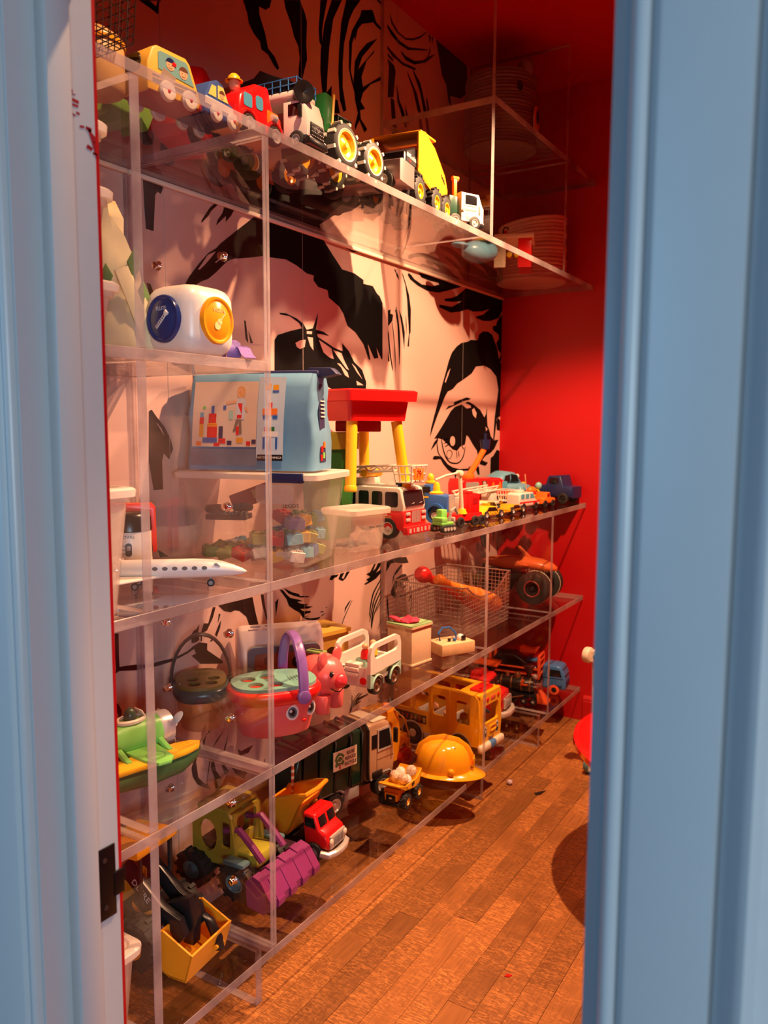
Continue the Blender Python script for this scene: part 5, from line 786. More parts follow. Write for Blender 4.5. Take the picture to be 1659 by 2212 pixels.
for y in (-.05, .05):
    for z in (.086, .066): obj('headlamp', MB().box((.161, y, z), (.006, .026, .012), .003), silver, t)
bm2 = obj('bumper', MB().box((.165, 0, .032), (.022, .15, .028), .004), firered, t); k = MB()
for i, w_ in enumerate((.012, .006, .016, .008, .012, .006)): k.box((.1765, -.06+i*.024, .032), (.002, w_, .014))
obj('bumper_marks', k, silver, bm2)
for x in (.095, -.085):
    for sg in (1, -1): wheel(t, x, sg*.062, .036, .028, rubber, silver, hr=.62); 
obj('roof_rail', MB().box((.06, -.055, .178), (.12, .012, .008), .002), silver, t); obj('roof_rail', MB().box((.06, .055, .178), (.12, .012, .008), .002), silver, t); obj('light_bar', MB().box((.11, 0, .182), (.022, .07, .016), .004), navy, t)
lt = MB(); obj('turntable', MB().cyl((-.04, 0, .174), (-.04, 0, .20), .045, n=20, bev=.004), ladderw, t); obj('pivot', MB().cyl((-.02, -.05, .215), (-.02, .05, .215), .014, n=16, bev=.003), yellow, t)
ladder(t, 'ladder', (-.10, 0, .215), (.10, 0, .228), .07, ladderw, 6, .0055); basket_cage(t, (.135, 0, .190), .075, .10, .055, ladderw, orange, '79')
# garbage lorry, blue and green
t = thing('toy_lorry', 'dark blue and green toy lorry with a tall grille behind the red crane truck', 'toy vehicle', (.138, 2.80, z3), 8)
obj('body', MB().box((-.02, 0, .085), (.20, .095, .11), .008), mat('deep_green_plastic', (.03, .08, .06)), t); obj('cab', MB().ext([(.05, .03), (.145, .03), (.148, .105), (.085, .112), (.075, .15), (.05, .15)], -.048, .048, 'y', .006), blue, t)
gr = obj('grille', MB().box((.147, 0, .072), (.004, .06, .075), .001), grey, t); k = MB()
for i in range(7): k.box((.150, -.024+i*.008, .072), (.002, .003, .07))
obj('grille_bars', k, silver, gr); obj('side_window', MB().box((.062, -.0485, .13), (.03, .001, .022)), window, t); obj('gold_stripe', MB().box((-.02, -.0482, .10), (.18, .001, .006)), yellow, t)
for y in (-.052, .052): obj('mudguard', MB().lathe([(.03, -.01), (.04, -.01), (.04, .01), (.03, .01), (.03, -.01)], c=(.10, y, .038), ax=(0, 1, 0), n=20), blue, t)
wheels4(t, (.10, -.07), .047, .027, .02, rubber, silver); obj('beacon', MB().cyl((.06, 0, .15), (.06, 0, .162), .022, n=16, bev=.003).sph((.06, 0, .172), (.014, .014, .02)), yellow, t)
# small green excavator
t = thing('toy_excavator', 'tiny lime green excavator on grey tracks in front of the big fire truck', 'toy vehicle', (.392, 2.545, z3), 75)
for y in (-.026, .026):
    tr = obj('track', MB().ext(rrect(.075, .026, .0125, 5, c=(0, .013)), y-.008, y+.008, 'y', .001), rubber, t)
    for i in range(4): obj('track_wheel', MB().cyl((-.024+i*.016, y-.0095, .013), (-.024+i*.016, y+.0095, .013), .0065, n=12), silver, tr)
obj('deck', MB().box((0, 0, .031), (.064, .05, .012), .003).box((-.016, 0, .044), (.03, .05, .02), .004), lime, t); obj('cab', MB().box((.004, .010, .058), (.03, .028, .044), .004), lime, t); obj('arm', MB().tube([(.02, -.012, .04), (.03, -.012, .075), (.05, -.012, .085), (.066, -.012, .06)], .005, 7), grey, t)
# red crane truck
t = thing('toy_crane_truck', 'small red crane truck with a tall beige crane arm and yellow hook', 'toy vehicle', (.372, 2.748, z3), 75)
obj('base', MB().box((0, 0, .036), (.15, .068, .03), .005), red, t); obj('cab', MB().box((.035, .0, .085), (.055, .062, .075), .006), red, t); obj('roof_block', MB().box((.018, 0, .126), (.02, .05, .012), .003), red, t); obj('side_window', MB().box((.035, -.0315, .096), (.03, .001, .025)), darkred, t)
obj('bumper', MB().box((-.078, -.012, .03), (.012, .034, .022), .004), silver, t)
obj('crane_post', MB().cyl((-.03, -.02, .05), (-.03, -.02, .068), .02, .014, n=18), yellow, t); obj('crane_arm', MB().tube([(-.03, -.02, .062), (-.045, -.02, .205)], .0075, 8).tube([(-.045, -.02, .205), (-.10, .0, .195), (-.145, .01, .180)], .0045, 8), cream, t)
obj('crane_joint', MB().cyl((-.046, -.032, .203), (-.046, -.008, .203), .011, n=14, bev=.002), cream, t); obj('hook_bell', MB().lathe([(.026, 0), (.027, .006), (.014, .012), (.012, .034), (.007, .044), (0, .046)], c=(-.14, .008, .128), n=18), yellow, t)
for x in (-.055, .028, .066): 
    for sg in (1, -1): wheel(t, x, sg*.034, .020, .016, rubber, black)
# yellow pieces low on the shelf: taxis, cars
def flat_car(name, label, loc, rz, col, L_, wd, h, r, extra=None, hubm=None):
    t = thing(name, label, 'toy vehicle', loc, rz)
    obj('body', MB().ext([(-L_/2, r*.8), (L_/2, r*.8), (L_/2+.002, h*.42), (L_*.22, h*.55), (L_*.08, h*.95), (-L_*.22, h), (-L_*.36, h*.6), (-L_/2, h*.55)], -wd/2, wd/2, 'y', min(.006, wd*.12)), col, t)
    obj('side_window', MB().ext([(L_*.16, h*.58), (L_*.06, h*.88), (-L_*.2, h*.92), (-L_*.3, h*.6)], -wd/2-.0008, -wd/2+.001, 'y'), window, t); obj('windscreen', MB().box((L_*.155, 0, h*.76), (.001, wd*.8, h*.3), rot=(0, -.6, 0)), window, t)
    wheels4(t, (-L_*.3, L_*.3), wd/2-.002, r, r*.7, rubber, hubm or silver); return t
t = flat_car('toy_taxi', 'yellow toy taxi with a checker stripe and roof sign at the shelf front', (.335, 3.05, z3), 78, yellow, .17, .07, .052, .016)
b = MB()
for i in range(10): b.box((-.06+i*.012, -.0352, .022+(i % 2)*.004), (.006, .001, .004))
obj('checker_stripe', b, black, t); sgn = obj('roof_sign', MB().box((-.01, 0, .056), (.014, .036, .010), .002), amber, t); text('word', 'TAXI', .006, darkred, sgn, (-.0025, 0, .0562), FRONT)
t = flat_car('toy_racer', 'long low white and yellow toy racing car behind the taxis', (.262, 3.19, z3), 84, mat('pale_yellow_plastic', (.82, .66, .30)), .20, .075, .058, .018); obj('spoiler', MB().box((-.085, 0, .052), (.03, .08, .005), .001).box((-.085, .03, .04), (.01, .004, .024)).box((-.085, -.03, .04), (.01, .004, .024)), white, t); obj('nose', MB().box((.04, 0, .044), (.08, .05, .012), .004), white, t)
t = flat_car('toy_taxi', 'second yellow toy taxi, nearer the white van, with silver wheels', (.355, 3.255, z3), 86, amber, .16, .066, .044, .017)
b = MB()
for i in range(8): b.box((-.05+i*.012, -.0332, .020+(i % 2)*.004), (.006, .001, .004))
obj('checker_stripe', b, black, t)
# fallen ladder section with cage
t = thing('toy_ladder', 'white lattice toy ladder with a rescue cage lying behind the taxis', 'toy ladder', (.19, 3.36, z3), 80); ladder(t, 'ladder', (-.22, 0, .075), (.05, 0, .088), .06, ladderw, 8, .005); basket_cage(t, (.10, -.045, .035), .07, .09, .05, ladderw, orange, '15'); obj('support', MB().box((-.20, 0, .034), (.05, .055, .068), .004).box((.02, 0, .04), (.05, .055, .08), .004), ladderw, t)
# red light engine with orange boom
t = thing('toy_fire_engine', 'rounded red toy fire engine with an orange boom and blue cup on top', 'toy vehicle', (.10, 3.455, z3), 62)
obj('body', MB().ext([(-.14, .03), (.14, .03), (.15, .07), (.13, .115), (.10, .135), (-.13, .135), (-.145, .11)], -.06, .06, 'y', .018, seg=3), red, t); obj('side_window', MB().ext(rrect(.075, .042, .008, c=(-.075, .10)), -.0612, -.059, 'y'), grey, t); pn = obj('dial_panel', MB().ext(rrect(.028, .07, .004, c=(-.005, .09)), -.0615, -.059, 'y'), black, t)
for z in (.067, .09, .113): obj('dial', MB().lathe([(0, .001), (.0085, .001), (.010, 0), (.010, -.002)], c=(-.005, -.0615, z), ax=(0, -1, 0), n=14), silver, pn)
for x in (.045, .085): obj('flame_print', MB().ext([(x-.012, .07), (x+.012, .07), (x+.008, .11), (x, .12), (x-.008, .10)], -.0612, -.059, 'y'), orange, t)
obj('front_window', MB().ext(rrect(.03, .04, .006, c=(.115, .1)), -.0605, -.058, 'y'), bluewin, t); wheels4(t, (-.08, .09), .055, .032, .022, rubber, yellow)
obj('boom', MB().tube([(-.06, 0, .14), (-.02, 0, .19), (.035, 0, .27)], .014, 10), orange, t); obj('boom_base', MB().cyl((-.06, 0, .13), (-.06, 0, .155), .034, n=18, bev=.004), orange, t); obj('cup', MB().lathe([(0, .27), (.020, .27), (.026, .315), (.022, .315), (.017, .278), (0, .276)], c=(.04, 0, 0), n=16).cyl((.04, 0, .31), (.04, 0, .345), .007), navy, t)
# pale blue rounded car
t = thing('toy_car', 'pale blue rounded toy car with a smiling front, against the mural', 'toy vehicle', (.112, 3.742, z3), 68)
b = MB()
def csec(x, w_, z0, z1, p=2.6, n=20): return [(x, w_*math.copysign(abs(cos(2*pi*j/n))**(2/p), cos(2*pi*j/n)), (z0+z1)/2+(z1-z0)/2*math.copysign(abs(sin(2*pi*j/n))**(2/p), sin(2*pi*j/n))) for j in range(n)]
b.loft([csec(-.155, .03, .05, .07), csec(-.14, .060, .03, .088), csec(-.09, .075, .024, .100), csec(0, .078, .022, .104), csec(.08, .074, .022, .100), csec(.135, .062, .026, .088), csec(.16, .03, .04, .066)]); obj('body', b, skyblue, t, ang=60)
b = MB().loft([csec(-.105, .03, .095, .105), csec(-.08, .055, .09, .135), csec(-.03, .060, .09, .158), csec(.03, .058, .09, .152), csec(.075, .04, .09, .112)]); obj('cabin', b, skyblue, t, ang=60)
obj('side_window', MB().ext([(-.06, .105), (-.02, .105), (-.02, .142), (-.05, .135)], -.0605, -.04, 'y').ext([(-.012, .105), (.045, .105), (.025, .138), (-.012, .144)], -.0605, -.04, 'y'), window, t); obj('windscreen', MB().box((.058, 0, .124), (.004, .08, .034), .002, rot=(0, -.75, 0)), window, t)
for y in (-.022, .022): e = obj('eye', MB().sph((.068, y, .128), (.006, .014, .012)), white, t); obj('pupil', MB().sph((.073, y, .127), (.003, .006, .007), n=10), navy, e)
obj('yellow_print', MB().sph((.115, -.02, .092), (.016, .012, .006)), yellow, t); wheels4(t, (-.085, .09), .066, .032, .024, rubber, black)
t = thing('toy_pickup', 'dark navy rounded toy pick-up in the corner by the red wall', 'toy vehicle', (.105, 3.86-.03+.0, z3), 20)
t.location = (.338, 3.858, z3+.0); t.rotation_euler = (0, 0, RD(172))
b = MB().ext([(-.12, .03), (.10, .03), (.11, .06), (.09, .085), (.03, .09), (.015, .135), (-.055, .14), (-.07, .09), (-.12, .085)], -.055, .055, 'y', .014, seg=3); obj('body', b, navy, t); obj('side_window', MB().ext(rrect(.05, .03, .008, c=(-.02, .112)), .054, .056, 'y'), window, t); wheels4(t, (-.07, .06), .05, .028, .02, rubber, black)
# white van with red stripe
t = thing('toy_van', 'small white toy van with a red stripe and blue windows', 'toy vehicle', (.330, 3.455, z3), 80)
obj('body', MB().ext([(-.085, .016), (.085, .016), (.088, .035), (.055, .045), (.035, .076), (.028, .080), (-.075, .080), (-.085, .07)], -.036, .036, 'y', .008, seg=3), white, t); obj('red_stripe', MB().box((.0, -.0362, .036), (.168, .001, .006)).box((.045, -.0362, .028), (.03, .001, .012)), red, t)
for x, w_ in ((-.06, .028), (-.022, .028)): obj('side_window', MB().ext(rrect(w_, .022, .004, c=(x, .063)), -.0368, -.035, 'y'), bluewin, t)
obj('side_window', MB().ext([(.002, .052), (.040, .052), (.027, .074), (.002, .074)], -.0368, -.035, 'y'), bluewin, t); obj('windscreen', MB().box((.0475, 0, .061), (.002, .056, .026), .001, rot=(0, -.57, 0)), bluewin, t); obj('roof_box', MB().cyl((-.04, 0, .080), (-.04, 0, .092), .026, n=20, bev=.003), white, t); obj('bumper', MB().box((.086, 0, .02), (.006, .064, .012), .002), black, t)
wheels4(t, (-.05, .052), .033, .016, .012, rubber, black)
# orange truck and red-yellow plane, wooden ball
t = thing('toy_truck', 'tiny orange toy truck in front of the red and yellow aeroplane', 'toy vehicle', (.365, 3.625, z3), 78)
obj('body', MB().ext([(-.055, .018), (.055, .018), (.058, .034), (.052, .042), (.018, .046), (.008, .070), (-.022, .072), (-.026, .045), (-.055, .042)], -.03, .03, 'y', .006, seg=3), orange, t); obj('side_window', MB().ext(rrect(.022, .016, .003, c=(-.006, .057)), -.0308, -.029, 'y'), darkred, t); obj('grille', MB().box((.0575, 0, .03), (.003, .04, .014), .001), silver, t); wheels4(t, (-.032, .034), .027, .017, .014, rubber, black)
t = thing('toy_airplane', 'red and yellow wooden toy aeroplane with a blue ball nose', 'toy airplane', (.272, 3.69, z3), 64)
obj('fuselage', MB().loft([csec(-.11, .012, .045, .06), csec(-.06, .026, .03, .07), csec(.0, .032, .026, .076), csec(.06, .030, .026, .07), csec(.10, .018, .03, .056)]), red, t, ang=60); obj('cockpit', MB().sph((.01, 0, .075), (.035, .02, .022)), orange, t)
for sg in (-1, 1): obj('wing', MB().ext([(.045, sg*.02), (-.02, sg*.02), (-.03, sg*.085), (.02, sg*.09)], .045, .055, 'z', .003), yellow, t)
obj('yellow_band', MB().lathe([(.0315, -.006), (.0335, -.006), (.0335, .006), (.0315, .006), (.0315, -.006)], c=(.045, 0, .05), ax=(1, 0, 0), n=20), yellow, t); obj('ball', MB().sph((.055, -.01, .10), .020).cyl((.05, -.005, .07), (.055, -.01, .09), .004), teal, t); obj('ball', MB().sph((-.10, -.02, .082), .022), skyblue, t); obj('mast', MB().cyl((-.03, 0, .07), (-.045, 0, .165), .0028, n=6), pine, t); wheels4(t, (.04, -.05), .03, .022, .012, rubber, black)
t.scale = (.82, .82, .9)
# ================================================================ lower shelf (S4)
z4 = ZT['S4']
def ssec(x, w_, z0, z1, p=2.6, n=20, y=0): return [(a, b+y, c) for a, b, c in csec(x, w_, z0, z1, p, n)]
# seaplane
t = thing('toy_seaplane', 'green toy seaplane with yellow floats and a silver propeller', 'toy airplane', (.205, 1.285, z4), 80)
for y in (-.085, .085):
    f = obj('float', MB().loft([ssec(-.17, .008, .046, .056, 2.4, y=y), ssec(-.13, .026, .012, .058, 2.4, y=y), ssec(-.02, .032, 0, .060, 2.4, y=y), ssec(.07, .030, .004, .060, 2.4, y=y), ssec(.115, .018, .022, .058, 2.4, y=y), ssec(.132, .006, .042, .056, 2.4, y=y)]), mat('moss_plastic', (.05, .13, .04), .35), t, ang=60)
    d = obj('deck', MB().ext([(x, yy+y) for x, yy in [(-.175, 0), (-.13, -.027), (-.02, -.034), (.08, -.031), (.118, -.020), (.135, 0), (.118, .020), (.08, .031), (-.02, .034), (-.13, .027)]], .052, .066, 'z', .004), yellow, f)
    for i in range(3): obj('slot', MB().box((.085, y-.012+.012*i, .0665), (.045, .003, .001)), amber, f)
    for x in (-.06, .05): obj('strut', MB().tube([(x, y, .062), (x, y*.45, .080)], .008, 8), lime, t)
obj('fuselage', MB().loft([ssec(-.19, .006, .12, .135, 2), ssec(-.12, .024, .105, .155, 2), ssec(-.02, .040, .092, .178, 2), ssec(.06, .044, .088, .178, 2)]), lime, t, ang=60)
obj('cowling', MB().lathe([(.0, .058), (.043, .058), (.045, .064), (.043, .094), (.036, .099), (.033, .092), (0, .092)], c=(0, 0, .133), ax=(1, 0, 0), n=24), silver, t)
pr = obj('propeller', MB().sph((.108, 0, .133), (.018, .013, .013)), white, t)
for a in (20, 140, 260): obj('blade', MB().sph((.108, cos(RD(a))*.034, .133+sin(RD(a))*.034), (.003, .036, .011), rot=(RD(a), 0, 0)), white, pr)
wg = obj('wing', MB().ext([(.045, -.03), (.03, -.13), (.01, -.15), (-.02, -.145), (-.035, -.11), (-.04, -.03), (-.04, .03), (-.035, .11), (-.02, .145), (.01, .15), (.03, .13), (.045, .03)], .104, .114, 'z', .004), lime, t); obj('emblem', MB().lathe([(.020, 0), (.022, .001), (.024, 0), (.020, 0)], c=(0, -.10, .1142), n=20), mat('mid_lime', (.15, .45, .08)), wg)
obj('cockpit_rim', MB().tube([(-.005+.035*cos(a*pi/8), .022*sin(a*pi/8), .176) for a in range(16)], .006, 7, closed=True), cream, t); obj('windshield', MB().box((.022, 0, .188), (.003, .034, .022), .001, rot=(0, -.5, 0)), cream, t); obj('pilot', MB().sph((-.006, 0, .185), (.016, .016, .022)), mat('dark_green_plastic'), t); obj('tail', MB().ext([(-.19, .13), (-.14, .145), (-.175, .20), (-.2, .20)], -.004, .004, 'y', .002), lime, t)
for ch in t.children:
    if ch.name.split('.')[0] in ('fuselage', 'cowling', 'propeller', 'wing', 'cockpit_rim', 'windshield', 'pilot', 'tail'): ch.location.z -= .042
obj('tail_lamp', MB().sph((.10, .085, .075), (.022, .012, .010)), red, t)
# music basket with a face
def oval(a, b_, z, n=32, p=2.5): return [(a*math.copysign(abs(cos(2*pi*j/n))**(2/p), cos(2*pi*j/n)), b_*math.copysign(abs(sin(2*pi*j/n))**(2/p), sin(2*pi*j/n)), z) for j in range(n)]
def toy_basket(label, loc, rz, tubm, rimm, topm, cupm, hanm):
    t = thing('toy_basket', label, 'toy basket', loc, rz)
    obj('tub', MB().loft([oval(.085, .062, 0), oval(.098, .072, .006), oval(.112, .082, .06), oval(.118, .086, .10)]), tubm, t, ang=50)
    obj('rim', MB().loft([oval(.112, .082, .094), oval(.122, .092, .097), oval(.130, .099, .110), oval(.131, .100, .124), oval(.124, .094, .134), oval(.11, .08, .136)]), rimm, t, ang=60)
    tp = obj('top', MB().plate([(x, y) for x, y, z in oval(.118, .088, 0)], [circ(.021, 16, c)[::-1] for c in ((-.06, -.035), (-.068, .022), (-.008, -.045), (-.012, .030))], .134, .144, 'z'), topm, t)
    for c in ((-.06, -.035), (-.068, .022), (-.008, -.045), (-.012, .030)): obj('cup', MB().lathe([(.0215, .0445), (.021, .02), (.006, .014), (.005, .022), (0, .022)], c=(*c, .10), n=16), cupm, tp)
    g = MB()
    for i in range(4):
        for j in range(5): g.cyl((.04+i*.009, -.03+j*.009, .1435), (.04+i*.009, -.03+j*.009, .1446), .0017, n=6)
    o = obj('speaker_holes', g, black, tp); o['kind'] = 'stuff'
    obj('handle', MB().tube([(.055, sg*.098*1.0, zz) if False else (.055, .104*cos(RD(a)), .125+.145*sin(RD(a))) for a in range(0, 181, 12) for sg in (1,)], .0105, 8, flat=(1.4, .6)), hanm, t)
    for sg in (-1, 1): obj('handle_pivot', MB().cyl((.055, sg*.094, .118), (.055, sg*.112, .118), .019, n=20, bev=.004), hanm, t)
    for x, a in ((.028, -.05), (.086, .38)):
        e = obj('eye', MB().lathe([(0, .0015), (.8, .001), (1, 0), (1, -.01), (0, -.01)], n=20), white, t, (x, -.0835 if x < .05 else -.0625, .072), (pi/2, 0, a)); e.scale = (.018, .022, 1)
        for nm, m_, sx, dz, dx in (('iris', mat('slate_print', (.10, .14, .17)), .70, .0018, 0), ('pupil', black, .45, .0022, 0), ('glint', white, .2, .0027, -.25)): q = obj(nm, MB().lathe([(0, .0004), (1, .0), (1, -.001)], n=14), m_, e, (dx, -dx*.8, dz)); q.scale = (sx, sx, 1)
    obj('mouth', MB().sph((.062, -.080, .045), (.008, .003, .0045), rot=(0, 0, .2)), red, t); obj('badge', MB().lathe([(0, .004), (.014, .004), (.017, 0), (.017, -.006)], c=(.122, -.03, .108), ax=(.95, -.3, 0), n=18), purple, t)
    return t
toy_basket('pink and red toy picnic basket with painted eyes and purple handle', (.315, 1.688, z4), 55, mat('coral_pink_plastic', (.80, .13, .13), .3), red, mat('teal_top_plastic', (.20, .46, .38), .35), mat('deep_teal_plastic', (.05, .13, .10)), purple)
t = toy_basket('dark toy picnic basket with an olive top and dark handle, behind the pink basket', (.112, 1.612, z4), 135, milky('amber_clear_plastic', (.70, .26, .06), .55, .2), mat('dark_teal_plastic', (.03, .07, .075), .28), mat('dark_olive_plastic', (.17, .15, .03), .4), mat('olive_cup_plastic', (.06, .05, .015)), mat('charcoal_plastic', (.03, .03, .035), .35)); t.scale = (.8, .8, .92)
# activity easel with a picture screen
t = thing('toy_activity_screen', 'pale plastic activity toy with a blue-framed picture screen behind the basket', 'toy', (.135, 1.935, z4), 50)
b = MB().ext([(-.045, 0), (.05, 0), (.06, .02), (.045, .17), (.02, .215), (-.01, .225), (-.04, .215), (-.05, .17)], -.135, .135, 'x' if False else 'y', .018, seg=3)
bd = obj('body', b, mat('pinkish_white_plastic', (.74, .60, .56), .3), t, (0, 0, 0), (0, 0, -pi/2))
fr = obj('screen_frame', MB().plate(rrect(.225, .155, .02, c=(0, .105)), [rrect(.185, .118, .012, c=(0, .103))[::-1]], -.066, -.052), mat('slate_blue_plastic', (.10, .16, .22), .3), t, (0, 0, 0), (.09, 0, 0))
sc_ = obj('screen', MB().ext(rrect(.188, .12, .012, c=(0, .103)), -.059, -.055), mat('brown_print', (.30, .12, .06), .35, noise=.5, scale=14), t, (0, 0, 0), (.09, 0, 0))
for x, z, s, m_ in ((.045, .125, .020, black), (-.035, .085, .016, orange), (-.06, .07, .016, orange), (.0, .07, .018, red), (-.05, .135, .014, brown), (.07, .075, .014, orange)): obj('figure_print', MB().lathe([(0, .001), (s, .0005), (s, -.002)], c=(x, -.0595, z), ax=(0, -1, 0), n=14), m_, sc_)
for x in (.040, .051): obj('eye_print', MB().lathe([(0, .001), (.0045, .0006), (.0045, -.002)], c=(x, -.0612, .130), ax=(0, -1, 0), n=10), white, sc_)
obj('speaker_slots', MB().box((-.08, -.02, .2255), (.03, .006, .004)).box((-.04, -.02, .2265), (.02, .006, .004)), grey, t)
obj('knob', MB().cyl((-.105, -.062, .035), (-.105, -.048, .035), .018, n=18, bev=.004), orange, t); obj('knob', MB().cyl((.105, -.062, .035), (.105, -.048, .035), .018, n=18, bev=.004), orange, t)
# piggy bank
t = thing('piggy_bank', 'pink smiling piggy bank with a red snout and green coin slot', 'piggy bank', (.325, 1.895, z4), 2)
pk = mat('piggy_pink', (.84, .16, .15), .28)
obj('body', MB().sph((0, 0, .105), (.076, .064, .066), n=28), pk, t); obj('snout', MB().sph((.070, -.004, .098), (.022, .024, .024)), mat('snout_red', (.85, .05, .07), .28), t)
ft = [(.03, -.036), (.03, .036), (-.035, -.036), (-.035, .036)]
for x, y in ft: obj('foot', MB().cyl((x, y, 0), (x*.95, y*.95, .055), .0215, .026, n=18, bev=.003), pk, t)
for sg in (-1, 1): obj('ear', MB().sph((.032, sg*.038, .160), (.010, .022, .028), rot=(sg*-.35, 0, 0)), pk, t); e = obj('eye', MB().sph((.060, sg*.030-.002, .122), (.006, .008, .010)), black, t); obj('glint', MB().sph((.066, sg*.030-.004, .126), .0022, n=8), white, e)
obj('mouth', MB().tube([(.060, -.036, .080), (.068, -.024, .070), (.071, -.006, .065), (.069, .014, .068), (.062, .030, .078)], .0018, 6), black, t); sl = obj('coin_slot', MB().box((-.016, 0, .172), (.062, .030, .008), .0035), mat('slot_green', (.25, .36, .10)), t); obj('slit', MB().box((-.016, 0, .1765), (.046, .006, .001)), black, sl)
o = MB()
for i in range(6):
    for j in range(6): o.sph((-.052+i*.0055-.0, -.0575+abs(i-2)*.0008, .085+j*.006), .0012, n=6)
o = obj('speaker_holes', o, darkred, t); o['kind'] = 'stuff'
# yellow sorting box
t = thing('toy_sorting_box', 'yellow wooden cube box with round holes, against the mural', 'box', (.105, 2.195, z4), 76)
yl = mat('yellow_varnished_wood', (.62, .34, .06), .45, noise=.2)
f_ = obj('walls', MB().plate(rrect(.135, .135, .003, 1, (0, .075)), [circ(.030, 20, (-.01, .070))[::-1]], -.0675, -.0585).box((0, .063, .075), (.135, .009, .135)).box((-.063, 0, .075), (.009, .118, .135)).box((.063, 0, .075), (.009, .118, .135)).box((0, 0, .005), (.135, .135, .008)), yl, t)
obj('lid', MB().plate(rrect(.152, .152, .004, 1), [circ(.026, 20, (.012, .0))[::-1]], .1428, .156, 'z'), mat('yellow_lid_paint', (.80, .50, .07), .4), t)
# camper van
t = thing('toy_camper_van', 'open-topped white and mint toy camper van with tall window rails', 'toy vehicle', (.335, 2.142, z4), 92)
def van_side(y0, y1): return MB().plate([(-.10, .075), (.098, .075), (.098, .135), (.09, .158), (.07, .168), (-.072, .168), (-.09, .158), (-.10, .135)], [rrect(.150, .036, .017, 5, (0, .135))[::-1]], y0, y1)
for sg in (-1, 1):
    s_ = obj('side_panel', van_side(sg*.062-.006, sg*.062+.006), white, t)
    lo = MB().plate([(-.10, .030), (-.088, .030)]+arc((-.056, .030), .031, 180, 0, 8)+[(.025, .030)]+arc((.056, .030), .031, 180, 0, 8)+[(.098, .030), (.098, .075), (-.10, .075)], [], sg*.062-.006, sg*.062+.006)
    obj('lower_panel', lo, mint, s_)
    for x in (-.056, .056): obj('wheel_arch', MB().tube([(x+.034*cos(RD(a)), sg*.069, .030+.034*sin(RD(a))) for a in range(0, 181, 15)], .0035, 6), mint, s_)
obj('floor_pan', MB().box((0, 0, .044), (.19, .112, .012), .002), white, t)
for x, sgn in ((-.094, -1), (.092, 1)): obj('end_panel', MB().ext(rrect(.112, .062, .006, c=(0, .062)), x-.006, x+.006, 'x', .001), white, t)
for y in (-.042, .042): obj('tail_lamp', MB().cyl((-.104, y, .052), (-.099, y, .052), .0115, n=18), red, t)
st = obj('steps', MB().box((-.088, 0, .098), (.03, .052, .012), .004).box((-.099, 0, .084), (.016, .05, .014), .003).box((-.102, 0, .068), (.012, .046, .014), .003), mat('ivory_plastic'), t)
obj('seat', MB().box((-.02, .01, .075), (.03, .04, .05), .006).box((.03, .01, .075), (.03, .04, .05), .006), mint, t)
for x, m_ in ((-.02, red), (.03, yellow)): p_ = obj('passenger', MB().lathe([(0, 0), (.016, 0), (.014, .02), (.010, .028), (0, .03)], c=(x, .0, .10), n=16), m_, t); obj('head', MB().sph((x, 0, .138), .011), skin, p_)
for x in (-.056, .056):
    for sg in (-1, 1): wheel(t, x, sg*.056, .030, .024, rubber, brown, hr=.7)
# wooden box with green lid and a cloth
t = thing('toy_tissue_box', 'plain wooden box with a green lid and a red cloth in its round hole', 'box', (.305, 2.462, z4), -9)
for s_, a in ((-1, 0), (1, 0)): obj('board', MB().box((0, s_*.0525, .0675), (.112, .007, .135), .001), birch, t)
for s_ in (-1, 1): obj('board', MB().box((s_*.0525, 0, .0675), (.007, .098, .135), .001), birch, t)
obj('base', MB().box((0, 0, .004), (.118, .118, .008), .001), birch, t)
ld = obj('lid', MB().plate(rrect(.12, .12, .003, 1), [circ(.034, 20, (.004, -.004))[::-1]], .1355, .146, 'z'), mat('leaf_green_paint', (.30, .52, .22), .4), t); obj('lid_edge', MB().plate(rrect(.122, .122, .003, 1), [rrect(.117, .117, .003, 1)[::-1]], .1352, .1415, 'z'), birch, ld)
random.seed(9); o = obj('red_cloth', MB().loft([[(.004+r*cos(2*pi*j/16)*(1+.3*sin(j*2.1)), -.004+r*sin(2*pi*j/16)*(1+.25*cos(j*1.7)), z+.006*sin(j*1.3)) for j in range(16)] for r, z in ((.030, .137), (.028, .146), (.034, .152), (.022, .160), (.006, .156))]), mat('red_cloth_fabric', (.72, .03, .08), .8), t, ang=80)
obj('red_cloth_tip', MB().loft([[(-.02+.03*cos(2*pi*j/10), -.03+.016*sin(2*pi*j/10), .150) for j in range(10)], [(-.045+.016*cos(2*pi*j/10), -.04+.012*sin(2*pi*j/10), .164) for j in range(10)], [(-.06, -.045, .160)]*10]), mat('red_cloth_fabric'), t, ang=80)
# light bench
t = thing('toy_switch_board', 'pine block fitted with little switches, lights and a blue cable loop', 'toy', (.378, 2.652, z4), 60)
t.rotation_euler.z = RD(62)
obj('block', MB().box((0, 0, .0225), (.15, .10, .045), .004), pine, t)
obj('cable', MB().tube([(-.045, .01, .045), (-.05, .012, .075), (-.03, .015, .092), (.0, .012, .090), (.022, .008, .07), (.028, .005, .046)], .004, 8), blue, t)
for x, y, m_, r in ((.0, -.02, blue, .007), (-.02, -.015, black, .006), (.015, .01, silver, .006), (.052, .025, silver, .005), (.05, -.01, amber, .005)): obj('switch', MB().cyl((x, y, .045), (x, y, .056), r, n=12, bev=.001), m_, t)
obj('lamp', MB().sph((.034, -.012, .052), .015), white, t); obj('toggle', MB().box((.036, -.028, .054), (.016, .008, .020), .001), black, t)
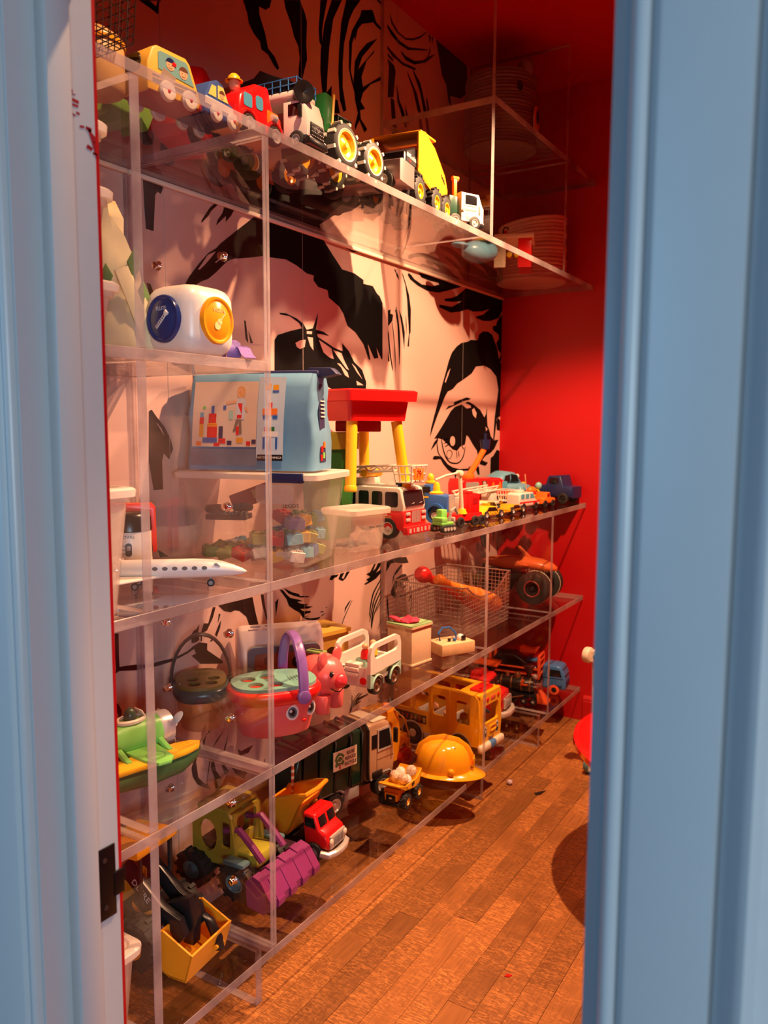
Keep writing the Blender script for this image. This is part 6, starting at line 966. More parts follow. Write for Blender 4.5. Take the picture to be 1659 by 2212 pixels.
# big wire basket with bats
wire_basket('wire_basket', 'big grey wire basket with a dipped front, holding two toy bats', (.205, 3.018, z4), 90, .455, .30, .215, .0165, steel, wr=.0012, rim=.0034, dip=.065, flare=.03)
def bat(name, label, p0, p1, prof, m_, cat='bat', marks=None):
    p0, p1 = Vector(p0), Vector(p1); t = thing(name, label, cat, p0); t.rotation_euler = (p1-p0).to_track_quat('Z', 'Y').to_euler(); Lb = (p1-p0).length
    obj('shaft', MB().lathe([(r, z*Lb) for r, z in prof], n=24), m_, t)
    for z, r in (marks or []): obj('band', MB().lathe([(r, -.010), (r+.0007, -.008), (r+.0007, .008), (r, .010)], c=(0, 0, z*Lb), n=24), mat('pale_orange_plastic', (.9, .40, .12)), t)
    return t
bat('toy_bat', 'red plastic bat with a round red end poking out of the wire basket', (.150, 2.80, z4+.258), (.245, 3.21, z4+.052), [(0, 0), (.022, .004), (.032, .03), (.034, .07), (.030, .11), (.018, .15), (.016, .3), (.020, .5), (.033, .75), (.036, .92), (.028, .98), (0, 1)], red)
bat('toy_bat', 'orange and yellow plastic bat lying in the wire basket over the red one', (.235, 2.795, z4+.240), (.320, 3.222, z4+.062), [(0, 0), (.018, .01), (.025, .04), (.024, .08), (.016, .12), (.0165, .25), (.024, .40), (.036, .60), (.040, .80), (.038, .92), (.026, .98), (0, 1)], mat('tangerine_plastic', (.9, .26, .03), .3), marks=[(.33, .0205), (.52, .0315), (.62, .0368), (.82, .0398)])
# monster truck with shark body
t = thing('toy_monster_truck', 'orange shark-shaped monster truck on huge black wheels by the red wall', 'toy vehicle', (.222, 3.683, z4), 2)
oj = mat('shark_orange', (.62, .13, .03), .3)
obj('body', MB().loft([ssec(-.20, .012, .165, .185), ssec(-.14, .045, .150, .198), ssec(-.05, .058, .145, .210), ssec(.04, .062, .150, .212), ssec(.11, .060, .152, .205), ssec(.165, .045, .150, .190), ssec(.195, .015, .155, .172)]), oj, t, ang=60)
obj('tail_fin', MB().ext([(-.19, .17), (-.15, .185), (-.215, .262), (-.225, .255), (-.205, .21)], -.006, .006, 'y', .002), mat('dark_orange_plastic', (.25, .06, .03)), t); obj('back_fin', MB().ext([(-.01, .205), (.075, .205), (.06, .215), (.005, .262), (-.005, .26), (.02, .225)], -.006, .006, 'y', .002), oj, t)
for sg in (-1, 1): obj('side_fin', MB().ext([(.02, sg*.055), (.08, sg*.055), (.05, sg*.10), (.03, sg*.10)], .175, .183, 'z', .002), oj, t)
te = MB()
for i in range(9):
    for sg in (-1, 1): te.cyl((.06+i*.014, sg*(.056-i*.0035), .160), (.06+i*.014, sg*(.056-i*.0035), .144), .007, .0, n=6)
o = obj('teeth', te, silver, t); o['kind'] = 'stuff'
obj('chassis', MB().box((0, 0, .11), (.26, .07, .045), .008), black, t); obj('axle', MB().cyl((.115, -.09, .083), (.115, .09, .083), .008), grey, t); obj('axle', MB().cyl((-.115, -.09, .083), (-.115, .09, .083), .008), grey, t)
for x in (-.115, .115):
    for sg in (-1, 1): w_ = wheel(t, x, sg*.095, .079, .065, rubber, black, hr=.42); obj('rim_ring', MB().lathe([(.034, .0), (.037, .002), (.040, 0), (.034, 0)], c=(0, sg*.033, 0), ax=(0, sg, 0), n=24), mat('dull_red_plastic', (.35, .05, .04)), w_); obj('white_wall', MB().lathe([(.0785, -.001), (.0802, 0), (.0785, .003)], c=(0, -sg*.028, 0), ax=(0, 1, 0), n=28), cream, w_)

# ================================================================ bottom shelf (S5)
z5 = ZT['S5']
tub('storage_box', 'lidded plastic box at the door end of the bottom shelf', (.370, .975, z5), 0, .16, .20, .24, milkw, frost, .82)
# yellow and black loader
t = thing('toy_loader', 'black and yellow toy loader with an orange-yellow bucket reaching to the shelf edge', 'toy vehicle', (.150, 1.318, z5), 7)
obj('roof', MB().box((.03, -.01, .285), (.13, .15, .022), .006, rot=(0, -.05, 0)), amber, t); b = MB()
for x in (-.02, .08):
    for y in (-.06, .05): b.cyl((x, y, .15), (x, y, .28), .006, n=8)
obj('cab_frame', b, black, t); obj('engine_cover', MB().box((-.06, 0, .15), (.12, .12, .09), .012), amber, t); obj('chassis', MB().box((.0, 0, .10), (.22, .10, .05), .01), black, t)
ar = None
for y in (-.035, .035):
    ar = obj('arm', MB().ext([(-.02, .20), (.02, .24), (.13, .15), (.185, .13), (.20, .09), (.175, .06), (.15, .10), (.09, .13), (.02, .19)], y-.011, y+.011, 'y', .003), black, t)
    if y < 0: text('word', 'DEERE', .017, mat('ivory_print', (.75, .68, .55)), ar, (.068, -.0468, .175), (pi/2, .72, 0))
obj('linkage', MB().ext([(.12, .14), (.19, .17), (.205, .12), (.20, .05), (.17, .05), (.165, .10)], -.016, .016, 'y', .004), black, t); obj('chevron', MB().ext([(.04, .13), (.07, .105), (.10, .125), (.10, .135), (.07, .117), (.04, .142)], -.048, -.046, 'y'), amber, t)
bk = MB().plate([(.15, .012), (.175, .002), (.225, .004), (.245, .075), (.16, .115), (.15, .11)], [], -.078, -.073).plate([(.15, .012), (.175, .002), (.225, .004), (.245, .075), (.16, .115), (.15, .11)], [], .073, .078)
bk.ext([(.15, .012), (.175, .002), (.225, .002), (.225, .007), (.177, .007), (.155, .016), (.155, .112), (.15, .112)], -.078, .078, 'y').ext([(.222, .002), (.227, .002), (.248, .075), (.243, .077)], -.078, .078, 'y')
obj('bucket', bk, amber, t); obj('bucket_link', MB().ext([(.20, .11), (.225, .10), (.25, .06), (.255, .03), (.24, .025), (.22, .07)], .02, .04, 'y', .004), black, t); obj('pin', MB().cyl((.245, .015, .04), (.245, .045, .04), .006, n=12), amber, t)
for x, r in ((-.07, .065), (.085, .062)):
    for sg in (-1, 1): wheel(t, x, sg*.082, r, .045, rubber, amber, hr=.5, lugs=12, z=r*1.08)
# olive-yellow loader with plum bucket
t = thing('toy_loader', 'olive-yellow toy loader with teal-hubbed wheels and a wide plum bucket', 'toy vehicle', (.165, 1.668, z5), 4)
ol = mat('mustard_plastic', (.40, .32, .03), .35)
for y in (-.062, .062):
    obj('cab_side', MB().plate([(-.085, .09), (.06, .09), (.07, .12), (.055, .255), (.04, .27), (-.06, .27), (-.085, .24)], [[(-.065+.0, .12)]+[(-.028+.038*cos(RD(a)), .175+.06*sin(RD(a))) for a in range(-60, 280, 28)][::-1][:0]+[(.0, .12), (.005, .235), (-.06, .235)][::1][::-1] if False else [(-.03+.034*cos(RD(a)), .18+.055*sin(RD(a))) for a in range(0, 360, 24)][::-1], rrect(.036, .09, .010, c=(.034, .195))[::-1]], y-.006, y+.006), ol, t)
obj('cab_roof', MB().box((-.012, 0, .272), (.115, .135, .018), .007), ol, t); obj('cab_front', MB().plate(rrect(.12, .165, .012, c=(0, .18)), [rrect(.088, .07, .012, c=(0, .215))[::-1]], .048, .058, 'x'), ol, t); obj('seat_block', MB().box((-.03, 0, .12), (.09, .10, .06), .008), brown, t)
obj('bonnet', MB().box((.085, 0, .115), (.09, .10, .05), .012), mat('lime_yellow_plastic', (.58, .55, .05)), t); obj('chassis', MB().box((0, 0, .075), (.22, .09, .04), .006), black, t)
for x in (-.07, .085):
    for sg in (-1, 1): w_ = wheel(t, x, sg*.075, .058, .042, rubber, mat('dusty_teal', (.12, .24, .26)), hr=.5, lugs=12); 
for y in (-.083, .083): obj('fender', MB().box((.085, y, .128), (.075, .036, .018), .008), mat('dusty_teal'), t)
for y in (-.05, .05): obj('arm', MB().tube([(.02, y, .20), (.07, y, .215), (.115, y, .17), (.15, y, .13)], .0105, 8), plum, t)
b = MB(); pb = [(.145, .02), (.20, .008), (.225, .03), (.225, .055), (.19, .115), (.165, .125), (.14, .10)]
for i in range(8):
    y0 = -.115+i*.0288; k = .006 if i % 2 else 0
    b.ext([(x+k*(x > .18), z-k*(z > .05)) for x, z in pb], y0, y0+.0289, 'y')
obj('bucket', b, plum, t, ang=25)
t.scale = (1, 1.02, .87)
# red truck with yellow tipper bed
t = thing('toy_dump_truck', 'red toy truck with a silver grille and tipped amber bed, beside the plum bucket', 'toy vehicle', (.238, 1.915, z5), 4)
obj('cab', MB().ext([(.045, .05), (.138, .05), (.140, .085), (.128, .105), (.105, .118), (.090, .165), (.083, .172), (.040, .172), (.035, .16)], -.060, .060, 'y', .012, seg=3), red, t)
for y, s_ in ((-.0605, -1), (.0605, 1)): obj('side_window', MB().ext([(.048, .125), (.092, .122), (.082, .158), (.048, .158)], y-.0008, y+.0008, 'y'), window, t)
for y in (-.027, .027): obj('windscreen', MB().box((.0985, y, .142), (.002, .042, .036), .0008, rot=(0, -.31, 0)), window, t)
for i in range(5): obj('roof_light', MB().box((.07, -.032+i*.016, .173), (.008, .008, .006), .002), red, t)
gr = obj('grille', MB().box((.140, 0, .075), (.010, .095, .048), .006), silver, t); k = MB()
for i in range(7): k.box((.1455, -.027+i*.009, .075), (.004, .004, .032), .001)
obj('grille_bars', k, grey, gr)
for y in (-.044, .044): obj('headlamp', MB().sph((.144, y, .078), (.006, .011, .013)), cream, t)
obj('bumper', MB().tube([(.115, -.066, .04), (.140, -.060, .036), (.150, -.03, .034), (.153, 0, .034), (.150, .03, .034), (.140, .060, .036), (.115, .066, .04)], .0125, 10), silver, t)
obj('chassis', MB().box((-.03, 0, .05), (.24, .08, .025), .005), black, t)
bd = MB(); of = [(-.135, .075), (-.02, .075), (.035, .20), (.055, .232), (.035, .236), (-.10, .185), (-.15, .11)]
bd.plate(of, [], -.066, -.060).plate(of, [], .060, .066).ext([(-.135, .075), (-.02, .075), (.035, .20), (.03, .203), (-.024, .081), (-.135, .081)], -.066, .066, 'y').ext([(-.15, .11), (-.135, .075), (-.130, .077), (-.144, .11), (-.10, .18), (-.105, .185)], -.066, .066, 'y')
for i in range(3): bd.box((-.005+.012*i, -.035+.035*i, .145), (.01, .012, .07), .002, rot=(0, .42, 0))
bd.tube([(-.15, -.066, .115), (-.10, -.068, .187), (.02, -.069, .232), (.055, -.066, .240), (.062, 0, .240), (.055, .066, .240), (.02, .069, .232), (-.10, .068, .187), (-.15, .066, .115)], .0085, 8)
obj('dump_bed', bd, amber, t); wheels4(t, (-.09, .085), .056, .036, .03, rubber, grey)
t.scale = (.9, .9, .86)
# recycling lorry
t = thing('toy_garbage_truck', 'dark green recycling lorry lettered REUSE REDUCE RECYCLE with a tan cab', 'toy vehicle', (.158, 2.228, z5), 77)
gd = mat('forest_green_plastic', (.006, .030, .018), .25)
obj('container', MB().ext([(-.255, .075), (.055, .075), (.055, .265), (.03, .278), (-.20, .278), (-.24, .25), (-.255, .20)], -.072, .072, 'y', .012, seg=3), gd, t)
for x in (-.225, -.155, -.085, -.015, .04): obj('hoop', MB().tube([(x, -.074, .085), (x, -.0755, .262), (x, -.06, .281), (x, .06, .281), (x, .0755, .262), (x, .074, .085)], .0055, 6), black, t)
cb = mat('tan_cab_plastic', (.50, .32, .20), .35)
obj('cab', MB().ext([(.075, .07), (.205, .07), (.212, .13), (.200, .205), (.185, .262), (.165, .275), (.075, .275)], -.070, .070, 'y', .010, seg=3), cb, t)
obj('cab_trim', MB().tube([(.072, -.072, .08), (.072, -.072, .262), (.072, -.058, .278), (.072, .058, .278), (.072, .072, .262)], .006, 6), black, t); obj('roof_bar', MB().box((.14, 0, .278), (.07, .12, .006), .002), cream, t)
obj('side_window', MB().ext([(.125, .175), (.190, .175), (.178, .245), (.125, .245)], -.0715, -.069, 'y').ext([(.092, .185), (.118, .185), (.118, .235), (.092, .235)], -.0715, -.069, 'y'), window, t); obj('window_frame', MB().plate([(.120, .169), (.197, .169), (.183, .251), (.120, .251)], [[(.126, .176), (.126, .244), (.178, .244), (.189, .176)]], -.0725, -.0700), silver, t)
obj('mirror', MB().box((.198, -.085, .215), (.012, .018, .055), .004), black, t); obj('windscreen', MB().box((.2015, 0, .215), (.002, .11, .07), .001, rot=(0, -.25, 0)), window, t); obj('step', MB().box((.12, -.068, .085), (.05, .012, .03), .003), black, t); obj('door_line', MB().box((.160, -.0705, .14), (.085, .001, .001)).box((.118, -.0705, .16), (.001, .001, .17)), brown, t)
obj('chassis', MB().box((-.02, 0, .062), (.42, .10, .022), .004), black, t); obj('side_skirt', MB().box((.0, -.062, .055), (.07, .012, .045), .004), grey, t); obj('striped_pole', MB().cyl((-.258, -.062, .09), (-.258, -.062, .26), .005, n=8), mat('pole_red', (.55, .10, .05)), t)
for i in range(7): obj('pole_stripe', MB().cyl((-.258, -.062, .10+i*.022), (-.258, -.062, .109+i*.022), .0056, n=8), cream, t)
bn = obj('banner', MB().ext([(-.10, .165), (.008, .165), (.008, .232), (-.10, .232)], -.0828, -.0812, 'y'), mat('banner_cream', (.72, .58, .42), .5), t)
for i, s_ in enumerate(('REUSE', 'REDUCE', 'RECYCLE')): text('word', s_, .0115, mat('banner_ink', (.05, .04, .03)), bn, (-.022, -.0834, .216-i*.0185), SIDE_R, sx=.82)
obj('tree_print', MB().ext([(-.093, .185), (-.085, .178), (-.07, .186), (-.056, .180), (-.050, .19), (-.058, .200), (-.05, .212), (-.062, .222), (-.075, .226), (-.088, .218), (-.094, .205), (-.088, .195)], -.0836, -.0826, 'y'), mat('tree_green_print', (.08, .16, .05)), bn); obj('trunk_print', MB().box((-.071, -.0832, .176), (.006, .001, .016)), darkred, bn)
obj('recycling_mark', MB().tube([(-.072+.011*cos(RD(a)), -.0838, .203+.011*sin(RD(a))) for a in range(90, 450, 40)], .0016, 5, closed=True), mat('banner_cream'), bn)
for x in (-.185, -.085, .145):
    for sg in (-1, 1): wheel(t, x, sg*.060, .040, .032, rubber, silver, hr=.62)
for x, w_ in ((-.135, .19), (.145, .11)):
    for sg in (-1, 1): obj('mudguard', MB().tube([(x-w_/2, sg*.066, .07), (x-w_/2+.02, sg*.067, .086), (x+w_/2-.02, sg*.067, .086), (x+w_/2, sg*.066, .07)], .0055, 6), grey, t)
# small tipper with stones
t = thing('toy_dump_truck', 'small yellow tipper truck carrying pale stones, in front of the hard hat', 'toy vehicle', (.338, 2.350, z5), -86)
dy = mat('truck_yellow', (.88, .42, .02), .3)
obj('chassis', MB().box((0, 0, .030), (.13, .045, .02), .003), black, t); obj('cab', MB().box((.045, 0, .052), (.045, .062, .036), .004), dy, t); obj('hood', MB().box((.062, 0, .045), (.025, .05, .028), .003), dy, t); gr = obj('grille', MB().box((.0765, 0, .040), (.004, .036, .028), .002), black, t); obj('badge', MB().box((.079, 0, .043), (.001, .010, .006)), white, gr); obj('bumper', MB().box((.074, 0, .020), (.012, .066, .014), .003), black, t)
obj('rail', MB().tube([(.07, .028, .072), (.07, -.028, .072)], .002, 6).cyl((.07, .028, .06), (.07, .028, .072), .002, n=6).cyl((.07, -.028, .06), (.07, -.028, .072), .002, n=6), dy, t)
db = MB(); of = [(-.085, .098), (-.065, .055), (-.045, .046), (.045, .066), (.085, .090), (.082, .096), (.045, .082), (-.04, .078)]
db.plate(of, [], -.044, -.040).plate(of, [], .040, .044).ext([(-.085, .098), (-.065, .055), (-.045, .046), (.045, .066), (.045, .070), (-.043, .050), (-.061, .058), (-.081, .099)], -.044, .044, 'y').ext([(.03, .064), (.085, .088), (.085, .093), (.03, .074)], -.044, .044, 'y')
obj('dump_bed', db, dy, t); obj('side_badge', MB().box((-.01, .0445, .070), (.02, .001, .012), rot=(0, .1, 0)), black, t)
for x in (-.045, .045):
    for sg in (-1, 1): wheel(t, x, sg*.042, .0255, .022, rubber, dy, hr=.48, lugs=12)
random.seed(4)
stone = mat('pale_stone', (.72, .54, .38), .6, noise=.15); stonew = mat('white_stone', (.78, .70, .60), .6)
for i, (x, y, z, lb, m_) in enumerate(((.018, .018, .093, 'tan egg-shaped stone nearest the cab of the small tipper', stone), (-.022, -.012, .094, 'white stone in the middle of the small tipper load', stonew), (-.042, .022, .100, 'tan faceted stone at the rear of the small tipper load', stone), (.000, -.022, .088, 'stone at the mural side of the small tipper load', stone), (-.006, .020, .080, 'lowest stone showing in the small tipper load', stonew))):
    a_ = RD(-86); b = MB(); tb = bmesh.new(); bmesh.ops.create_icosphere(tb, subdivisions=2, radius=.0195); 
    for v in tb.verts: v.co *= 1+random.uniform(-.05, .05); v.co.z *= 1.08
    b._add(tb); o = obj('stone', b, m_, None, (.338+x*cos(a_)-y*sin(a_), 2.350+x*sin(a_)+y*cos(a_), z5+z), smooth=False); tag(o, lb, 'stone', 'stones in the small tipper')
# hard hat
t = thing('toy_hard_hat', 'shiny yellow toy hard hat with a stripe decal and a front badge', 'hard hat', (.362, 2.632, z5), 24)
hy = mat('helmet_yellow', (.90, .40, .012), .16, coat=.5); secs = []
for f, z in ((1.0, .022), (1.0, .05), (.97, .075), (.88, .105), (.72, .13), (.45, .147), (.15, .153)): secs.append([(f*.125*cos(2*pi*j/32), f*.100*sin(2*pi*j/32), z) for j in range(32)])
obj('dome', MB().loft(secs, caps=True), hy, t, ang=60)
br = [[((.125+w_+(.045*max(0, cos(2*pi*j/32))**1.5 if w_ else 0))*cos(2*pi*j/32), (.100+w_)*sin(2*pi*j/32), z-(.014*max(0, cos(2*pi*j/32)) if w_ else 0)) for j in range(32)] for w_, z in ((0, .030), (.02, .024), (.022, .021), (.02, .019), (0, .022))]
obj('brim', MB().loft(br, caps=False), hy, t, ang=60); obj('crown_ridge', MB().tube([(.128, 0, .045), (.122, 0, .085), (.10, 0, .118), (.06, 0, .143), (0, 0, .154), (-.06, 0, .143), (-.10, 0, .118), (-.122, 0, .08)], [.008, .016, .019, .02, .02, .02, .018, .01], 10, flat=(.45, 1.1)), hy, t); obj('knob', MB().sph((.04, -.098, .045), (.016, .010, .016)), hy, t)
bp_ = obj('badge', MB().box((.139, 0, .068), (.006, .052, .030), .002, rot=(0, -.12, 0)), amber, t); obj('badge_plate', MB().box((.1415, 0, .068), (.003, .044, .022), .001, rot=(0, -.12, 0)), black, bp_); text('word', 'TRUX', .011, amber, bp_, (.1435, 0, .068), (pi/2, 0, pi/2))
for i in range(5): obj('stripe_decal', MB().box((-.012+i*.014, -.036, .1425-abs(i-2)*.0015), (.005, .044, .0035), rot=(.40, 0, .5)), black, t)
t.scale = (.84, .84, .9)
# yellow digger behind
t = thing('toy_digger', 'yellow toy digger with round cut-outs behind the recycling lorry cab', 'toy vehicle', (.13, 2.565, z5), 80)
for y in (-.04, .04): obj('side_plate', MB().plate([(-.09, .03), (.10, .03), (.115, .06), (.10, .10), (.05, .115), (.035, .215), (.01, .235), (-.07, .235), (-.09, .21)], [circ(.022, 16, (-.02, .175))[::-1], circ(.016, 16, (.07, .07))[::-1]], y-.008, y+.008), amber, t)
obj('roof', MB().box((-.03, 0, .238), (.10, .09, .012), .005), amber, t); obj('beacon', MB().cyl((.0, -.015, .244), (.0, -.015, .258), .014, n=16, bev=.003), orange, t); obj('bonnet', MB().box((.07, 0, .10), (.08, .075, .03), .008), amber, t); obj('cord', MB().tube([(.01, -.05, .238), (.06, -.06, .19), (.09, -.06, .11), (.095, -.055, .07)], .003, 6), tan, t)
for x in (-.055, .065):
    for sg in (-1, 1): wheel(t, x, sg*.058, .036, .026, darkred, darkred)
# little yellow bus
t = thing('toy_bus', 'big yellow toy bus with open windows and a 1 2 3 4 5 panel', 'toy vehicle', (.232, 2.897, z5), -5)
by = mat('bus_yellow', (.90, .46, .015), .3)
def bus_side(y0, y1): return MB().plate([(-.205, .055), (-.155, .055)]+arc((-.105, .05), .052, 170, 10, 8)+[(.07, .055)]+arc((.125, .05), .052, 170, 10, 8)+[(.21, .06), (.215, .14), (.205, .255), (.19, .268), (-.19, .268), (-.205, .255)], [rrect(.075, .085, .012, c=(-.145, .195))[::-1], rrect(.07, .085, .012, c=(-.062, .195))[::-1], rrect(.062, .085, .012, c=(.025, .195))[::-1], rrect(.066, .095, .012, c=(.135, .187))[::-1]], y0, y1)
for sg in (-1, 1):
    s_ = obj('side_panel', bus_side(sg*.083-.005, sg*.083+.005), by, t)
    if sg < 0:
        obj('door_rib', MB().box((-.012, -.0885, .16), (.006, .004, .20), .001).box((.074, -.0885, .17), (.010, .006, .20), .003), by, s_)
        np_ = obj('number_panel', MB().box((-.115, -.0885, .118), (.155, .002, .036), .0005), mat('panel_brown', (.06, .022, .015), .4), s_)
        for i, (ch, m_) in enumerate(zip('12345', (orange, red, mat('coral_print', (.8, .12, .06)), grey, red))): text('numeral', ch, .020, m_, np_, (-.155+i*.0215, -.0902, .118), SIDE_R)
        for x in (-.180, -.047):
            h_ = MB().sph((x, -.0898, .112), (.007, .001, .007), n=8)
            for a in range(-2, 3): h_.cyl((x, -.0898, .112), (x+.0042*a, -.0898, .128-abs(a)*.002), .0016, n=5)
            obj('hand_print', h_, mat('hand_print_tan', (.55, .42, .18)), np_)
fp = MB().plate(rrect(.156, .215, .02, c=(0, .165)), [rrect(.115, .075, .012, c=(0, .185))[::-1]], .205, .216, 'x'); obj('front_panel', fp, by, t); obj('rear_panel', MB().box((-.208, 0, .16), (.008, .156, .21), .002), by, t)
obj('floor_pan', MB().box((0, 0, .062), (.41, .16, .012), .002), by, t)
for x0, x1 in ((-.205, -.155), (.105, .21)): obj('roof_panel', MB().box(((x0+x1)/2, 0, .265), (x1-x0, .17, .012), .004), by, t)
for y in (-.072, .072): obj('roof_rail', MB().box((-.025, y, .265), (.27, .026, .012), .004), by, t)
obj('red_lights', MB().box((.17, 0, .276), (.055, .10, .014), .005).box((.19, -.03, .283), (.02, .02, .01), .004).box((.19, .03, .283), (.02, .02, .01), .004), red, t)
for y in (-.055, -.03, .055): obj('roof_lamp', MB().sph((.2165, y, .245), (.004, .009, .009)), red, t)
obj('front_sign', MB().box((.2165, .012, .245), (.003, .036, .016), .001), mat('coral_print'), t); obj('number_plate', MB().plate(rrect(.05, .026, .004, c=(.015, .118)), [rrect(.040, .016, .003, c=(.015, .118))[::-1]], .2155, .2195, 'x'), by, t)
for y in (-.048, .048):
    e = obj('eye', MB().lathe([(0, .001), (1, 0), (1, -.002)], n=20), white, t, (.2168, y, .112), (0, pi/2, 0)); e.scale = (.026, .014, 1)
    q = obj('pupil', MB().lathe([(0, .001), (1, 0), (1, -.001)], n=16), black, e, (0, 0, .0012)); q.scale = (.72, .72, 1); q = obj('glint', MB().lathe([(0, .0006), (1, 0)], n=10), white, q, (-.25, 0, .0008)); q.scale = (.3, .3, 1); q.parent = e; q.location = (-.2, 0, .0025)
obj('smile', MB().tube([(.218, -.02, .088), (.219, 0, .082), (.218, .02, .088)], .002, 6), brown, t)
bp_ = obj('bumper', MB().box((.218, 0, .055), (.026, .19, .034), .012, seg=3), cream, t); obj('bumper_band', MB().box((.219, 0, .055), (.028, .055, .0355), .012, seg=3), mat('mid_blue_plastic', (.08, .22, .50)), bp_); obj('skirt', MB().box((-.01, -.083, .055), (.08, .011, .024), .003), silver, t)
for x in (-.105, .125):
    for sg in (-1, 1): w_ = wheel(t, x, sg*.074, .050, .028, mat('smoke_black', (.03, .022, .015), .2), mat('smoke_black'), hr=.8); obj('hub_cap', MB().lathe([(0, .004), (.014, .003), (.017, 0), (.017, -.004)], c=(0, sg*.0145, 0), ax=(0, sg, 0), n=18), cream, w_); obj('wheel_ring', MB().lathe([(.0485, 0), (.052, .001), (.0545, 0), (.052, -.003)], c=(0, sg*.0165, 0), ax=(0, sg, 0), n=28), silver, w_)
for x, y, m_, lb in ((.10, -.02, mat('maroon_plastic', (.30, .02, .02)), 'driver'), (-.06, .01, tan, 'passenger'), (.03, -.03, darkred, 'passenger')): p_ = obj(lb, MB().lathe([(0, 0), (.022, 0), (.020, .04), (.012, .055), (0, .058)], c=(x, y, .068), n=16), m_, t); obj('head', MB().sph((x, y, .145), .018), skin if lb != 'driver' else m_, p_)
for x in (-.10, -.02, .06): obj('seat', MB().box((x, .0, .085), (.03, .13, .035), .006).box((x-.014, 0, .11), (.008, .13, .06), .003), mat('seat_grey', (.55, .50, .45)), t)
# red fire truck
t = thing('toy_fire_truck', 'red toy fire truck with a silver smiling grille beyond the yellow bus', 'toy vehicle', (.185, 3.225, z5), 6)
obj('cab', MB().ext([(.02, .06), (.165, .06), (.178, .10), (.165, .145), (.12, .158), (.108, .205), (.095, .215), (.02, .215)], -.068, .068, 'y', .016, seg=3), firered, t)
for y in (-.0685, .0685): obj('side_window', MB().ext([(.05, .165), (.106, .162), (.098, .2), (.05, .2)], y-.001, y+.001, 'y'), window, t)
for y in (-.03, .03): obj('windscreen', MB().box((.1175, y, .183), (.002, .048, .036), .001, rot=(0, -.22, 0)), window, t)
obj('roof_coils', MB().tube([(.02, -.03, .222), (.07, -.03, .224)], .011, 8).tube([(.02, 0, .222), (.07, 0, .224)], .011, 8).tube([(.02, .03, .222), (.07, .03, .224)], .011, 8), red, t)
gr = obj('grille', MB().box((.178, 0, .105), (.014, .095, .05), .012, seg=3), silver, t); k = MB()
for i in range(7): k.box((.186, -.033+i*.011, .106), (.004, .006, .03), .0015)
obj('grille_bars', k, grey, gr); obj('bumper', MB().tube([(.15, -.078, .066), (.178, -.068, .062), (.192, -.03, .060), (.192, .03, .060), (.178, .068, .062), (.15, .078, .066)], .0145, 10), silver, t)
obj('rear_body', MB().box((-.08, 0, .115), (.20, .13, .11), .008), darkred, t); b = MB()
for y in (-.066, .066):
    b.box((-.09, y, .185), (.22, .006, .006)).box((-.09, y, .215), (.22, .006, .006))
    for i in range(12): b.box((-.19+i*.0182, y, .2), (.004, .005, .03))
o = obj('side_ladder', b, cream, t); obj('hose_end', MB().box((-.05, .0, .235), (.06, .03, .035), .006).cyl((-.02, 0, .24), (.01, 0, .25), .012), mat('taupe_plastic', (.35, .25, .2)), t)
obj('step_block', MB().box((.12, -.062, .04), (.06, .02, .05), .004), firered, t); wheels4(t, (-.10, .09), .06, .042, .032, rubber, darkred, hr=.6)
# black steam locomotive
t = thing('toy_locomotive', 'black toy steam engine with an orange cowcatcher', 'toy train', (.262, 3.555, z5), 10)
iron2 = mat('engine_black', (.018, .014, .012), .22); cop = mat('copper_trim', (.45, .22, .10), .3, .8)
obj('boiler', MB().cyl((-.10, 0, .085), (.105, 0, .085), .036, n=24, bev=.004), iron2, t)
for x in (-.055, -.005, .045, .085): obj('boiler_band', MB().lathe([(.0365, -.003), (.038, -.003), (.038, .003), (.0365, .003), (.0365, -.003)], c=(x, 0, .085), ax=(1, 0, 0), n=24), cop, t)
obj('chimney', MB().lathe([(.010, .118), (.012, .145), (.026, .172), (.028, .180), (.020, .186), (.0, .186)], c=(.075, 0, 0), n=20), iron2, t); obj('dome', MB().lathe([(.016, .115), (.016, .132), (.010, .142), (0, .145)], c=(.02, 0, 0), n=18), cop, t); obj('bell', MB().lathe([(.012, .118), (.010, .13), (.006, .138), (0, .14)], c=(-.03, 0, 0), n=14), cop, t)
obj('cab', MB().box((-.135, 0, .115), (.07, .085, .11), .004), iron2, t); obj('cab_roof', MB().box((-.13, 0, .175), (.12, .105, .010), .003, rot=(0, .06, 0)), mat('orange_red_plastic', (.72, .10, .02)), t); obj('headlamp', MB().sph((.105, 0, .128), (.014, .014, .014)), silver, t)
obj('frame', MB().box((-.01, 0, .04), (.28, .07, .014), .003), black, t); obj('cowcatcher', MB().ext([(.125, .012), (.175, .010), (.130, .055), (.120, .055)], -.042, .042, 'y', .002), mat('orange_red_plastic'), t); obj('lever', MB().box((.05, -.04, .105), (.012, .006, .035), .002, rot=(0, .4, 0)).box((.06, -.04, .095), (.035, .006, .01), .002), mat('orange_red_plastic'), t)
for x in (-.12, -.06, .0): 
    for sg in (-1, 1): wheel(t, x, sg*.040, .030, .012, black, iron2, hr=.8)
for x in (.06, .105):
    for sg in (-1, 1): wheel(t, x, sg*.040, .017, .012, black, silver, hr=.4)
for sg in (-1, 1): obj('side_rod', MB().tube([(-.12, sg*.049, .024), (-.02, sg*.049, .024), (.06, sg*.049, .045)], .003, 6), cop, t); obj('hand_rail', MB().tube([(.10, sg*.03, .115), (.125, sg*.034, .075), (.135, sg*.036, .05)], .002, 6), cop, t)
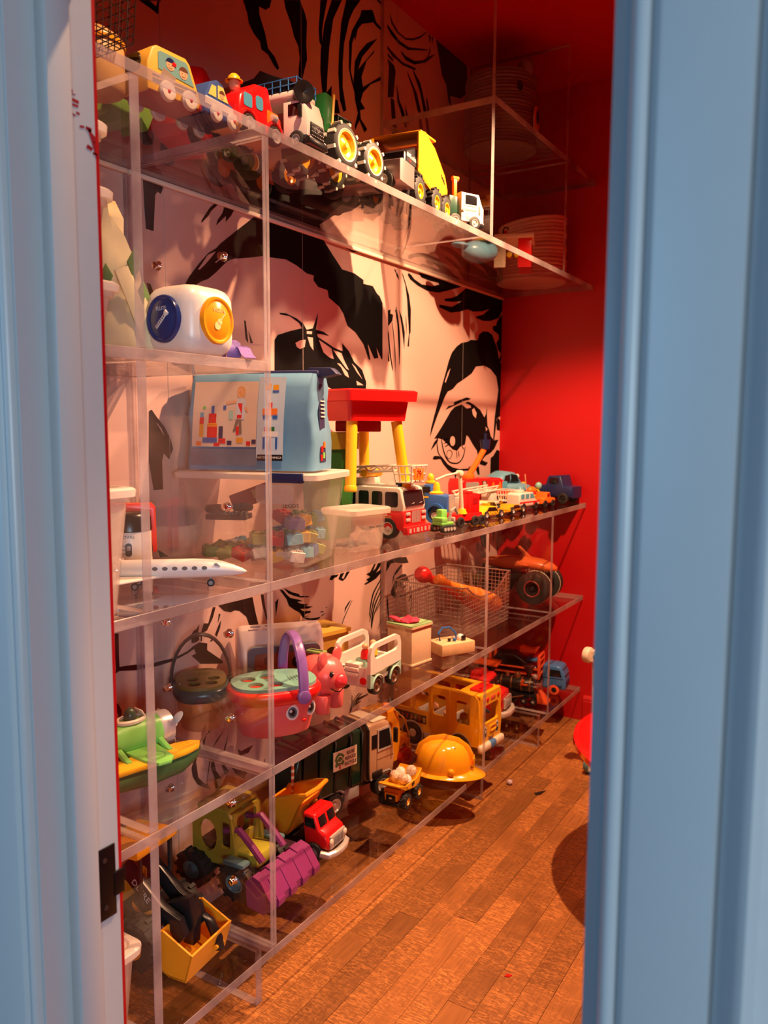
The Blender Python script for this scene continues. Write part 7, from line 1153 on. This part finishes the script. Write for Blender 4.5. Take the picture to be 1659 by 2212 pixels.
# blue carrier lorry
t = thing('toy_car_carrier', 'blue toy lorry with an orange-framed black trailer, last on the bottom shelf', 'toy vehicle', (.315, 3.772, z5), 6)
cbl = mat('lorry_blue', (.05, .17, .42), .3); orf = mat('frame_orange', (.78, .10, .03), .3)
obj('cab', MB().ext([(.025, .03), (.138, .03), (.142, .05), (.136, .105), (.118, .140), (.10, .148), (.03, .148), (.025, .14)], -.052, .052, 'y', .009, seg=3), cbl, t); obj('windscreen', MB().box((.1305, 0, .112), (.002, .088, .038), .001, rot=(0, -.42, 0)), window, t); obj('side_window', MB().ext([(.055, .095), (.122, .095), (.112, .128), (.055, .128)], -.0535, -.051, 'y'), window, t); obj('grille', MB().box((.1405, 0, .055), (.003, .07, .03), .001), navy, t)
obj('side_lines', MB().box((.10, -.053, .05), (.05, .001, .003)).box((.10, -.053, .043), (.05, .001, .003)).box((.08, -.053, .085), (.10, .001, .002)), navy, t)
obj('trailer_bed', MB().box((-.125, 0, .055), (.27, .09, .02), .004), black, t); obj('load', MB().loft([ssec(-.25, .02, .10, .13), ssec(-.21, .040, .085, .185), ssec(-.13, .042, .085, .19), ssec(-.06, .040, .085, .15), ssec(.0, .035, .085, .12)]), black, t, ang=60)
for y in (-.046, .046):
    for z in (.085, .115): obj('frame_rail', MB().box((-.12, y, z), (.27, .007, .008), .002), orf, t)
    for x in (-.25, .005): obj('frame_post', MB().box((x, y, .125), (.014, .012, .12), .004), orf, t)
for z in (.085, .12, .155, .182): obj('frame_rung', MB().box((.005, 0, z), (.012, .10, .014), .005), orf, t)
obj('spoiler', MB().ext([(-.10, .19), (-.02, .19), (-.01, .215), (-.05, .205), (-.10, .215)], -.03, .03, 'y', .002), orf, t); obj('blue_car', MB().box((-.03, -.01, .155), (.07, .05, .014), .005), cbl, t)
for x in (.085, -.08, -.18):
    for sg in (-1, 1): wheel(t, x, sg*.046, .026, .018, orf if x > 0 else rubber, black if x > 0 else orf, hr=.5)

# ================================================================ on the floor
t = thing('play_table', 'round red child table with stepped rim on cream legs, cut off by the door casing', 'table', (1.328, 2.665, .0), 0)
obj('table_top', MB().lathe([(0, .44), (.40, .44), (.44, .452), (.452, .468), (.45, .482), (.435, .489), (.405, .488), (.395, .482), (.375, .482), (.368, .487), (0, .487)], n=64), mat('glossy_red_plastic', (.72, .008, .008), .16, coat=.4), t)
for a in (205, 295, 25, 115): obj('leg', MB().cyl((.34*cos(RD(a)), .34*sin(RD(a)), .0), (.33*cos(RD(a)), .33*sin(RD(a)), .445), .022, .028, n=18), cream, t)
t = thing('toy_push_cart', 'cream and teal toy push cart with a bar handle beside the red wall', 'cart', (.868, 3.33, 0), 78)
for y in (-.135, .135): obj('side_arm', MB().ext([(-.06, .02), (-.02, .02), (.0, .30), (-.025, .50), (-.035, .555), (-.075, .555), (-.075, .51), (-.05, .50), (-.03, .30)], y-.012, y+.012, 'y', .004), cream, t)
for y in (-.155, .155): obj('end_cap', MB().cyl((-.062, y-.016, .532), (-.062, y+.016, .532), .034, n=24, bev=.008), cream, t)
dt = mat('dusty_teal'); obj('handle_bar', MB().cyl((-.062, -.15, .532), (-.062, .15, .532), .013, n=16), dt, t)
obj('panel_frame', MB().plate(rrect(.22, .34, .02, c=(0, .24)), [rrect(.17, .28, .014, c=(0, .24))[::-1]], .0, .018, 'x'), dt, t); obj('panel', MB().box((.012, 0, .24), (.006, .19, .30)), white, t); obj('basket', MB().box((.11, 0, .13), (.18, .23, .16), .012), white, t)
for x in (-.03, .17):
    for sg in (-1, 1): wheel(t, x, sg*.15, .04, .024, dt, cream)
o = obj('paper_ball', MB().sph((0, 0, .011), (.013, .012, .011), n=10), mat('lilac_paper', (.55, .42, .5), .7, bump=.6), None, (.468, 3.035, .0002)); tag(o, 'tiny pale crumpled ball lying on the floor', 'ball')
o = obj('scrap', MB().ext([(-.02, -.006), (.0, -.012), (.02, -.008), (.045, -.002), (.02, .004), (-.012, .010)], 0, .003, 'z'), black, None, (.60, 3.02, .0002), (0, 0, 1.2)); tag(o, 'small dark scrap lying on the floor', 'scrap')
o = obj('scrap', MB().ext([(-.010, -.004), (.004, -.006), (.012, .002), (0, .006)], 0, .002, 'z'), red, None, (.93, 1.93, .0002), (0, 0, .5)); tag(o, 'tiny red paper scrap lying on the floor', 'scrap')
